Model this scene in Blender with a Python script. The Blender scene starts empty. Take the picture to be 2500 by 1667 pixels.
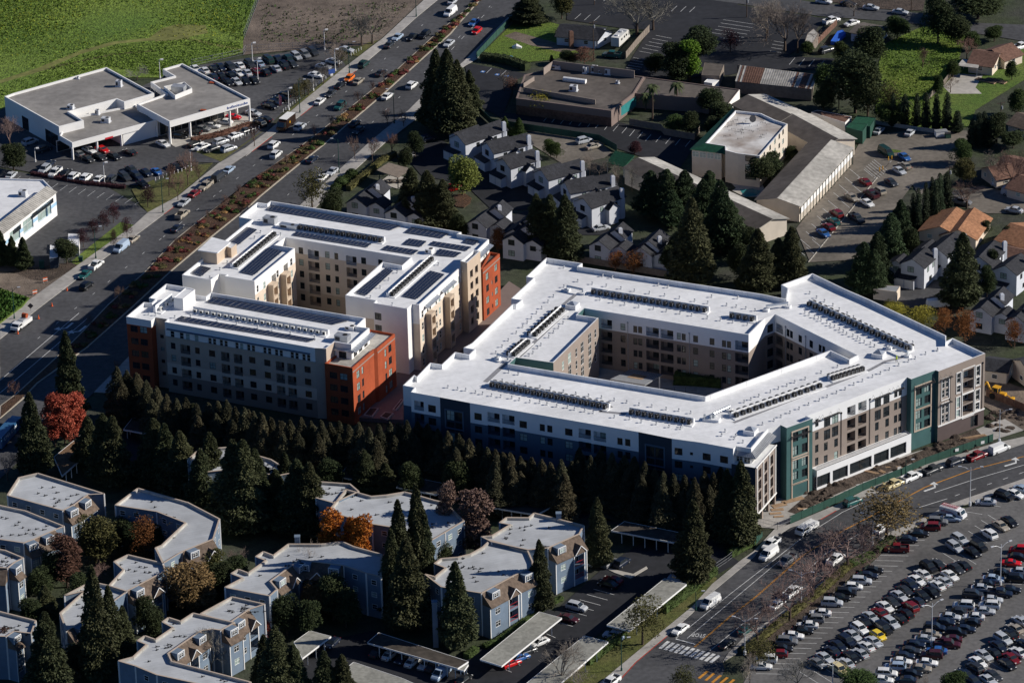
import bpy, math, random
from mathutils import Vector, Matrix
from mathutils.geometry import tessellate_polygon
rnd = random.Random(7)
sc = bpy.context.scene
COL = sc.collection
# ---------------------------------------------------------------- camera
FPX, PITCH, ROLL, CAMH = 11095.0, math.radians(24.98), math.radians(-1.435), 460.0
CAMY = -CAMH/math.tan(PITCH)
_c, _s = math.cos(PITCH), math.sin(PITCH)
_m = [(1,0,0),(0,-_s,-_c),(0,_c,-_s)]
_cr, _sr = math.cos(ROLL), math.sin(ROLL)
AX = Vector(_m[0])*_cr - Vector(_m[1])*_sr
AY = Vector(_m[0])*_sr + Vector(_m[1])*_cr
AZ = Vector(_m[2])
CAMP = Vector((0, CAMY, CAMH))
cam = bpy.data.cameras.new('camera'); camo = bpy.data.objects.new('camera', cam); COL.objects.link(camo)
camo.matrix_world = Matrix(((AX.x,-AY.x,-AZ.x,CAMP.x),(AX.y,-AY.y,-AZ.y,CAMP.y),(AX.z,-AY.z,-AZ.z,CAMP.z),(0,0,0,1)))
cam.sensor_width = 36; cam.lens = FPX/2500*36; cam.clip_start = 1; cam.clip_end = 20000
sc.camera = camo
# ---------------------------------------------------------------- sky, sun, exposure
SUN_EL, SUN_AZ = math.radians(27.5), math.radians(2.0)      # azimuth measured from +X towards +Y
w = bpy.data.worlds.new('World'); sc.world = w; w.use_nodes = True
nt = w.node_tree; nt.nodes.clear()
sky = nt.nodes.new('ShaderNodeTexSky'); sky.sky_type = 'NISHITA'; sky.sun_disc = False
sky.dust_density = .05; sky.ozone_density = 10.0; sky.altitude = 800; sky.air_density = .8; sky.sun_elevation = SUN_EL; sky.sun_rotation = math.pi/2 - SUN_AZ
bg = nt.nodes.new('ShaderNodeBackground'); bg.inputs[1].default_value = 0.066
wo = nt.nodes.new('ShaderNodeOutputWorld')
nt.links.new(sky.outputs[0], bg.inputs[0]); nt.links.new(bg.outputs[0], wo.inputs[0])
sl = bpy.data.lights.new('sun', 'SUN'); sl.energy = 5.0; sl.angle = math.radians(0.5); sl.color = (1.0, 0.945, 0.87)
so = bpy.data.objects.new('sun', sl); COL.objects.link(so)
sdir = Vector((math.cos(SUN_EL)*math.cos(SUN_AZ), math.cos(SUN_EL)*math.sin(SUN_AZ), math.sin(SUN_EL)))
so.rotation_euler = sdir.to_track_quat('Z', 'Y').to_euler(); so.location = (200, 0, 200)
sc.view_settings.view_transform = 'Standard'; sc.view_settings.look = 'None'
sc.view_settings.exposure = 0.14; sc.view_settings.gamma = 1.0; sc.view_settings.use_curve_mapping = False
# ---------------------------------------------------------------- pixel -> place
_k = 700/2287; _K8 = 340/2298; _B = 460/2254
TL = {}
for i, t in enumerate('abcd'): TL[t] = (600*i, 0, _k)
for i, t in enumerate('efgh'): TL[t] = (600*i, 420, _k)
for i, t in enumerate('ijkl'): TL[t] = (600*i, 820, _k)
for i, t in enumerate('mnop'): TL[t] = (600*i, 1187, _k)
for t, o in {'1':(300,680),'2':(640,740),'3':(440,480),'4':(900,540),'5':(840,640),'6':(960,860),'7':(1780,1000),'8':(2100,820)}.items(): TL[t] = (*o, _K8)
TL['q'] = (1950,1180,550/1771); TL['r'] = (1200,620,_B); TL['s'] = (1640,640,_B); TL['t'] = (1640,860,_B); TL['u'] = (1250,940,460/1288)
TL['z'] = (0,0,2500/2352)
def ray(t, x, y):
    o = TL[t]; u = (o[0]+x*o[2]-1250)/FPX; v = (o[1]+y*o[2]-833.5)/FPX
    return AX*u + AY*v + AZ
def W(t, x, y, z=0.0):
    d = ray(t, x, y); k = (z-CAMP.z)/d.z
    return CAMP + d*k
def WL(s, z=0.0):
    """'a 1,2 3,4 b 5,6' -> list of places at height z"""
    out = []; t = None
    for w_ in s.split():
        if ',' in w_:
            x, y = w_.split(','); out.append(W(t, float(x), float(y), z))
        else: t = w_
    return out
def onwall(t, x, y, a, b):
    """pixel -> (distance along the wall a-b, height)"""
    d = ray(t, x, y); e = (b-a); e.z = 0; L = e.length; e = e/L; n = Vector((e.y,-e.x,0))
    k = (a-CAMP).dot(n)/d.dot(n); p = CAMP + d*k
    return (p-a).dot(e), p.z
def proj(p):
    d = Vector(p)-CAMP; z = d.dot(AZ); return 1250+FPX*d.dot(AX)/z, 833.5+FPX*d.dot(AY)/z
def zat(p, t, y):
    """height above ground point p whose image row is y in tile t"""
    o = TL[t]; v = o[1]+y*o[2]
    lo, hi = 0.0, 60.0
    for _ in range(30):
        m = (lo+hi)/2
        if proj((p.x,p.y,m))[1] > v: lo = m
        else: hi = m
    return lo
# ---------------------------------------------------------------- materials
MATS = {}
def mat(name, c, rough=.8, var=.15, sc_=.6, var2=0, sc2=.05, bump=0, bsc=3, metal=0, objcol=False, spec=.3, tint=None, emit=None, seam=None):
    m = bpy.data.materials.new(name); m.use_nodes = True; N = m.node_tree.nodes; L = m.node_tree.links
    p = N['Principled BSDF']; p.inputs['Roughness'].default_value = rough; p.inputs['Metallic'].default_value = metal
    p.inputs['Specular IOR Level'].default_value = spec
    if objcol:
        oi = N.new('ShaderNodeObjectInfo'); src = oi.outputs['Color']
    else:
        rgb = N.new('ShaderNodeRGB'); rgb.outputs[0].default_value = (*c,1); src = rgb.outputs[0]
    geo = N.new('ShaderNodeNewGeometry')
    def layer(src, s, v, tint=None):
        n = N.new('ShaderNodeTexNoise'); n.inputs['Scale'].default_value = s; n.inputs['Detail'].default_value = 4
        L.new(geo.outputs['Position'], n.inputs['Vector'])
        mr = N.new('ShaderNodeMapRange'); mr.inputs['From Min'].default_value = .3; mr.inputs['From Max'].default_value = .7
        L.new(n.outputs['Fac'], mr.inputs['Value'])
        if tint:
            mx = N.new('ShaderNodeMix'); mx.data_type = 'RGBA'; L.new(mr.outputs[0], mx.inputs[0])
            L.new(src, mx.inputs[6]); mx.inputs[7].default_value = (*tint,1); return mx.outputs[2]
        mr.inputs['To Min'].default_value = 1-v; mr.inputs['To Max'].default_value = 1+v
        mx = N.new('ShaderNodeMix'); mx.data_type = 'RGBA'; mx.blend_type = 'MULTIPLY'; mx.inputs[0].default_value = 1
        L.new(src, mx.inputs[6]); cb = N.new('ShaderNodeCombineColor')
        for i in range(3): L.new(mr.outputs[0], cb.inputs[i])
        L.new(cb.outputs[0], mx.inputs[7]); return mx.outputs[2]
    if tint: src = layer(src, sc2, 0, tint)
    elif var2: src = layer(src, sc2, var2)
    if var: src = layer(src, sc_, var)
    if seam:
        mp = N.new('ShaderNodeMapping'); mp.inputs['Rotation'].default_value = (0,0,math.radians(seam[2])); L.new(geo.outputs['Position'], mp.inputs['Vector'])
        br = N.new('ShaderNodeTexBrick'); br.inputs['Scale'].default_value = 1; br.inputs['Brick Width'].default_value = seam[0]; br.inputs['Row Height'].default_value = seam[1]; br.inputs['Mortar Size'].default_value = .05; br.inputs['Mortar Smooth'].default_value = .4
        v1, v2, v3 = seam[3]; br.inputs['Color1'].default_value = (v1,)*3+(1,); br.inputs['Color2'].default_value = (v2,)*3+(1,); br.inputs['Mortar'].default_value = (v3,)*3+(1,); L.new(mp.outputs[0], br.inputs['Vector'])
        mx = N.new('ShaderNodeMix'); mx.data_type = 'RGBA'; mx.blend_type = 'MULTIPLY'; mx.inputs[0].default_value = 1; L.new(src, mx.inputs[6]); L.new(br.outputs['Color'], mx.inputs[7]); src = mx.outputs[2]
    L.new(src, p.inputs['Base Color'])
    if bump:
        n = N.new('ShaderNodeTexNoise'); n.inputs['Scale'].default_value = bsc; n.inputs['Detail'].default_value = 5
        L.new(geo.outputs['Position'], n.inputs['Vector'])
        b = N.new('ShaderNodeBump'); b.inputs['Strength'].default_value = bump; b.inputs['Distance'].default_value = .3
        L.new(n.outputs['Fac'], b.inputs['Height']); L.new(b.outputs[0], p.inputs['Normal'])
    MATS[name] = m; return m
mat('asphalt', (.07,.07,.073), .9, .22, .8, .30, .045)
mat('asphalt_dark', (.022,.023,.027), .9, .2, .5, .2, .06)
mat('asphalt_lot', (.118,.114,.11), .9, .2, 1.0, .32, .05)
mat('asphalt_motel', (.16,.14,.115), .9, .2, .8, .3, .07)
mat('concrete', (.44,.41,.36), .9, .1, .8, .12, .1)
mat('concrete_walk', (.36,.34,.31), .9, .12, .8, .2, .1)
mat('kerb', (.42,.37,.29), .9, .15, .8)
mat('grass', (.08,.14,.02), .95, .45, 1.1, 0, .06, 1.0, 2.5, tint=(.125,.16,.02))
mat('field', (.085,.15,.02), .95, .45, .7, 0, .035, 1.5, 1.6, tint=(.165,.225,.035))
mat('lawn', (.07,.13,.018), .95, .35, 1.0, 0, .08, .8, 3, tint=(.12,.16,.03))
mat('lawn_dull', (.07,.085,.018), .95, .35, 1.0, 0, .12, .5, 3, tint=(.12,.11,.04))
mat('mulch', (.055,.028,.02), .95, .4, 1.2, 0, .15, 1, 4, tint=(.10,.055,.028))
mat('dirt', (.15,.118,.092), .95, .25, .5, .3, .08, .6, 2)
mat('dirt_dark', (.07,.052,.04), .95, .4, .6, .3, .1, 1, 2)
mat('path', (.17,.175,.05), .95, .3, .6, .2, .1)
mat('roof_white', (.80,.80,.79), .6, .07, .7, .09, .09, seam=(22,2.4,-24,(1,.945,.80)))
mat('roof_grey', (.26,.245,.225), .9, .14, .5, .18, .1, seam=(12,1.0,16,(1,.93,.8)))
mat('roof_membrane', (.44,.455,.465), .9, .10, .35, .14, .08, seam=(10,1.0,-20,(1,.95,.85)))
mat('roof_stained', (.74,.73,.70), .8, .1, .5, 0, .16, tint=(.30,.25,.21))
mat('white', (.80,.785,.75), .7, .03, .5, .04, .1)
mat('white_b', (.79,.79,.78), .7, .03, .5, .03, .1)
mat('cream', (.64,.54,.43), .8, .05, .6, .05, .1)
mat('motel_wall', (.60,.53,.44), .8, .06, .6, .08, .1)
mat('beige', (.52,.41,.305), .8, .05, .6)
mat('tan', (.47,.38,.30), .8, .05, .6)
mat('taupe', (.275,.225,.19), .8, .05, .6)
mat('brown_dark', (.10,.075,.07), .8, .06, .6)
mat('rust', (.35,.072,.026), .8, .10, .5, .12, .15, seam=(40,3.1,-25,(1,.94,.75)))
mat('band_brown', (.20,.15,.13), .8, .05, .6)
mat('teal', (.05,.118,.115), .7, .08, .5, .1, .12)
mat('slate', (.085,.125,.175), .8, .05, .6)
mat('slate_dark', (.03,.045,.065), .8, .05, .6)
mat('blue_siding', (.155,.205,.265), .8, .08, .8, .12, .1)
mat('blue_light', (.36,.55,.70), .8, .05, .6)
mat('townhouse', (.56,.58,.62), .8, .05, .8)
mat('shingle_dark', (.04,.041,.047), .95, .3, 1.5, .2, .2, seam=(.9,.35,20,(1,.75,.55)))
mat('shingle_brown', (.135,.10,.075), .95, .3, 1.5, .15, .2)
mat('shingle_orange', (.30,.145,.075), .95, .3, 1.5, .15, .2)
mat('shingle_red', (.155,.085,.06), .95, .3, 1.5, .15, .2)
mat('shingle_green', (.012,.075,.04), .8, .3, 1.5)
mat('tar', (.105,.09,.078), .95, .2, .6, .25, .1)
mat('tar_light', (.40,.38,.34), .95, .18, .8, .28, .1)
mat('glass', (.018,.024,.028), .06, .3, .3, spec=.6)
mat('blind', (.30,.38,.35), .25, .2, .8, spec=.5)
mat('frame_white', (.78,.77,.74), .6, .03, 1)
mat('frame_dark', (.03,.03,.032), .6, .1, 1)
mat('metal_dark', (.045,.045,.05), .5, .15, 1, metal=.3)
mat('metal_grey', (.42,.43,.44), .45, .1, 1, metal=.4)
mat('metal_light', (.62,.63,.64), .5, .08, 1, metal=.2)
mat('galv', (.55,.58,.60), .35, .1, 1, metal=.7)
mat('ac_black', (.022,.021,.02), .6, .2, 3)
mat('ac_white', (.66,.65,.60), .6, .05, 2)
mat('solar', (.022,.028,.05), .12, .1, 1, spec=.5)
mat('solar_edge', (.30,.31,.33), .4, .1, 1, metal=.4)
mat('walkpad', (.26,.26,.27), .9, .2, 2)
mat('line_white', (.62,.62,.60), .8, .2, 1.5)
mat('line_yellow', (.55,.24,.03), .8, .2, 1.5)
mat('paint_red', (.42,.05,.035), .8, .2, 1.5)
mat('paint_blue', (.05,.16,.42), .8, .2, 1.5)
mat('carpaint', (1,1,1), .28, 0, objcol=True, spec=.5)
mat('tyre', (.012,.012,.012), .8, .1, 4)
mat('rim', (.35,.35,.36), .35, .1, 4, metal=.6)
mat('tail', (.30,.012,.01), .3, 0)
mat('lamp', (.65,.65,.62), .2, 0)
mat('leaf', (1,1,1), .75, .45, .9, objcol=True, spec=.15)
mat('bark', (.085,.06,.045), .95, .25, 2)
mat('twig', (1,1,1), .9, .25, 2, objcol=True, spec=.1)
mat('wood', (.34,.225,.135), .85, .2, 1)
mat('wood_grey', (.20,.165,.135), .9, .2, 1)
mat('fence_green', (.022,.068,.05), .8, .15, 1)
mat('pole_green', (.012,.06,.05), .5, .1, 1)
mat('orange', (.75,.13,.03), .6, .05, 1)
mat('yellow', (.62,.32,.02), .5, .1, 1)
mat('vest', (.55,.75,.02), .7, .05, 1)
mat('skin', (.42,.24,.16), .6, .05, 1)
mat('cloth_dark', (.03,.032,.045), .8, .1, 2)
mat('red', (.45,.03,.03), .5, .05, 1)
mat('plain', (1,1,1), .7, .06, 1, objcol=True)
mat('text_blue', (.03,.08,.30), .5, 0)
mat('text_red', (.50,.02,.03), .5, 0)
mat('pool', (.04,.22,.22), .1, .1, 1)
# ---------------------------------------------------------------- mesh helpers
class MB:
    def __init__(s): s.v = []; s.f = []; s.m = []
    def face(s, pts, m=0):
        b = len(s.v); s.v += [tuple(p) for p in pts]; s.f.append(tuple(range(b, b+len(pts)))); s.m.append(m)
    def box(s, c, d, rz=0, m=0, skip=''):
        hx, hy, hz = d[0]/2, d[1]/2, d[2]/2; ca, sa = math.cos(rz), math.sin(rz); b = len(s.v)
        for z in (-hz,hz):
            for x, y in ((-hx,-hy),(hx,-hy),(hx,hy),(-hx,hy)):
                s.v.append((c[0]+x*ca-y*sa, c[1]+x*sa+y*ca, c[2]+z))
        for f in ((0,3,2,1),(4,5,6,7),(0,1,5,4),(1,2,6,5),(2,3,7,6),(3,0,4,7)):
            s.f.append(tuple(b+i for i in f)); s.m.append(m)
    def bar(s, p, q, w_, h, m=0):
        """box beam from p to q, w_ wide (level), h high, resting with its axis on p-q"""
        p = Vector(p); q = Vector(q); d = (q-p); L = d.length
        if L < 1e-6: return
        d /= L; side = d.cross(Vector((0,0,1)))
        side = side.normalized() if side.length > 1e-4 else Vector((1,0,0))
        up = side.cross(d); b = len(s.v)
        for e in (p, q):
            for i, j in ((-1,-1),(1,-1),(1,1),(-1,1)): s.v.append(tuple(e+side*(i*w_/2)+up*(j*h/2)))
        for f in ((0,1,2,3),(7,6,5,4),(0,4,5,1),(1,5,6,2),(2,6,7,3),(3,7,4,0)):
            s.f.append(tuple(b+i for i in f)); s.m.append(m)
    def tube(s, pts, rad, n=6, m=0, cap=True):
        rings = []
        for i, p in enumerate(pts):
            p = Vector(p); a = Vector(pts[max(0,i-1)]); c = Vector(pts[min(len(pts)-1,i+1)]); d = (c-a).normalized()
            u = d.orthogonal().normalized(); w_ = d.cross(u); r = rad[i] if isinstance(rad,(list,tuple)) else rad
            b = len(s.v); rings.append(b)
            for k in range(n):
                an = 2*math.pi*k/n; s.v.append(tuple(p+u*(r*math.cos(an))+w_*(r*math.sin(an))))
        for a, b in zip(rings, rings[1:]):
            for k in range(n): s.f.append((a+k, a+(k+1)%n, b+(k+1)%n, b+k)); s.m.append(m)
        if cap:
            s.f.append(tuple(rings[-1]+k for k in range(n))); s.m.append(m)
            s.f.append(tuple(rings[0]+k for k in reversed(range(n)))); s.m.append(m)
    def poly(s, pts, holes=(), m=0):
        loops = [[Vector(p) for p in pts]]+[[Vector(p) for p in h] for h in holes]
        allp = [p for l in loops for p in l]; b = len(s.v); s.v += [tuple(p) for p in allp]
        for t in tessellate_polygon([[Vector((p.x,p.y,0)) for p in l] for l in loops]):
            a, c, d = (allp[i] for i in t); n = (c-a).cross(d-a)
            t = t if n.z >= 0 else (t[0],t[2],t[1])
            s.f.append(tuple(b+i for i in t)); s.m.append(m)
    def prism(s, pts, z0, z1, m=0, top=True):
        pts = ccw(pts); n = len(pts)
        for i in range(n):
            a, b = pts[i], pts[(i+1)%n]
            s.face([(a.x,a.y,z0),(b.x,b.y,z0),(b.x,b.y,z1),(a.x,a.y,z1)], m)
        if top: s.poly([Vector((p.x,p.y,z1)) for p in pts], m=m)
    def mesh(s, name, mats, off=(0,0,0)):
        me = bpy.data.meshes.new(name); o = off
        me.from_pydata([(v[0]-o[0],v[1]-o[1],v[2]-o[2]) for v in s.v], [], s.f)
        for m in ([mats] if isinstance(mats,str) else mats): me.materials.append(MATS[m])
        if any(s.m): me.polygons.foreach_set('material_index', s.m)
        me.update(); return me
    def build(s, name, mats, parent=None, off=None):
        if off is None: off = tuple(parent.location) if parent else (0,0,0)
        return obj(name, s.mesh(name, mats, off), parent)
def obj(name, data, parent=None, loc=None, rz=0):
    o = bpy.data.objects.new(name, data); COL.objects.link(o)
    if parent: o.parent = parent
    if loc is not None: o.location = loc
    if rz: o.rotation_euler = (0,0,rz)
    return o
def ccw(p):
    p = [Vector(q) for q in p]
    a = sum(p[i].x*p[(i+1)%len(p)].y-p[(i+1)%len(p)].x*p[i].y for i in range(len(p)))
    return p if a > 0 else p[::-1]
def tag(o, label, cat, group=None):
    o['label'] = label; o['category'] = cat
    if group: o['group'] = group
    return o
def thing(name, label, cat, loc=(0,0,0), rz=0, group=None):
    o = obj(name, None, None, loc, rz); o.empty_display_size = .5
    return tag(o, label, cat, group)
def copy_tree(o, parent=None):
    c = o.copy(); COL.objects.link(c)
    if parent: c.parent = parent
    for ch in KIDS.get(o.name, ()): copy_tree(ch, c)
    return c
KIDS = {}
def remember(o):
    KIDS[o.name] = list(o.children)
    for c in o.children: remember(c)
def struct(name, pts, z, m, holes=()):
    b = MB(); b.poly([Vector((p.x,p.y,z)) for p in pts], [[Vector((p.x,p.y,z)) for p in h] for h in holes])
    o = b.build(name, m); o['kind'] = 'structure'; return o
def slab(name, pts, z, m, kind='structure'):
    b = MB(); b.prism(pts, -.05, z); o = b.build(name, m)
    if kind: o['kind'] = kind
    return o
def offset(pts, d):
    """move a counter-clockwise outline inwards by d"""
    n = len(pts); out = []
    for i in range(n):
        a, b, c = pts[i-1], pts[i], pts[(i+1)%n]
        e1 = Vector((b.x-a.x,b.y-a.y)).normalized(); e2 = Vector((c.x-b.x,c.y-b.y)).normalized()
        n1 = Vector((-e1.y,e1.x)); n2 = Vector((-e2.y,e2.x)); k = n1+n2
        l = max(k.dot(n1), .35); q = k*(d/l)
        out.append(Vector((b.x+q.x, b.y+q.y, b.z)))
    return out
ORD = 'first second third fourth fifth sixth seventh eighth ninth tenth eleventh twelfth thirteenth fourteenth fifteenth sixteenth seventeenth eighteenth nineteenth twentieth'.split()
TENS = {2:'twenty',3:'thirty',4:'forty',5:'fifty',6:'sixty',7:'seventy',8:'eighty',9:'ninety'}
def nth(i):
    i += 1
    if i <= 20: return ORD[i-1]
    return TENS[i//10][:-1]+'ieth' if i % 10 == 0 else TENS[i//10]+'-'+ORD[i%10-1]
# ---------------------------------------------------------------- facades with real openings
def facade(mb, a, b, z0, z1, ops, bands):
    """wall a-b (outside on the right of a->b); ops = (u0,u1,v0,v1,depth); bands = [(upto_z, material index)]"""
    a = Vector((a.x,a.y,0)); b = Vector((b.x,b.y,0)); e = b-a; L = e.length; e /= L; n = Vector((e.y,-e.x,0))
    ops = [(max(.05,o[0]),min(L-.05,o[1]),max(z0+.02,o[2]),min(z1-.05,o[3]),o[4]) for o in ops]
    ops = [o for o in ops if o[1]-o[0] > .15 and o[3]-o[2] > .15]
    us = sorted({0,L,*[round(o[0],3) for o in ops],*[round(o[1],3) for o in ops]})
    vs = sorted({z0,z1,*[round(o[2],3) for o in ops],*[round(o[3],3) for o in ops],*[t for t,_ in bands if z0 < t < z1]})
    def P(u, v, d=0): return a+e*u-n*d+Vector((0,0,v))
    def mi(v):
        for t, m in bands:
            if v < t: return m
        return bands[-1][1]
    for v0, v1 in zip(vs, vs[1:]):
        vm = (v0+v1)/2; start = None
        for u0, u1 in zip(us, us[1:]):
            um = (u0+u1)/2; hole = any(o[0]<um<o[1] and o[2]<vm<o[3] for o in ops)
            if hole:
                if start is not None: mb.face([P(start,v0),P(u0,v0),P(u0,v1),P(start,v1)], mi(vm)); start = None
            elif start is None: start = u0
        if start is not None: mb.face([P(start,v0),P(L,v0),P(L,v1),P(start,v1)], mi(vm))
    for u0,u1,v0,v1,d in ops:
        m = mi((v0+v1)/2)
        mb.face([P(u0,v0),P(u1,v0),P(u1,v0,d),P(u0,v0,d)], m); mb.face([P(u0,v1,d),P(u1,v1,d),P(u1,v1),P(u0,v1)], m)
        mb.face([P(u0,v0,d),P(u0,v1,d),P(u0,v1),P(u0,v0)], m); mb.face([P(u1,v0),P(u1,v1),P(u1,v1,d),P(u1,v0,d)], m)
        mb.face([P(u0,v0,d),P(u1,v0,d),P(u1,v1,d),P(u0,v1,d)], m)
WINM = {}
def window_mesh(w_, h, style):
    key = (round(w_,1), round(h,1), style)
    if key in WINM: return WINM[key]
    w_, h = key[0], key[1]; f = .07; b = MB(); p = MB()
    for x in (-w_/2+f/2, w_/2-f/2): b.box((x,0,0),(f,.08,h))
    for z in (-h/2+f/2, h/2-f/2): b.box((0,0,z),(w_-2*f,.08,f))
    if w_ > 1.3: b.box((0,0,0),(f,.07,h-2*f))
    b.box((0,0,h*.08 if w_ > 1.3 else 0),(w_-2*f,.06,.05))
    p.face([(-w_/2+f,.02,-h/2+f),(w_/2-f,.02,-h/2+f),(w_/2-f,.02,h/2-f),(-w_/2+f,.02,h/2-f)])
    WINM[key] = (b.mesh('window', 'frame_dark' if style == 'd' else 'frame_white'), p.mesh('pane','glass'), p.mesh('pane','blind'))
    return WINM[key]
def put_window(parent, a, b, u, z, w_, h, style='w', depth=.12, blind=.2):
    e = Vector((b.x-a.x,b.y-a.y,0)); L = e.length; e /= L; n = Vector((e.y,-e.x,0))
    p = Vector((a.x,a.y,0))+e*u-n*(depth-.05)+Vector((0,0,z))
    fm, g, bl = window_mesh(w_, h, style)
    o = obj('window', fm, parent, p-parent.location, math.atan2(e.y,e.x))
    obj('pane', bl if rnd.random() < blind else g, o)
    return o
def put_railing(parent, a, b, u0, u1, z, h=1.0, out=.02, m='metal_dark', solid=False):
    e = Vector((b.x-a.x,b.y-a.y,0)); e.normalize(); n = Vector((e.y,-e.x,0)); r = MB()
    q = Vector((a.x,a.y,0))+n*out; p0 = q+e*u0; p1 = q+e*u1
    for zz in (z+.1, z+h): r.bar(p0+Vector((0,0,zz)), p1+Vector((0,0,zz)), .05, .06)
    k = max(2, int((u1-u0)/.3))
    for i in range(k+1):
        c = p0.lerp(p1, i/k); r.bar(c+Vector((0,0,z+.1)), c+Vector((0,0,z+h)), .03, .03)
    if solid: r.face([p0+Vector((0,0,z)),p1+Vector((0,0,z)),p1+Vector((0,0,z+h-.08)),p0+Vector((0,0,z+h-.08))])
    return r.build('railing', m, parent)
def flat(name, label, cat, outer, ztop, par, mats, holes=(), z0=0, bands=None, ops=None, roofm='roof_white', t=.28, zin=None, group=None):
    """flat-roofed block: outline(s) at the parapet top; mats = wall materials; bands/ops keyed by outline edge index"""
    outer = ccw(outer); holes = [ccw(h) for h in holes]; bands = bands or {}; ops = ops or {}
    c = sum((Vector((p.x,p.y,0)) for p in outer), Vector())/len(outer)
    root = thing(name, label, cat, (c.x,c.y,z0), 0, group); zr = ztop-par
    mb = MB(); cap = len(mats)
    def ring(pts, rev, key):
        n = len(pts)
        ins = offset(pts, t if not rev else -t)
        for i in range(n):
            a, b = pts[i], pts[(i+1)%n]
            if rev: aa, bb = b, a
            else: aa, bb = a, b
            k = (key, i); zb = (z0 if not rev else (zin if zin is not None else z0))
            facade(mb, aa, bb, zb, ztop, ops.get(k, []), bands.get(k, bands.get(key, [(99,0)])))
            ia, ib = ins[i], ins[(i+1)%n]
            q = [(ia.x,ia.y,zr-.02),(ia.x,ia.y,ztop),(ib.x,ib.y,ztop),(ib.x,ib.y,zr-.02)]
            tq = [(a.x,a.y,ztop),(b.x,b.y,ztop),(ib.x,ib.y,ztop),(ia.x,ia.y,ztop)]
            mb.face(q if not rev else q[::-1], cap); mb.face(tq if not rev else tq[::-1], cap)
        return ins
    ring(outer, False, 'o')
    for j, h in enumerate(holes): ring(h, True, 'h%d' % j)
    mb.build('wall', list(mats)+['roof_white' if roofm in ('roof_white','roof_stained') else 'tar_light' if roofm == 'roof_membrane' else mats[0]], root)
    rb = MB()
    rb.poly([Vector((p.x,p.y,zr)) for p in offset(outer, t*.5)], [[Vector((p.x,p.y,zr)) for p in offset(h, -t*.5)] for h in holes])
    rb.build('roof', roofm, root)
    root['_o'] = 0; del root['_o']
    return root, outer, holes
# ================================================================ setting
mat('ground', (.05,.05,.04), .95, .3, .6, 0, .07, .5, 2, tint=(.04,.055,.02))
g = MB(); g.face([(-4000,-900,-.12),(4000,-900,-.12),(4000,6000,-.12),(-4000,6000,-.12)]); go = g.build('ground', 'ground'); go['kind'] = 'structure'
# --- boulevard on the left
LK = WL('i -400,700 0,355 e 0,1335 300,1095 620,852 890,648 1130,472 1310,337 1530,168 1690,48 a 2000,1218 b 0,1248 200,1092 440,922 540,847 850,592 1100,382 1350,152 1540,-5 1900,-350')
RK = WL('b 2450,-250 2130,105 2000,235 1830,402 1740,492 1430,750 1300,880 1000,1125 640,1452 e 2114,519 1483,1078 1157,1340 i 750,450 300,860 -200,1320')
struct('road_boulevard', LK+RK, .0, 'asphalt')
SWL = WL('b 1790,-350 1430,-5 1090,312 800,532 430,832 160,1062 0,1182 a 1740,1308 1420,1568 e 1180,325 1070,425 610,752 190,1052 0,1215 i 0,250 -400,600')
slab('sidewalk_boulevard', LK+SWL, .13, 'concrete_walk')
# median
ML = WL('i 0,560 120,470 e 480,1450 640,1290 860,1060 1150,802 1390,547 1640,347 2100,2 b 0,1472 440,1167 830,862 1190,572 1500,287 1850,2 2100,-230')
MR = WL('b 2150,-230 1872,2 1705,190 1640,270 1490,402 1070,782 620,1162 430,1312 120,1568 e 2000,270 1690,520 1380,782 1060,1080 700,1400 i 300,380 180,508 0,660')
slab('median_kerb', ML+MR, .15, 'kerb')
def inset(pl, d): return offset(ccw(pl), d)
slab('median_bed', inset(ML+MR, .35), .2, 'mulch')
SWR = WL('b 2190,100 2050,210 1880,400 1850,470 1720,545 1500,760 1430,900 1100,1150 780,1440 660,1560 e 2260,530 1640,1085 1310,1345 i 900,455')
RKs = [p for p in RK[1:-2]]
slab('sidewalk_boulevard_east', RKs+SWR[::-1], .12, 'concrete_walk')
# --- meadow, bare lot, car yard
struct('field', WL('a -2500,-1500 2300,-1500 2055,0 1940,320 1940,420 1550,530 1300,620 850,620 40,960 -2500,1500'), .01, 'field')
struct('dirt_path', WL('a -300,690 0,640 300,545 620,410 900,335 1190,305 1300,225 1420,195 1640,205 1660,265 1500,300 1230,325 940,350 640,435 330,570 0,668 -300,730'), .03, 'path')
struct('field_track', WL('a 1230,322 1500,300 1700,345 1940,395 1940,412 1690,365 1500,318 1240,335'), .025, 'path')
struct('field_track', WL('a 300,560 560,500 900,430 1250,400 1250,410 900,442 560,515 310,575'), .025, 'lawn_dull')
struct('bare_lot', WL('a 2055,0 2290,-1500 b 2600,-1100 1420,-5 1080,310 1000,360 560,390 a 2287,405 1940,440 1940,320'), .015, 'dirt')
struct('car_yard', WL('a -300,1060 40,860 500,1000 1100,700 1530,530 b 560,385 720,400 800,530 700,600 430,770 310,880 230,960 160,1062 0,1182 a 1740,1300 1480,1290 1210,1470 1050,1480 850,1468 440,1410 0,1330 -300,1280'), .012, 'asphalt')
struct('verge', WL('a 1240,1470 1480,1330 1700,1300 1600,1410 1420,1560 e 1180,325 1110,250 1050,140 1230,60'), .03, 'lawn_dull')
struct('verge', WL('a 1530,1200 1900,1180 2160,1000 2050,1085 1760,1290'), .035, 'lawn_dull')
struct('verge', WL('b 310,905 540,720 680,600 800,530 430,830 350,900'), .035, 'lawn_dull')
struct('verge', WL('b 800,440 980,340 1060,320 900,450'), .035, 'lawn_dull')
struct('shop_yard', WL('a -300,1280 0,1345 440,1425 850,1490 e 1080,250 1180,325 1070,425 610,752 120,800 -300,770'), .016, 'asphalt')
struct('lawn_strip', WL('e 560,720 960,400 1075,425 640,750'), .04, 'lawn')
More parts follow.
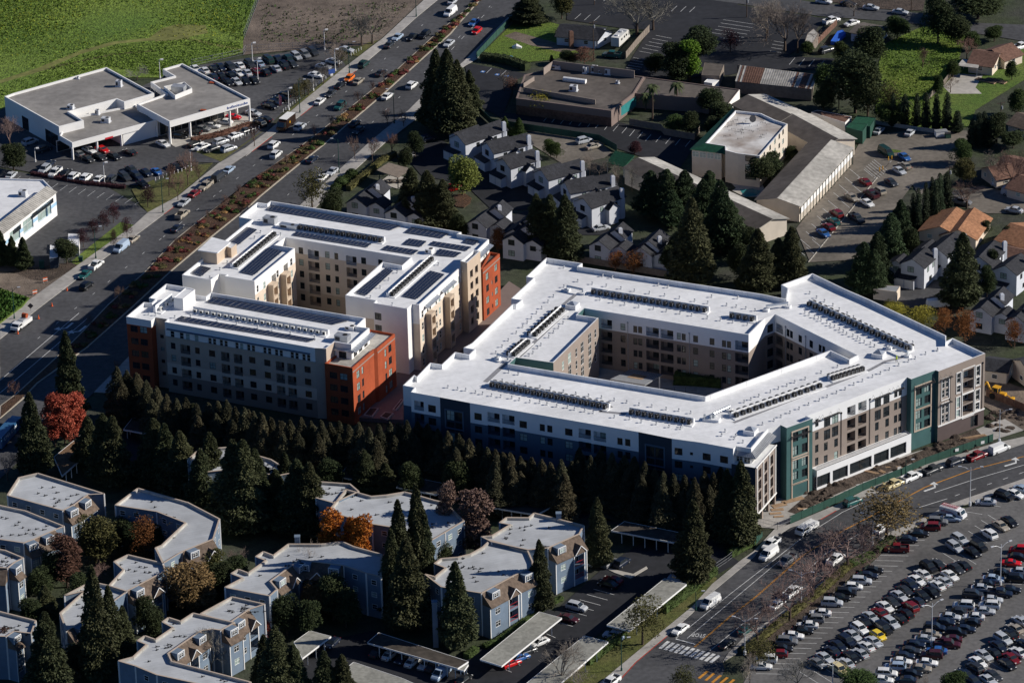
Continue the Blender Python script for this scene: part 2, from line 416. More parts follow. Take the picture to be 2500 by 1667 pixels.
struct('bare_drive', WL('e -300,770 130,810 600,760 610,752 190,1052 240,1010 0,940 -300,900'), .02, 'dirt')
slab('ivy_bank', WL('e -300,900 0,940 235,1015 180,1080 0,1215 -300,1450'), .5, 'lawn', None)['kind'] = 'stuff'
struct('planting_bed', WL('e 80,790 560,722 650,755 400,870 250,860'), .03, 'dirt_dark')
# --- street on the right with its walks
SL = WL('o 700,1800 1000,1562 1150,1397 1400,1192 1600,1012 1750,852 2100,560 p 190,480 420,330 660,262 790,192 l 1000,1292 1300,1182 1660,1042 2000,952 2190,892 2400,820 2900,640')
SR = WL('l 3000,930 2500,1080 2287,1140 1700,1340 1480,1455 p 1310,330 1200,375 1020,520 840,632 510,892 370,992 90,1180 o 2090,1125 1890,1330 1845,1400 1860,1460 1700,1800')
struct('road_street', SL+SR, .0, 'asphalt')
SLo = WL('l 2900,600 2400,780 2040,860 1500,1030 1000,1240 p 790,150 430,300 300,340 o 2090,520 1990,590 1760,780 1600,960 1330,1180 870,1560 560,1800')
slab('sidewalk_street', SL+SLo, .13, 'concrete_walk')
SRo = WL('p 0,1290 110,1240 440,1010 700,780 1000,560 1150,440 1330,380 1480,290 1600,230 1700,180 l 1870,1330 2287,1180 2500,1120 3000,970')
slab('sidewalk_lot', SR[1:-2]+WL('o 1960,1330')+SRo, .13, 'concrete_walk')
struct('parking_lot', WL('p 1480,300 1860,160 2287,0 3000,-260 3600,1200 2900,2400 -200,2000 150,1390 400,1150 690,890 1040,640 1250,440'), .01, 'asphalt_lot')
slab('planting_strip', WL('p 40,1330 300,1100 640,860 960,580 1130,440 1210,420 1250,440 1140,540 870,750 630,970 350,1190 130,1390'), .16, 'dirt_dark')
struct('building_site', WL('p 150,250 310,100 l 610,1210 1370,940 1600,870 1990,710 2287,560 2700,500 2700,620 2040,830 1500,1020 900,1270 p 430,280 330,340 140,320'), .012, 'concrete_walk')
struct('bare_soil', WL('l 400,1400 620,1215 860,1120 1240,1000 1560,880 1900,740 1960,800 2040,790 1400,1010 1000,1170 700,1300 470,1420'), .03, 'dirt_dark')
struct('bare_soil', WL('l 1975,300 2287,420 2600,520 2600,700 2300,760 1970,560'), .03, 'dirt')
# --- apartments' drives in the foreground
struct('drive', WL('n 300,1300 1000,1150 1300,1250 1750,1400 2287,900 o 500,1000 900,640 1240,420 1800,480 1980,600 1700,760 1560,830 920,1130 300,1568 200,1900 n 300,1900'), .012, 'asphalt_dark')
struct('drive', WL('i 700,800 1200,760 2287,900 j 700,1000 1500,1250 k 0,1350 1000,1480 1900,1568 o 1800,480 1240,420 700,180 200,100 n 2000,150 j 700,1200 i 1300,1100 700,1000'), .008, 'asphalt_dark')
struct('verge', WL('o 560,1568 1000,1190 1400,900 1700,690 1800,730 1740,830 1560,1010 1320,1200 870,1560 700,1700 400,1700'), .04, 'lawn_dull')
# --- middle and far blocks
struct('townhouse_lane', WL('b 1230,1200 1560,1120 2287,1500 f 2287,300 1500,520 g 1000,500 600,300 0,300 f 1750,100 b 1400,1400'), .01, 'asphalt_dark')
struct('townhouse_lane', WL('h 1090,900 1320,850 1950,900 2100,1000 1500,1100 1320,1080'), .01, 'asphalt')
struct('motel_lot', WL('d 1000,1100 1500,1020 1900,1050 1750,1300 1450,1568 h 1400,100 950,700 580,720 470,450 820,0 d 760,1500'), .012, 'asphalt_motel')
struct('restaurant_lot', WL('b 1740,500 2250,590 c 200,640 100,900 400,930 950,960 1650,1120 1500,1350 860,1140 250,1040 b 1830,830'), .012, 'asphalt_dark')
struct('shopping_lot', WL('c 600,-300 600,160 1060,230 1260,240 1060,560 1300,640 1900,600 d 100,560 700,560 780,470 400,450 560,330 700,150 0,40 c 2000,0 1900,-300'), .01, 'asphalt_dark')
struct('townhouse_court', WL('c 250,1060 470,1040 860,1130 960,1220 900,1260 600,1330 330,1160'), .014, 'asphalt_motel')
struct('back_street', WL('c 1440,-40 d 0,30 650,130 1190,170 1480,200 2287,330 2900,400 2900,200 2287,200 1800,180 1480,110 600,20 0,-80 c 1600,-200'), .018, 'asphalt')
struct('side_street', WL('h 1680,150 1960,110 2287,200 2700,300 2700,500 2287,330 1990,330 1730,250'), .012, 'asphalt_motel')
struct('meadow', WL('d 1180,350 1480,210 1830,280 1740,560 1500,820 1450,1020 1100,900 1130,500'), .02, 'grass')
struct('back_lawn', WL('d 1530,790 1730,560 1760,470 2287,480 2287,640 1900,880 1850,1010 1700,1050 1450,1010'), .021, 'lawn')
struct('back_lawn', WL('d 2080,530 2287,380 2287,540 2100,600'), .024, 'lawn')
struct('patio', WL('d 1640,690 1740,590 1960,600 1900,700 1950,750 1700,750'), .035, 'concrete')
struct('side_lawn', WL('b 1870,440 2140,180 2287,130 c 540,200 500,260 700,420 480,480 250,500'), .02, 'grass')
struct('gravel_drive', WL('c 100,290 190,255 430,320 700,400 560,420 300,360'), .03, 'dirt')
struct('bare_lot', WL('d 650,-5 1500,-5 1480,90 1100,70 640,0'), .02, 'dirt_dark')
struct('pool_deck', WL('c 1900,1450 2160,1470 2200,1568 h 60,200 -40,150 g 1950,130'), .03, 'concrete')
# ================================================================ white-roofed apartment building with courtyard (B)
ZB = 18.0; ZBR = 16.9
Bo = WL('6 160,545 345,580 290,655 770,740 1265,833 k 1172,765 1438,818 1660,848 t 735,1150 768,1121 7 365,640 640,312 850,250 950,300 1378,145 1290,100 8 775,680 845,712 1245,565 1295,582 2065,288 1525,35 1420,85 1420,-5 h 1045,1012 865,935 600,808 s 1310,270 1385,312 1362,440 1075,380 r 1040,150 1088,112 655,45 415,272 500,288 235,533 355,552 290,602 250,600 5 2110,1335 1970,1410 2145,1440 2060,1525 1830,1480 6 800,200 610,170 390,400 345,370', ZB)
Bh = WL('r 210,1312 t 400,525 s 1900,1052 2125,1158 2215,1110 1235,622 1118,668 920,868 r 1112,648 1028,725 1280,765 740,1300 295,1237', ZB)
PENDING = []
def cols(key, a, b, px, n=4, pitch=3.2, depth=.12, style='d', loggia=False, blind=.12):
    """px: 't x,y w h ...' columns given by their top opening; returns openings and queues the windows"""
    out = []
    for t, x, y, w_, h in px:
        u, z = onwall(t, x, y, a, b)
        for i in range(n):
            zz = z-i*pitch
            if zz-h/2 < .3: break
            out.append((u-w_/2, u+w_/2, zz-h/2, zz+h/2, 1.7 if loggia else depth))
            PENDING.append((key, a, b, u, zz, w_, h, style, depth, loggia, blind))
    return out
def flush(root, keys=None):
    for key, a, b, u, z, w_, h, style, depth, loggia, blind in PENDING:
        if loggia:
            e = Vector((b.x-a.x,b.y-a.y,0)).normalized()
            put_window(root, a, b, u+w_*.12, z-.1, min(w_*.55,1.9), h-.4, style, 1.62, .1)
            put_railing(root, a, b, u-w_/2, u+w_/2, z-h/2, 1.0, -.08)
        else: put_window(root, a, b, u, z, w_-.04, h-.04, style, depth, blind)
    PENDING.clear()
def E(P, i): return P[i], P[(i+1) % len(P)]
bo = {}; bb = {}
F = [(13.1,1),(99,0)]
# front (shaded) facade
a, b = E(Bo,2); bo['o',2] = cols(0,a,b,[('6',640,930,1.9,1.8)]) + cols(0,a,b,[('6',425,880,2.4,2.3)],loggia=True); bb['o',2] = F
a, b = E(Bo,3); bb['o',3] = [(99,2)]; bo['o',3] = cols(0,a,b,[('6',945,1040,1.9,2.4),('6',1080,1062,1.9,2.4)],4,2.75)
a, b = E(Bo,4); bb['o',4] = F
bo['o',4] = cols(0,a,b,[('6',1400,1060,1.8,1.7),('6',2145,1190,1.8,1.7),('u',207,290,1.25,1.7),('u',258,299,1.25,1.7),('u',388,321,1.8,1.7),('u',738,384,1.25,1.7),('u',791,392,1.25,1.7)]) \
  + cols(0,a,b,[('6',1655,1075,3.0,2.3),('6',1900,1112,3.0,2.3),('u',497,332,3.0,2.3),('u',600,352,3.0,2.3)],loggia=True)
a, b = E(Bo,5); bb['o',5] = [(99,2)]; bo['o',5] = cols(0,a,b,[('u',945,455,2.0,2.4),('u',1008,465,2.0,2.4)],4,2.75)
a, b = E(Bo,6); bb['o',6] = F; bo['o',6] = cols(0,a,b,[('u',1138,453,1.8,1.7),('u',1227,468,.7,.7)])
a, b = E(Bo,7); bb['o',7] = F; bo['o',7] = cols(0,a,b,[('t',418,1250,1.9,1.7),('t',625,1282,1.9,1.7)])
for i in (0,1): bb['o',i] = F
for i in (8,9,10,11): bb['o',i] = [(14.0,2),(99,0)]
# right facade
T2 = [(13.6,3),(99,0)]
bb['o',12] = bb['o',13] = bb['o',14] = bb['o',16] = bb['o',17] = bb['o',18] = [(99,4)]
a, b = E(Bo,13)
bo['o',13] = cols(0,a,b,[('7',1095,450,1.55,2.3),('7',1245,395,1.55,2.3)],1,depth=.25)+cols(0,a,b,[('7',1095,675,1.55,2.3),('7',1245,625,1.55,2.3)],1,depth=.25,blind=.6) \
  + cols(0,a,b,[('7',1095,895,1.55,2.6),('7',1245,835,1.55,2.6)],1,depth=.25,blind=.7)+cols(0,a,b,[('7',1095,1085,1.55,2.0),('7',1245,1035,1.55,2.0)],1,depth=.25,blind=.6)
a, b = E(Bo,15); bb['o',15] = T2
bo['o',15] = cols(0,a,b,[('l',635,692,1.0,1.9),('l',1265,458,1.0,1.9),('l',1300,445,1.0,1.9)]) \
  + cols(0,a,b,[('l',717,682,1.9,2.5),('l',781,656,1.9,2.5),('l',1122,528,1.9,2.5),('l',1190,500,1.9,2.5)],2) \
  + cols(0,a,b,[('l',706,880,1.1,2.0),('l',788,850,1.1,2.0),('l',1113,720,1.1,2.0),('l',1195,690,1.1,2.0)],2,blind=.5) \
  + cols(0,a,b,[('l',910,598,2.5,2.5),('l',998,562,2.5,2.5)],loggia=True)
a, b = E(Bo,17)
bo['o',17] = cols(0,a,b,[('8',970,890,1.7,2.5),('8',1108,840,1.7,2.5),('8',970,1095,1.7,2.0),('8',1108,1040,1.7,2.0),('8',965,1290,1.7,2.4),('8',1100,1240,1.7,2.4)],1,depth=.25)+cols(0,a,b,[('8',965,1500,1.7,2.2),('8',1100,1440,1.7,2.2)],1,depth=.25,blind=.5)
a, b = E(Bo,19); bb['o',19] = [(4.1,5),(99,6)]
bo['o',19] = cols(0,a,b,[('8',1375,780,.95,2.6),('8',1437,760,.95,2.6),('8',1372,955,.95,2.0),('8',1435,930,.95,2.0),('8',1370,1200,.95,2.6),('8',1430,1180,.95,2.6),('8',1365,1370,.95,2.0),('8',1428,1350,.95,2.0)],1,style='w') \
  + cols(0,a,b,[('8',1625,695,1.2,2.4),('8',1622,870,1.2,1.8),('8',1617,1095,1.2,2.4),('8',1612,1270,1.2,1.8),('8',1945,575,1.2,2.4),('8',1940,745,1.2,1.8),('8',1937,970,1.2,2.4),('8',1930,1150,1.2,1.8)],1,style='w') \
  + cols(0,a,b,[('8',1785,640,3.2,2.5),('8',1780,810,3.2,2.3),('8',1777,1020,3.2,2.5),('8',1772,1200,3.2,2.3)],1,style='w',loggia=True) \
  + cols(0,a,b,[('l',1650,785,2.6,2.9),('l',1758,735,2.3,2.9),('l',1820,710,2.3,2.9),('l',1890,680,2.3,2.9)],1,depth=.5,blind=0)
bb['o',20] = [(4.1,5),(99,6)]
# courtyard facades
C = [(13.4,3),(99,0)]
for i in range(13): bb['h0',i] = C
a, b = Bh[8], Bh[7]
bo['h0',7] = cols(0,a,b,[('r',1572,872,1.2,1.7),('r',1720,900,1.0,1.7),('r',1778,908,1.0,1.7),('s',85,885,1.0,1.7),('s',143,895,1.0,1.7),('s',285,918,1.2,1.7),('s',482,950,1.2,1.7),('s',625,975,1.0,1.7),('s',685,985,1.0,1.7)],4,3.1,blind=.25) \
  + cols(0,a,b,[('r',1375,838,2.8,2.3),('r',1925,932,3.2,2.3),('r',2098,962,3.2,2.3),('s',836,1000,3.2,2.3)],4,3.1,loggia=True)
a, b = Bh[6], Bh[5]; bo['h0',5] = cols(0,a,b,[('s',1178,790,1.8,2.0)],4,3.1); bb['h0',6] = C
a, b = Bh[5], Bh[4]
bo['h0',4] = cols(0,a,b,[('s',1392,845,1.0,1.8),('s',1432,865,1.0,1.8),('s',1537,917,1.2,1.8),('s',1668,980,1.2,1.8),('s',1775,1030,1.0,1.8),('s',1818,1047,1.0,1.8)],4,3.1)+cols(0,a,b,[('s',1290,795,2.4,2.2)],4,3.1,loggia=True)
a, b = Bh[11], Bh[10]; bb['h0',10] = [(99,3)]
bo['h0',10] = cols(0,a,b,[('r',1243,950,1.0,2.2),('r',1175,1010,1.7,2.6),('r',1015,1180,1.0,2.2),('r',1085,1115,1.7,2.6),('r',935,1245,1.7,2.6),('r',857,1335,1.1,2.2)],3,3.1,style='w',blind=.1)
bb['h0',9] = bb['h0',11] = bb['h0',8] = bb['h0',12] = [(99,4)]
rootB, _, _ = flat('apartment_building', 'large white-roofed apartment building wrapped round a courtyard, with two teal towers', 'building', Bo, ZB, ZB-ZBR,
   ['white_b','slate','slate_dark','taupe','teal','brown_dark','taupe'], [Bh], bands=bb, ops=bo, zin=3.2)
flush(rootB)
# window surrounds, trims and canopies
def frame_px(root, a, b, t, x0, y0, x1, y1, m='tan', wd=.3, name='window_surround'):
    u0, z1 = onwall(t, x0, y0, a, b); u1, z0 = onwall(t, x1, y1, a, b)
    e = Vector((b.x-a.x,b.y-a.y,0)).normalized(); n = Vector((e.y,-e.x,0)); q = Vector((a.x,a.y,0))+n*.06; r = MB()
    def P(u, z): return q+e*u+Vector((0,0,z))
    for z in (z0, z1): r.bar(P(u0-wd/2,z), P(u1+wd/2,z), .14, wd)
    for u in (u0, u1):
        p = P(u,(z0+z1)/2); r.box(p,(wd,.14,z1-z0-wd), math.atan2(e.y,e.x))
    return r.build(name, m, root)
a, b = E(Bo,13)
frame_px(rootB,a,b,'7',1035,370,1305,740); frame_px(rootB,a,b,'7',1035,800,1305,1140); frame_px(rootB,a,b,'7',1035,1245,1305,1420)
a, b = E(Bo,17); frame_px(rootB,a,b,'8',905,840,1165,1130); frame_px(rootB,a,b,'8',900,1235,1160,1480)
a, b = E(Bo,3); frame_px(rootB,a,b,'6',858,935,1160,1290,'slate',.3)
a, b = E(Bo,5); frame_px(rootB,a,b,'u',913,402,1043,562,'slate',.3)
a, b = E(Bo,19)
for x0,y0,x1,y1 in ((1345,720,1465,1020),(1340,1120,1460,1430),(1590,615,1660,780),(1588,825,1657,925),(1583,1015,1650,1190),(1580,1225,1647,1325),(1690,560,1880,900),(1685,960,1870,1290),(1912,495,1980,655),(1907,690,1972,800),(1900,890,1970,1060),(1895,1105,1965,1205)):
    frame_px(rootB,a,b,'8',x0,y0,x1,y1,'frame_white',.16)
def awning(root, a, b, t, x0, y0, x1, y1, d=.9):
    u0, z0 = onwall(t, x0, y0, a, b); u1, z1 = onwall(t, x1, y1, a, b); z = (z0+z1)/2
    e = Vector((b.x-a.x,b.y-a.y,0)).normalized(); n = Vector((e.y,-e.x,0)); q = Vector((a.x,a.y,0)); r = MB()
    k = max(3,int((u1-u0)/.45))
    for i in range(k+1):
        p = q+e*(u0+(u1-u0)*i/k)+Vector((0,0,z)); r.bar(p, p+n*d, .08, .08)
    for dd in (d, d*.66, d*.33): r.bar(q+e*u0+n*dd+Vector((0,0,z)), q+e*u1+n*dd+Vector((0,0,z)), .08, .1)
    for i in (0, .5, 1):
        p = q+e*(u0+(u1-u0)*i)+Vector((0,0,z)); r.bar(p+n*d, p+n*.02+Vector((0,0,.9)), .04, .04)
    return r.build('awning', 'metal_dark', root)
awning(rootB,*E(Bo,13),'7',1030,440,1320,340); awning(rootB,*E(Bo,17),'8',905,845,1200,740)
for x0,y0,x1,y1 in ((680,655,810,605),(1085,500,1215,450),(1245,440,1320,405),(600,690,655,665)): awning(rootB,*E(Bo,15),'l',x0,y0,x1,y1,.7)
awning(rootB,*E(Bo,19),'8',1330,720,1500,655,.8); awning(rootB,*E(Bo,19),'8',1325,1130,1490,1065,.8)
# ground-floor arcade with shop windows and a railed terrace
a, b = Bo[15], Bo[16]
e = Vector((b.x-a.x,b.y-a.y,0)).normalized(); n = Vector((e.y,-e.x,0)); dA = 2.2
ua = onwall('l',600,1065,a+n*dA,b+n*dA)[0]; ub = onwall('l',1388,780,a+n*dA,b+n*dA)[0]; ZA = 4.9
A0 = Vector((a.x,a.y,0))+e*max(ua,1.0); A1 = Vector((a.x,a.y,0))+e*ub
p0, p1 = A0+n*dA, A1+n*dA
aops = []
for x, y, w_ in ((680,1132,4.6),(822,1082,4.6),(985,1010,6.6),(1150,950,4.6),(1285,900,4.9)):
    u, z = onwall('l',x,y,p0,p1); aops.append((u-w_/2,u+w_/2,.5,3.3,.35)); PENDING.append((0,p0,p1,u,1.9,w_,2.8,'d',.35,False,0))
ar = MB(); facade(ar, p0, p1, 0, ZA, aops, [(99,0)])
for q0, q1 in ((A0,p0),(p1,A1)): ar.face([q0,q1,q1+Vector((0,0,ZA)),q0+Vector((0,0,ZA))])
ar.face([p0+Vector((0,0,ZA-.25)),p1+Vector((0,0,ZA-.25)),A1+Vector((0,0,ZA-.25)),A0+Vector((0,0,ZA-.25))])
ar.build('arcade', 'white_b', rootB); flush(rootB)
put_railing(rootB, p0, p1, 0, (p1-p0).length, ZA-.1, 1.0, -.15)
# taupe corner block under the top floor, with frames and balconies
K = WL('7 40,890 440,960 777,580', 14.4); kk = K[0]; K0 = [K[0], K[1], K[2]]
a, b = K[1], K[2]; L = (b-a).length; kops = []
e = Vector((b.x-a.x,b.y-a.y,0)).normalized(); n = Vector((e.y,-e.x,0))
kb = MB(); back = [K[2]-n*5, K[0]+Vector((2.5,4.5,0))]
for i in range(3):
    for j in range(4):
        u = L*(.2+.29*i); z = 11.9-j*2.75; kops.append((u-.95,u+.95,z-1.15,z+1.15,1.4)); PENDING.append((0,a,b,u,z,1.9,2.3,'w',.12,True,0))
facade(kb, a, b, 2.6, 14.4, kops, [(99,0)]); facade(kb, K[0], K[1], 0, 14.4, [], [(99,1)])
facade(kb, K[2], back[0], 0, 14.4, [], [(99,1)])  # return wall of the taupe block, its shade put into the darker colour
kb.poly([Vector((p.x,p.y,14.35)) for p in [*K0, *back]], m=2)
for i in range(4):
    p = Vector((a.x,a.y,1.3))+e*(.35+(L-.7)*i/3)-n*.35; kb.box(p,(.6,.6,2.6),math.atan2(e.y,e.x))
kb.build('corner_block', ['taupe','slate_dark','roof_white'], rootB); flush(rootB)
tr = MB(); tr.bar(Vector((a.x,a.y,2.6))+n*.08, Vector((b.x,b.y,2.6))+n*.08, .2, .35); tr.bar(Vector((a.x,a.y,14.35))+n*.08, Vector((b.x,b.y,14.35))+n*.08, .2, .3)
for i in range(4):
    p = a.lerp(b,.055+.297*i) if i else a.lerp(b,.055); tr.box((p.x+n.x*.1,p.y+n.y*.1,8.5),(.3,.2,11.2),math.atan2(e.y,e.x))
tr.build('trim', 'frame_white', rootB)
# penthouse canopy of standing-seam metal: upper edge on the parapet, eave outside
U = WL('7 110,655 365,690 640,365', 17.1); V = WL('7 65,745 440,808 775,435', 16.2)
cn = MB()
for i in (0,1):
    cn.face([V[i],V[i+1],U[i+1],U[i]]); cn.face([U[i],U[i+1],V[i+1]-Vector((0,0,.14)),V[i]-Vector((0,0,.14))])
    m_ = 10 if i == 0 else 22
    for k in range(m_+1): cn.bar(U[i].lerp(U[i+1],k/m_)+Vector((0,0,.05)), V[i].lerp(V[i+1],k/m_)+Vector((0,0,.05)), .07, .1)
    cn.bar(V[i],V[i+1],.12,.16)
cn.build('canopy', 'metal_grey', rootB)
gl = MB()
for i in (0,1):
    s0, s1 = Vector((Bo[9+i].x,Bo[9+i].y,0)), Vector((Bo[10+i].x,Bo[10+i].y,0)); e = (s1-s0).normalized(); n = Vector((e.y,-e.x,0)); L = (s1-s0).length
    for k in range(max(2,int(L/1.6))):
        kk = max(2,int(L/1.6)); put_window(rootB, s0+n*.12, s1+n*.12, L*(k+.5)/kk, 15.2, L/kk-.25, 1.6, 'w', .05, .5)
# parapet trim strip at the base of the top floor of the brown wing
a, b = E(Bo,19); e = Vector((b.x-a.x,b.y-a.y,0)).normalized(); n = Vector((e.y,-e.x,0)); tr = MB()
tr.bar(Vector((a.x,a.y,4.1))+n*.1, Vector((b.x,b.y,4.1))+n*.1, .22, .3); tr.build('trim','frame_white',rootB)
# downpipes
def pipe(root, a, b, t, x, y, z0=.2, m='metal_dark'):
    u, z = onwall(t, x, y, a, b); e = Vector((b.x-a.x,b.y-a.y,0)).normalized(); n = Vector((e.y,-e.x,0))
    p = Vector((a.x,a.y,0))+e*u+n*.1; r = MB(); r.box((p.x,p.y,(z+z0)/2),(.12,.12,z-z0)); r.box((p.x,p.y,z),(.35,.25,.35)); r.build('downpipe', m, root)
for t,x,y,i in (('7',1850,50,15),('8',160,1040,15),('8',2020,440,19),('8',1485,690,19)): pipe(rootB,*E(Bo,i),t,x,y,5 if i == 15 else 4)
for x,y in ((1630,820),): pipe(rootB,Bh[8],Bh[7],'r',x,y,3.3,'metal_grey')
for x,y in ((210,850),): pipe(rootB,Bh[8],Bh[7],'s',x,y,3.3,'metal_grey')
for x,y in ((1365,770),(1605,885)): pipe(rootB,Bh[5],Bh[4],'s',x,y,3.3,'metal_grey')
# ---------------------------------------------------------------- roof equipment
def ac_proto(kind):
    r = thing('ac_unit', 'x', 'air conditioner'); m = MB()
    if kind == 'b':
        m.box((0,0,.5),(.85,.85,.9),0,0); m.tube([(0,0,.95),(0,0,1.06)],.38,10,0); o = m.build('casing','ac_black',r,(0,0,0))
        g_ = MB()
        for s in (-1,1):
            g_.box((s*.40,.43,.5),(.06,.02,.86)); g_.box((.43,s*.40,.5),(.02,.06,.86)); g_.box((s*.40,-.43,.5),(.06,.02,.86))
        g_.box((0,0,1.07),(.7,.05,.02)); g_.box((0,0,1.07),(.05,.7,.02)); g_.build('grille','metal_grey',r,(0,0,0))
    else:
        m.box((0,0,.45),(.95,.4,.8)); m.build('casing','ac_white',r,(0,0,0)); f = MB(); f.tube([(.08,-.2,.45),(.08,-.215,.45)],.3,12); f.build('fan','ac_black',r,(0,0,0))
    b_ = MB(); b_.box((0,0,.03),(.9,.5,.06)); b_.build('base','metal_light',r,(0,0,0)); remember(r); return r
AC = {'b': ac_proto('b'), 'w': ac_proto('w')}; AC_USED = {}
def ac_at(p, rz, kind, label, group):
    o = AC[kind] if kind not in AC_USED else copy_tree(AC[kind]); AC_USED[kind] = 1
    o.location = p; o.rotation_euler = (0,0,rz); tag(o, label, 'air conditioner', group); return o
def ac_row(p0, p1, n, kind, where, group, h=1.35, both=False, pair=False, scr=True, side=1, gap=.75):
    """a screen from p0 to p1 (on the roof) with units in front of it and, when both, behind it"""
    e = (p1-p0); L = e.length; e = e/L; nn = Vector((e.y,-e.x,0))*side; rz = math.atan2(e.y,e.x)
    if scr:
        r = MB(); c = (p0+p1)/2; r.box((c.x,c.y,p0.z+h/2),(L,.12,h),rz)
        k = max(2,int(L/3))
        for i in range(k+1):
            q = p0.lerp(p1,i/k)-nn*.3; r.box((q.x,q.y,p0.z+h*.4),(.1,.5,h*.8),rz)
        s = thing('equipment_screen', 'low white screen wall behind the '+where, 'screen', (c.x,c.y,p0.z), 0, 'roof screens'); r.build('panel','white_b',s)
        k = MB(); q = c+nn*.9; k.box((q.x,q.y,p0.z+.09),(L+.6,1.7,.18),rz); k.build('kerb','roof_white',s)
    for sd in ((1,-1) if both else (1,)):
        for i in range(n):
            f = (i+.5)/n
            if pair: f = (i//2+.5+(-.26 if i % 2 == 0 else .26))/(n/2)
            q = p0+e*(L*f)+nn*(gap*sd)+Vector((0,0,.18 if sd == 1 else .05))
            ac_at(q, rz, kind, '%s unit in the %s%s' % (nth(i), where, '' if sd == 1 else ', hidden side'), group)
VENT = None
def vent_proto():
    r = thing('roof_vent', 'x', 'vent'); m = MB(); m.tube([(0,0,0),(0,0,.5)],.11,7); m.tube([(0,0,0),(0,0,.08)],.3,8); m.build('pipe','metal_light',r,(0,0,0))
    c = MB(); c.tube([(0,0,.5),(0,0,.58),(0,0,.75)],[.27,.27,.05],8); c.build('cap','metal_grey',r,(0,0,0)); remember(r); return r
VENT = vent_proto(); VU = [0]
def vents(s, z, where, n=None):
    pts = WL(s, z)
    if n:
        q = []; 
        seg = [(pts[i+1]-pts[i]).length for i in range(len(pts)-1)]; T = sum(seg)
        for i in range(n):
            d = T*i/(n-1)
            for j, l in enumerate(seg):
                if d <= l+1e-6 or j == len(seg)-1: q.append(pts[j].lerp(pts[j+1], min(1,d/l))+Vector((rnd.uniform(-.3,.3),rnd.uniform(-.25,.25),0))); break
                d -= l
        pts = q
    for i, p in enumerate(pts):
        o = VENT if not VU[0] else copy_tree(VENT); VU[0] = 1
        o.location = p; o.rotation_euler = (0,0,rnd.random()*6); tag(o, '%s small capped vent from the left %s' % (nth(i), where), 'vent', 'roof vents')
Z = ZBR
def seg(s, z=Z): return WL(s, z)
ac_row(*seg('r 1195,462 s 445,592'), 18, 'b', 'long condenser row on the rear wing', 'condensers on the white roof', pair=True)
ac_row(*seg('s 690,650 1012,700'), 4, 'b', 'short condenser row on the rear wing', 'condensers on the white roof')
ac_row(*seg('s 1640,505 h 1395,1425'), 18, 'b', 'condenser row on the right wing', 'condensers on the white roof', both=True, pair=True)
ac_row(*seg('r 470,1000 833,675'), 9, 'b', 'upper condenser row on the left wing', 'condensers on the white roof', both=True)
ac_row(*seg('r 225,1232 418,1065'), 6, 'b', 'lower condenser row on the left wing', 'condensers on the white roof', both=True)
ac_row(*seg('6 1605,545 k 938,578'), 20, 'b', 'long condenser row on the front wing', 'condensers on the white roof', both=True, pair=True)
ac_row(*seg('k 1100,612 1612,698'), 10, 'b', 'short condenser row on the front wing', 'condensers on the white roof', pair=True)
ac_row(*seg('t 712,778 1782,402'), 14, 'b', 'long condenser row on the street wing', 'condensers on the white roof', both=True, pair=True)
ac_row(*seg('t 1885,330 l 998,268'), 8, 'b', 'short condenser row on the street wing', 'condensers on the white roof', both=True)
vents('6 900,590 k 820,615', Z, 'along the front edge of the white roof', 17)
vents('k 990,650 1520,745', Z, 'on the front wing near the corner', 6)
vents('k 80,360 1600,620', Z, 'behind the front wing condensers', 16)
vents('k 140,295 215,310', Z, 'beside the left light well')
vents('r 55,1190 130,1115 205,1040 300,950 375,880 430,830 480,775 540,715 605,655 680,580 745,515 870,400 865,170', Z, 'up the left edge of the white roof')
vents('r 455,1220 500,1190 555,1130 595,1095 690,1000 745,945 805,890 860,835 920,775', Z, 'on the left inner wing')
vents('r 1035,330 1180,355 1300,370 s 440,500', Z, 'behind the rear wing condensers', 10)
vents('r 1330,270 1445,290 1995,380 2110,405 s 480,420 790,435', Z, 'along the rear parapet')
vents('r 1290,555 s 780,735 915,750', Z, 'in front of the rear wing condensers', 12)
vents('s 660,520 775,540 890,560 1000,585', Z, 'behind the short rear row')
vents('s 1660,380 1720,410 h 1290,1365 1400,1365', Z, 'behind the right wing condensers', 14)
vents('s 1600,610 h 1090,1395', Z, 'in front of the right wing condensers', 17)
vents('t 870,600 950,570 1045,530 1185,480 1280,440 1380,405 1475,365 1600,325 1790,250 1985,180 2110,135', Z, 'along the inner edge of the street wing')
vents('t 1100,870 l 1500,150', Z, 'along the street edge of the white roof', 19)
vents('l 1600,115 8 1280,250', Z, 'near the right-hand corner')
vents('t 125,895 640,950 600,1000 770,1005 750,1040 855,1080', Z, 'at the street corner of the white roof')
def hatch(s, where, size=2.6):
    p = WL(s, Z)[0]; r = thing('roof_skylight', 'square curb with a pyramid skylight '+where, 'skylight', p, math.radians(-24))
    m = MB(); h = size/2; m.box((0,0,.5),(size,size,1.0)); m.build('curb','roof_white',r,(0,0,0))
    k = MB(); q = [(-h*.8,-h*.8,1.01),(h*.8,-h*.8,1.01),(h*.8,h*.8,1.01),(-h*.8,h*.8,1.01)]
    for i in range(4): k.face([q[i],q[(i+1)%4],(0,0,1.7)])
    k.build('glazing','galv',r,(0,0,0))
hatch('r 970,640','beside the left wing'); hatch('s 2240,1235' if 0 else 'h 1130,1470','near the worker on the roof'); hatch('t 945,965','at the street corner')
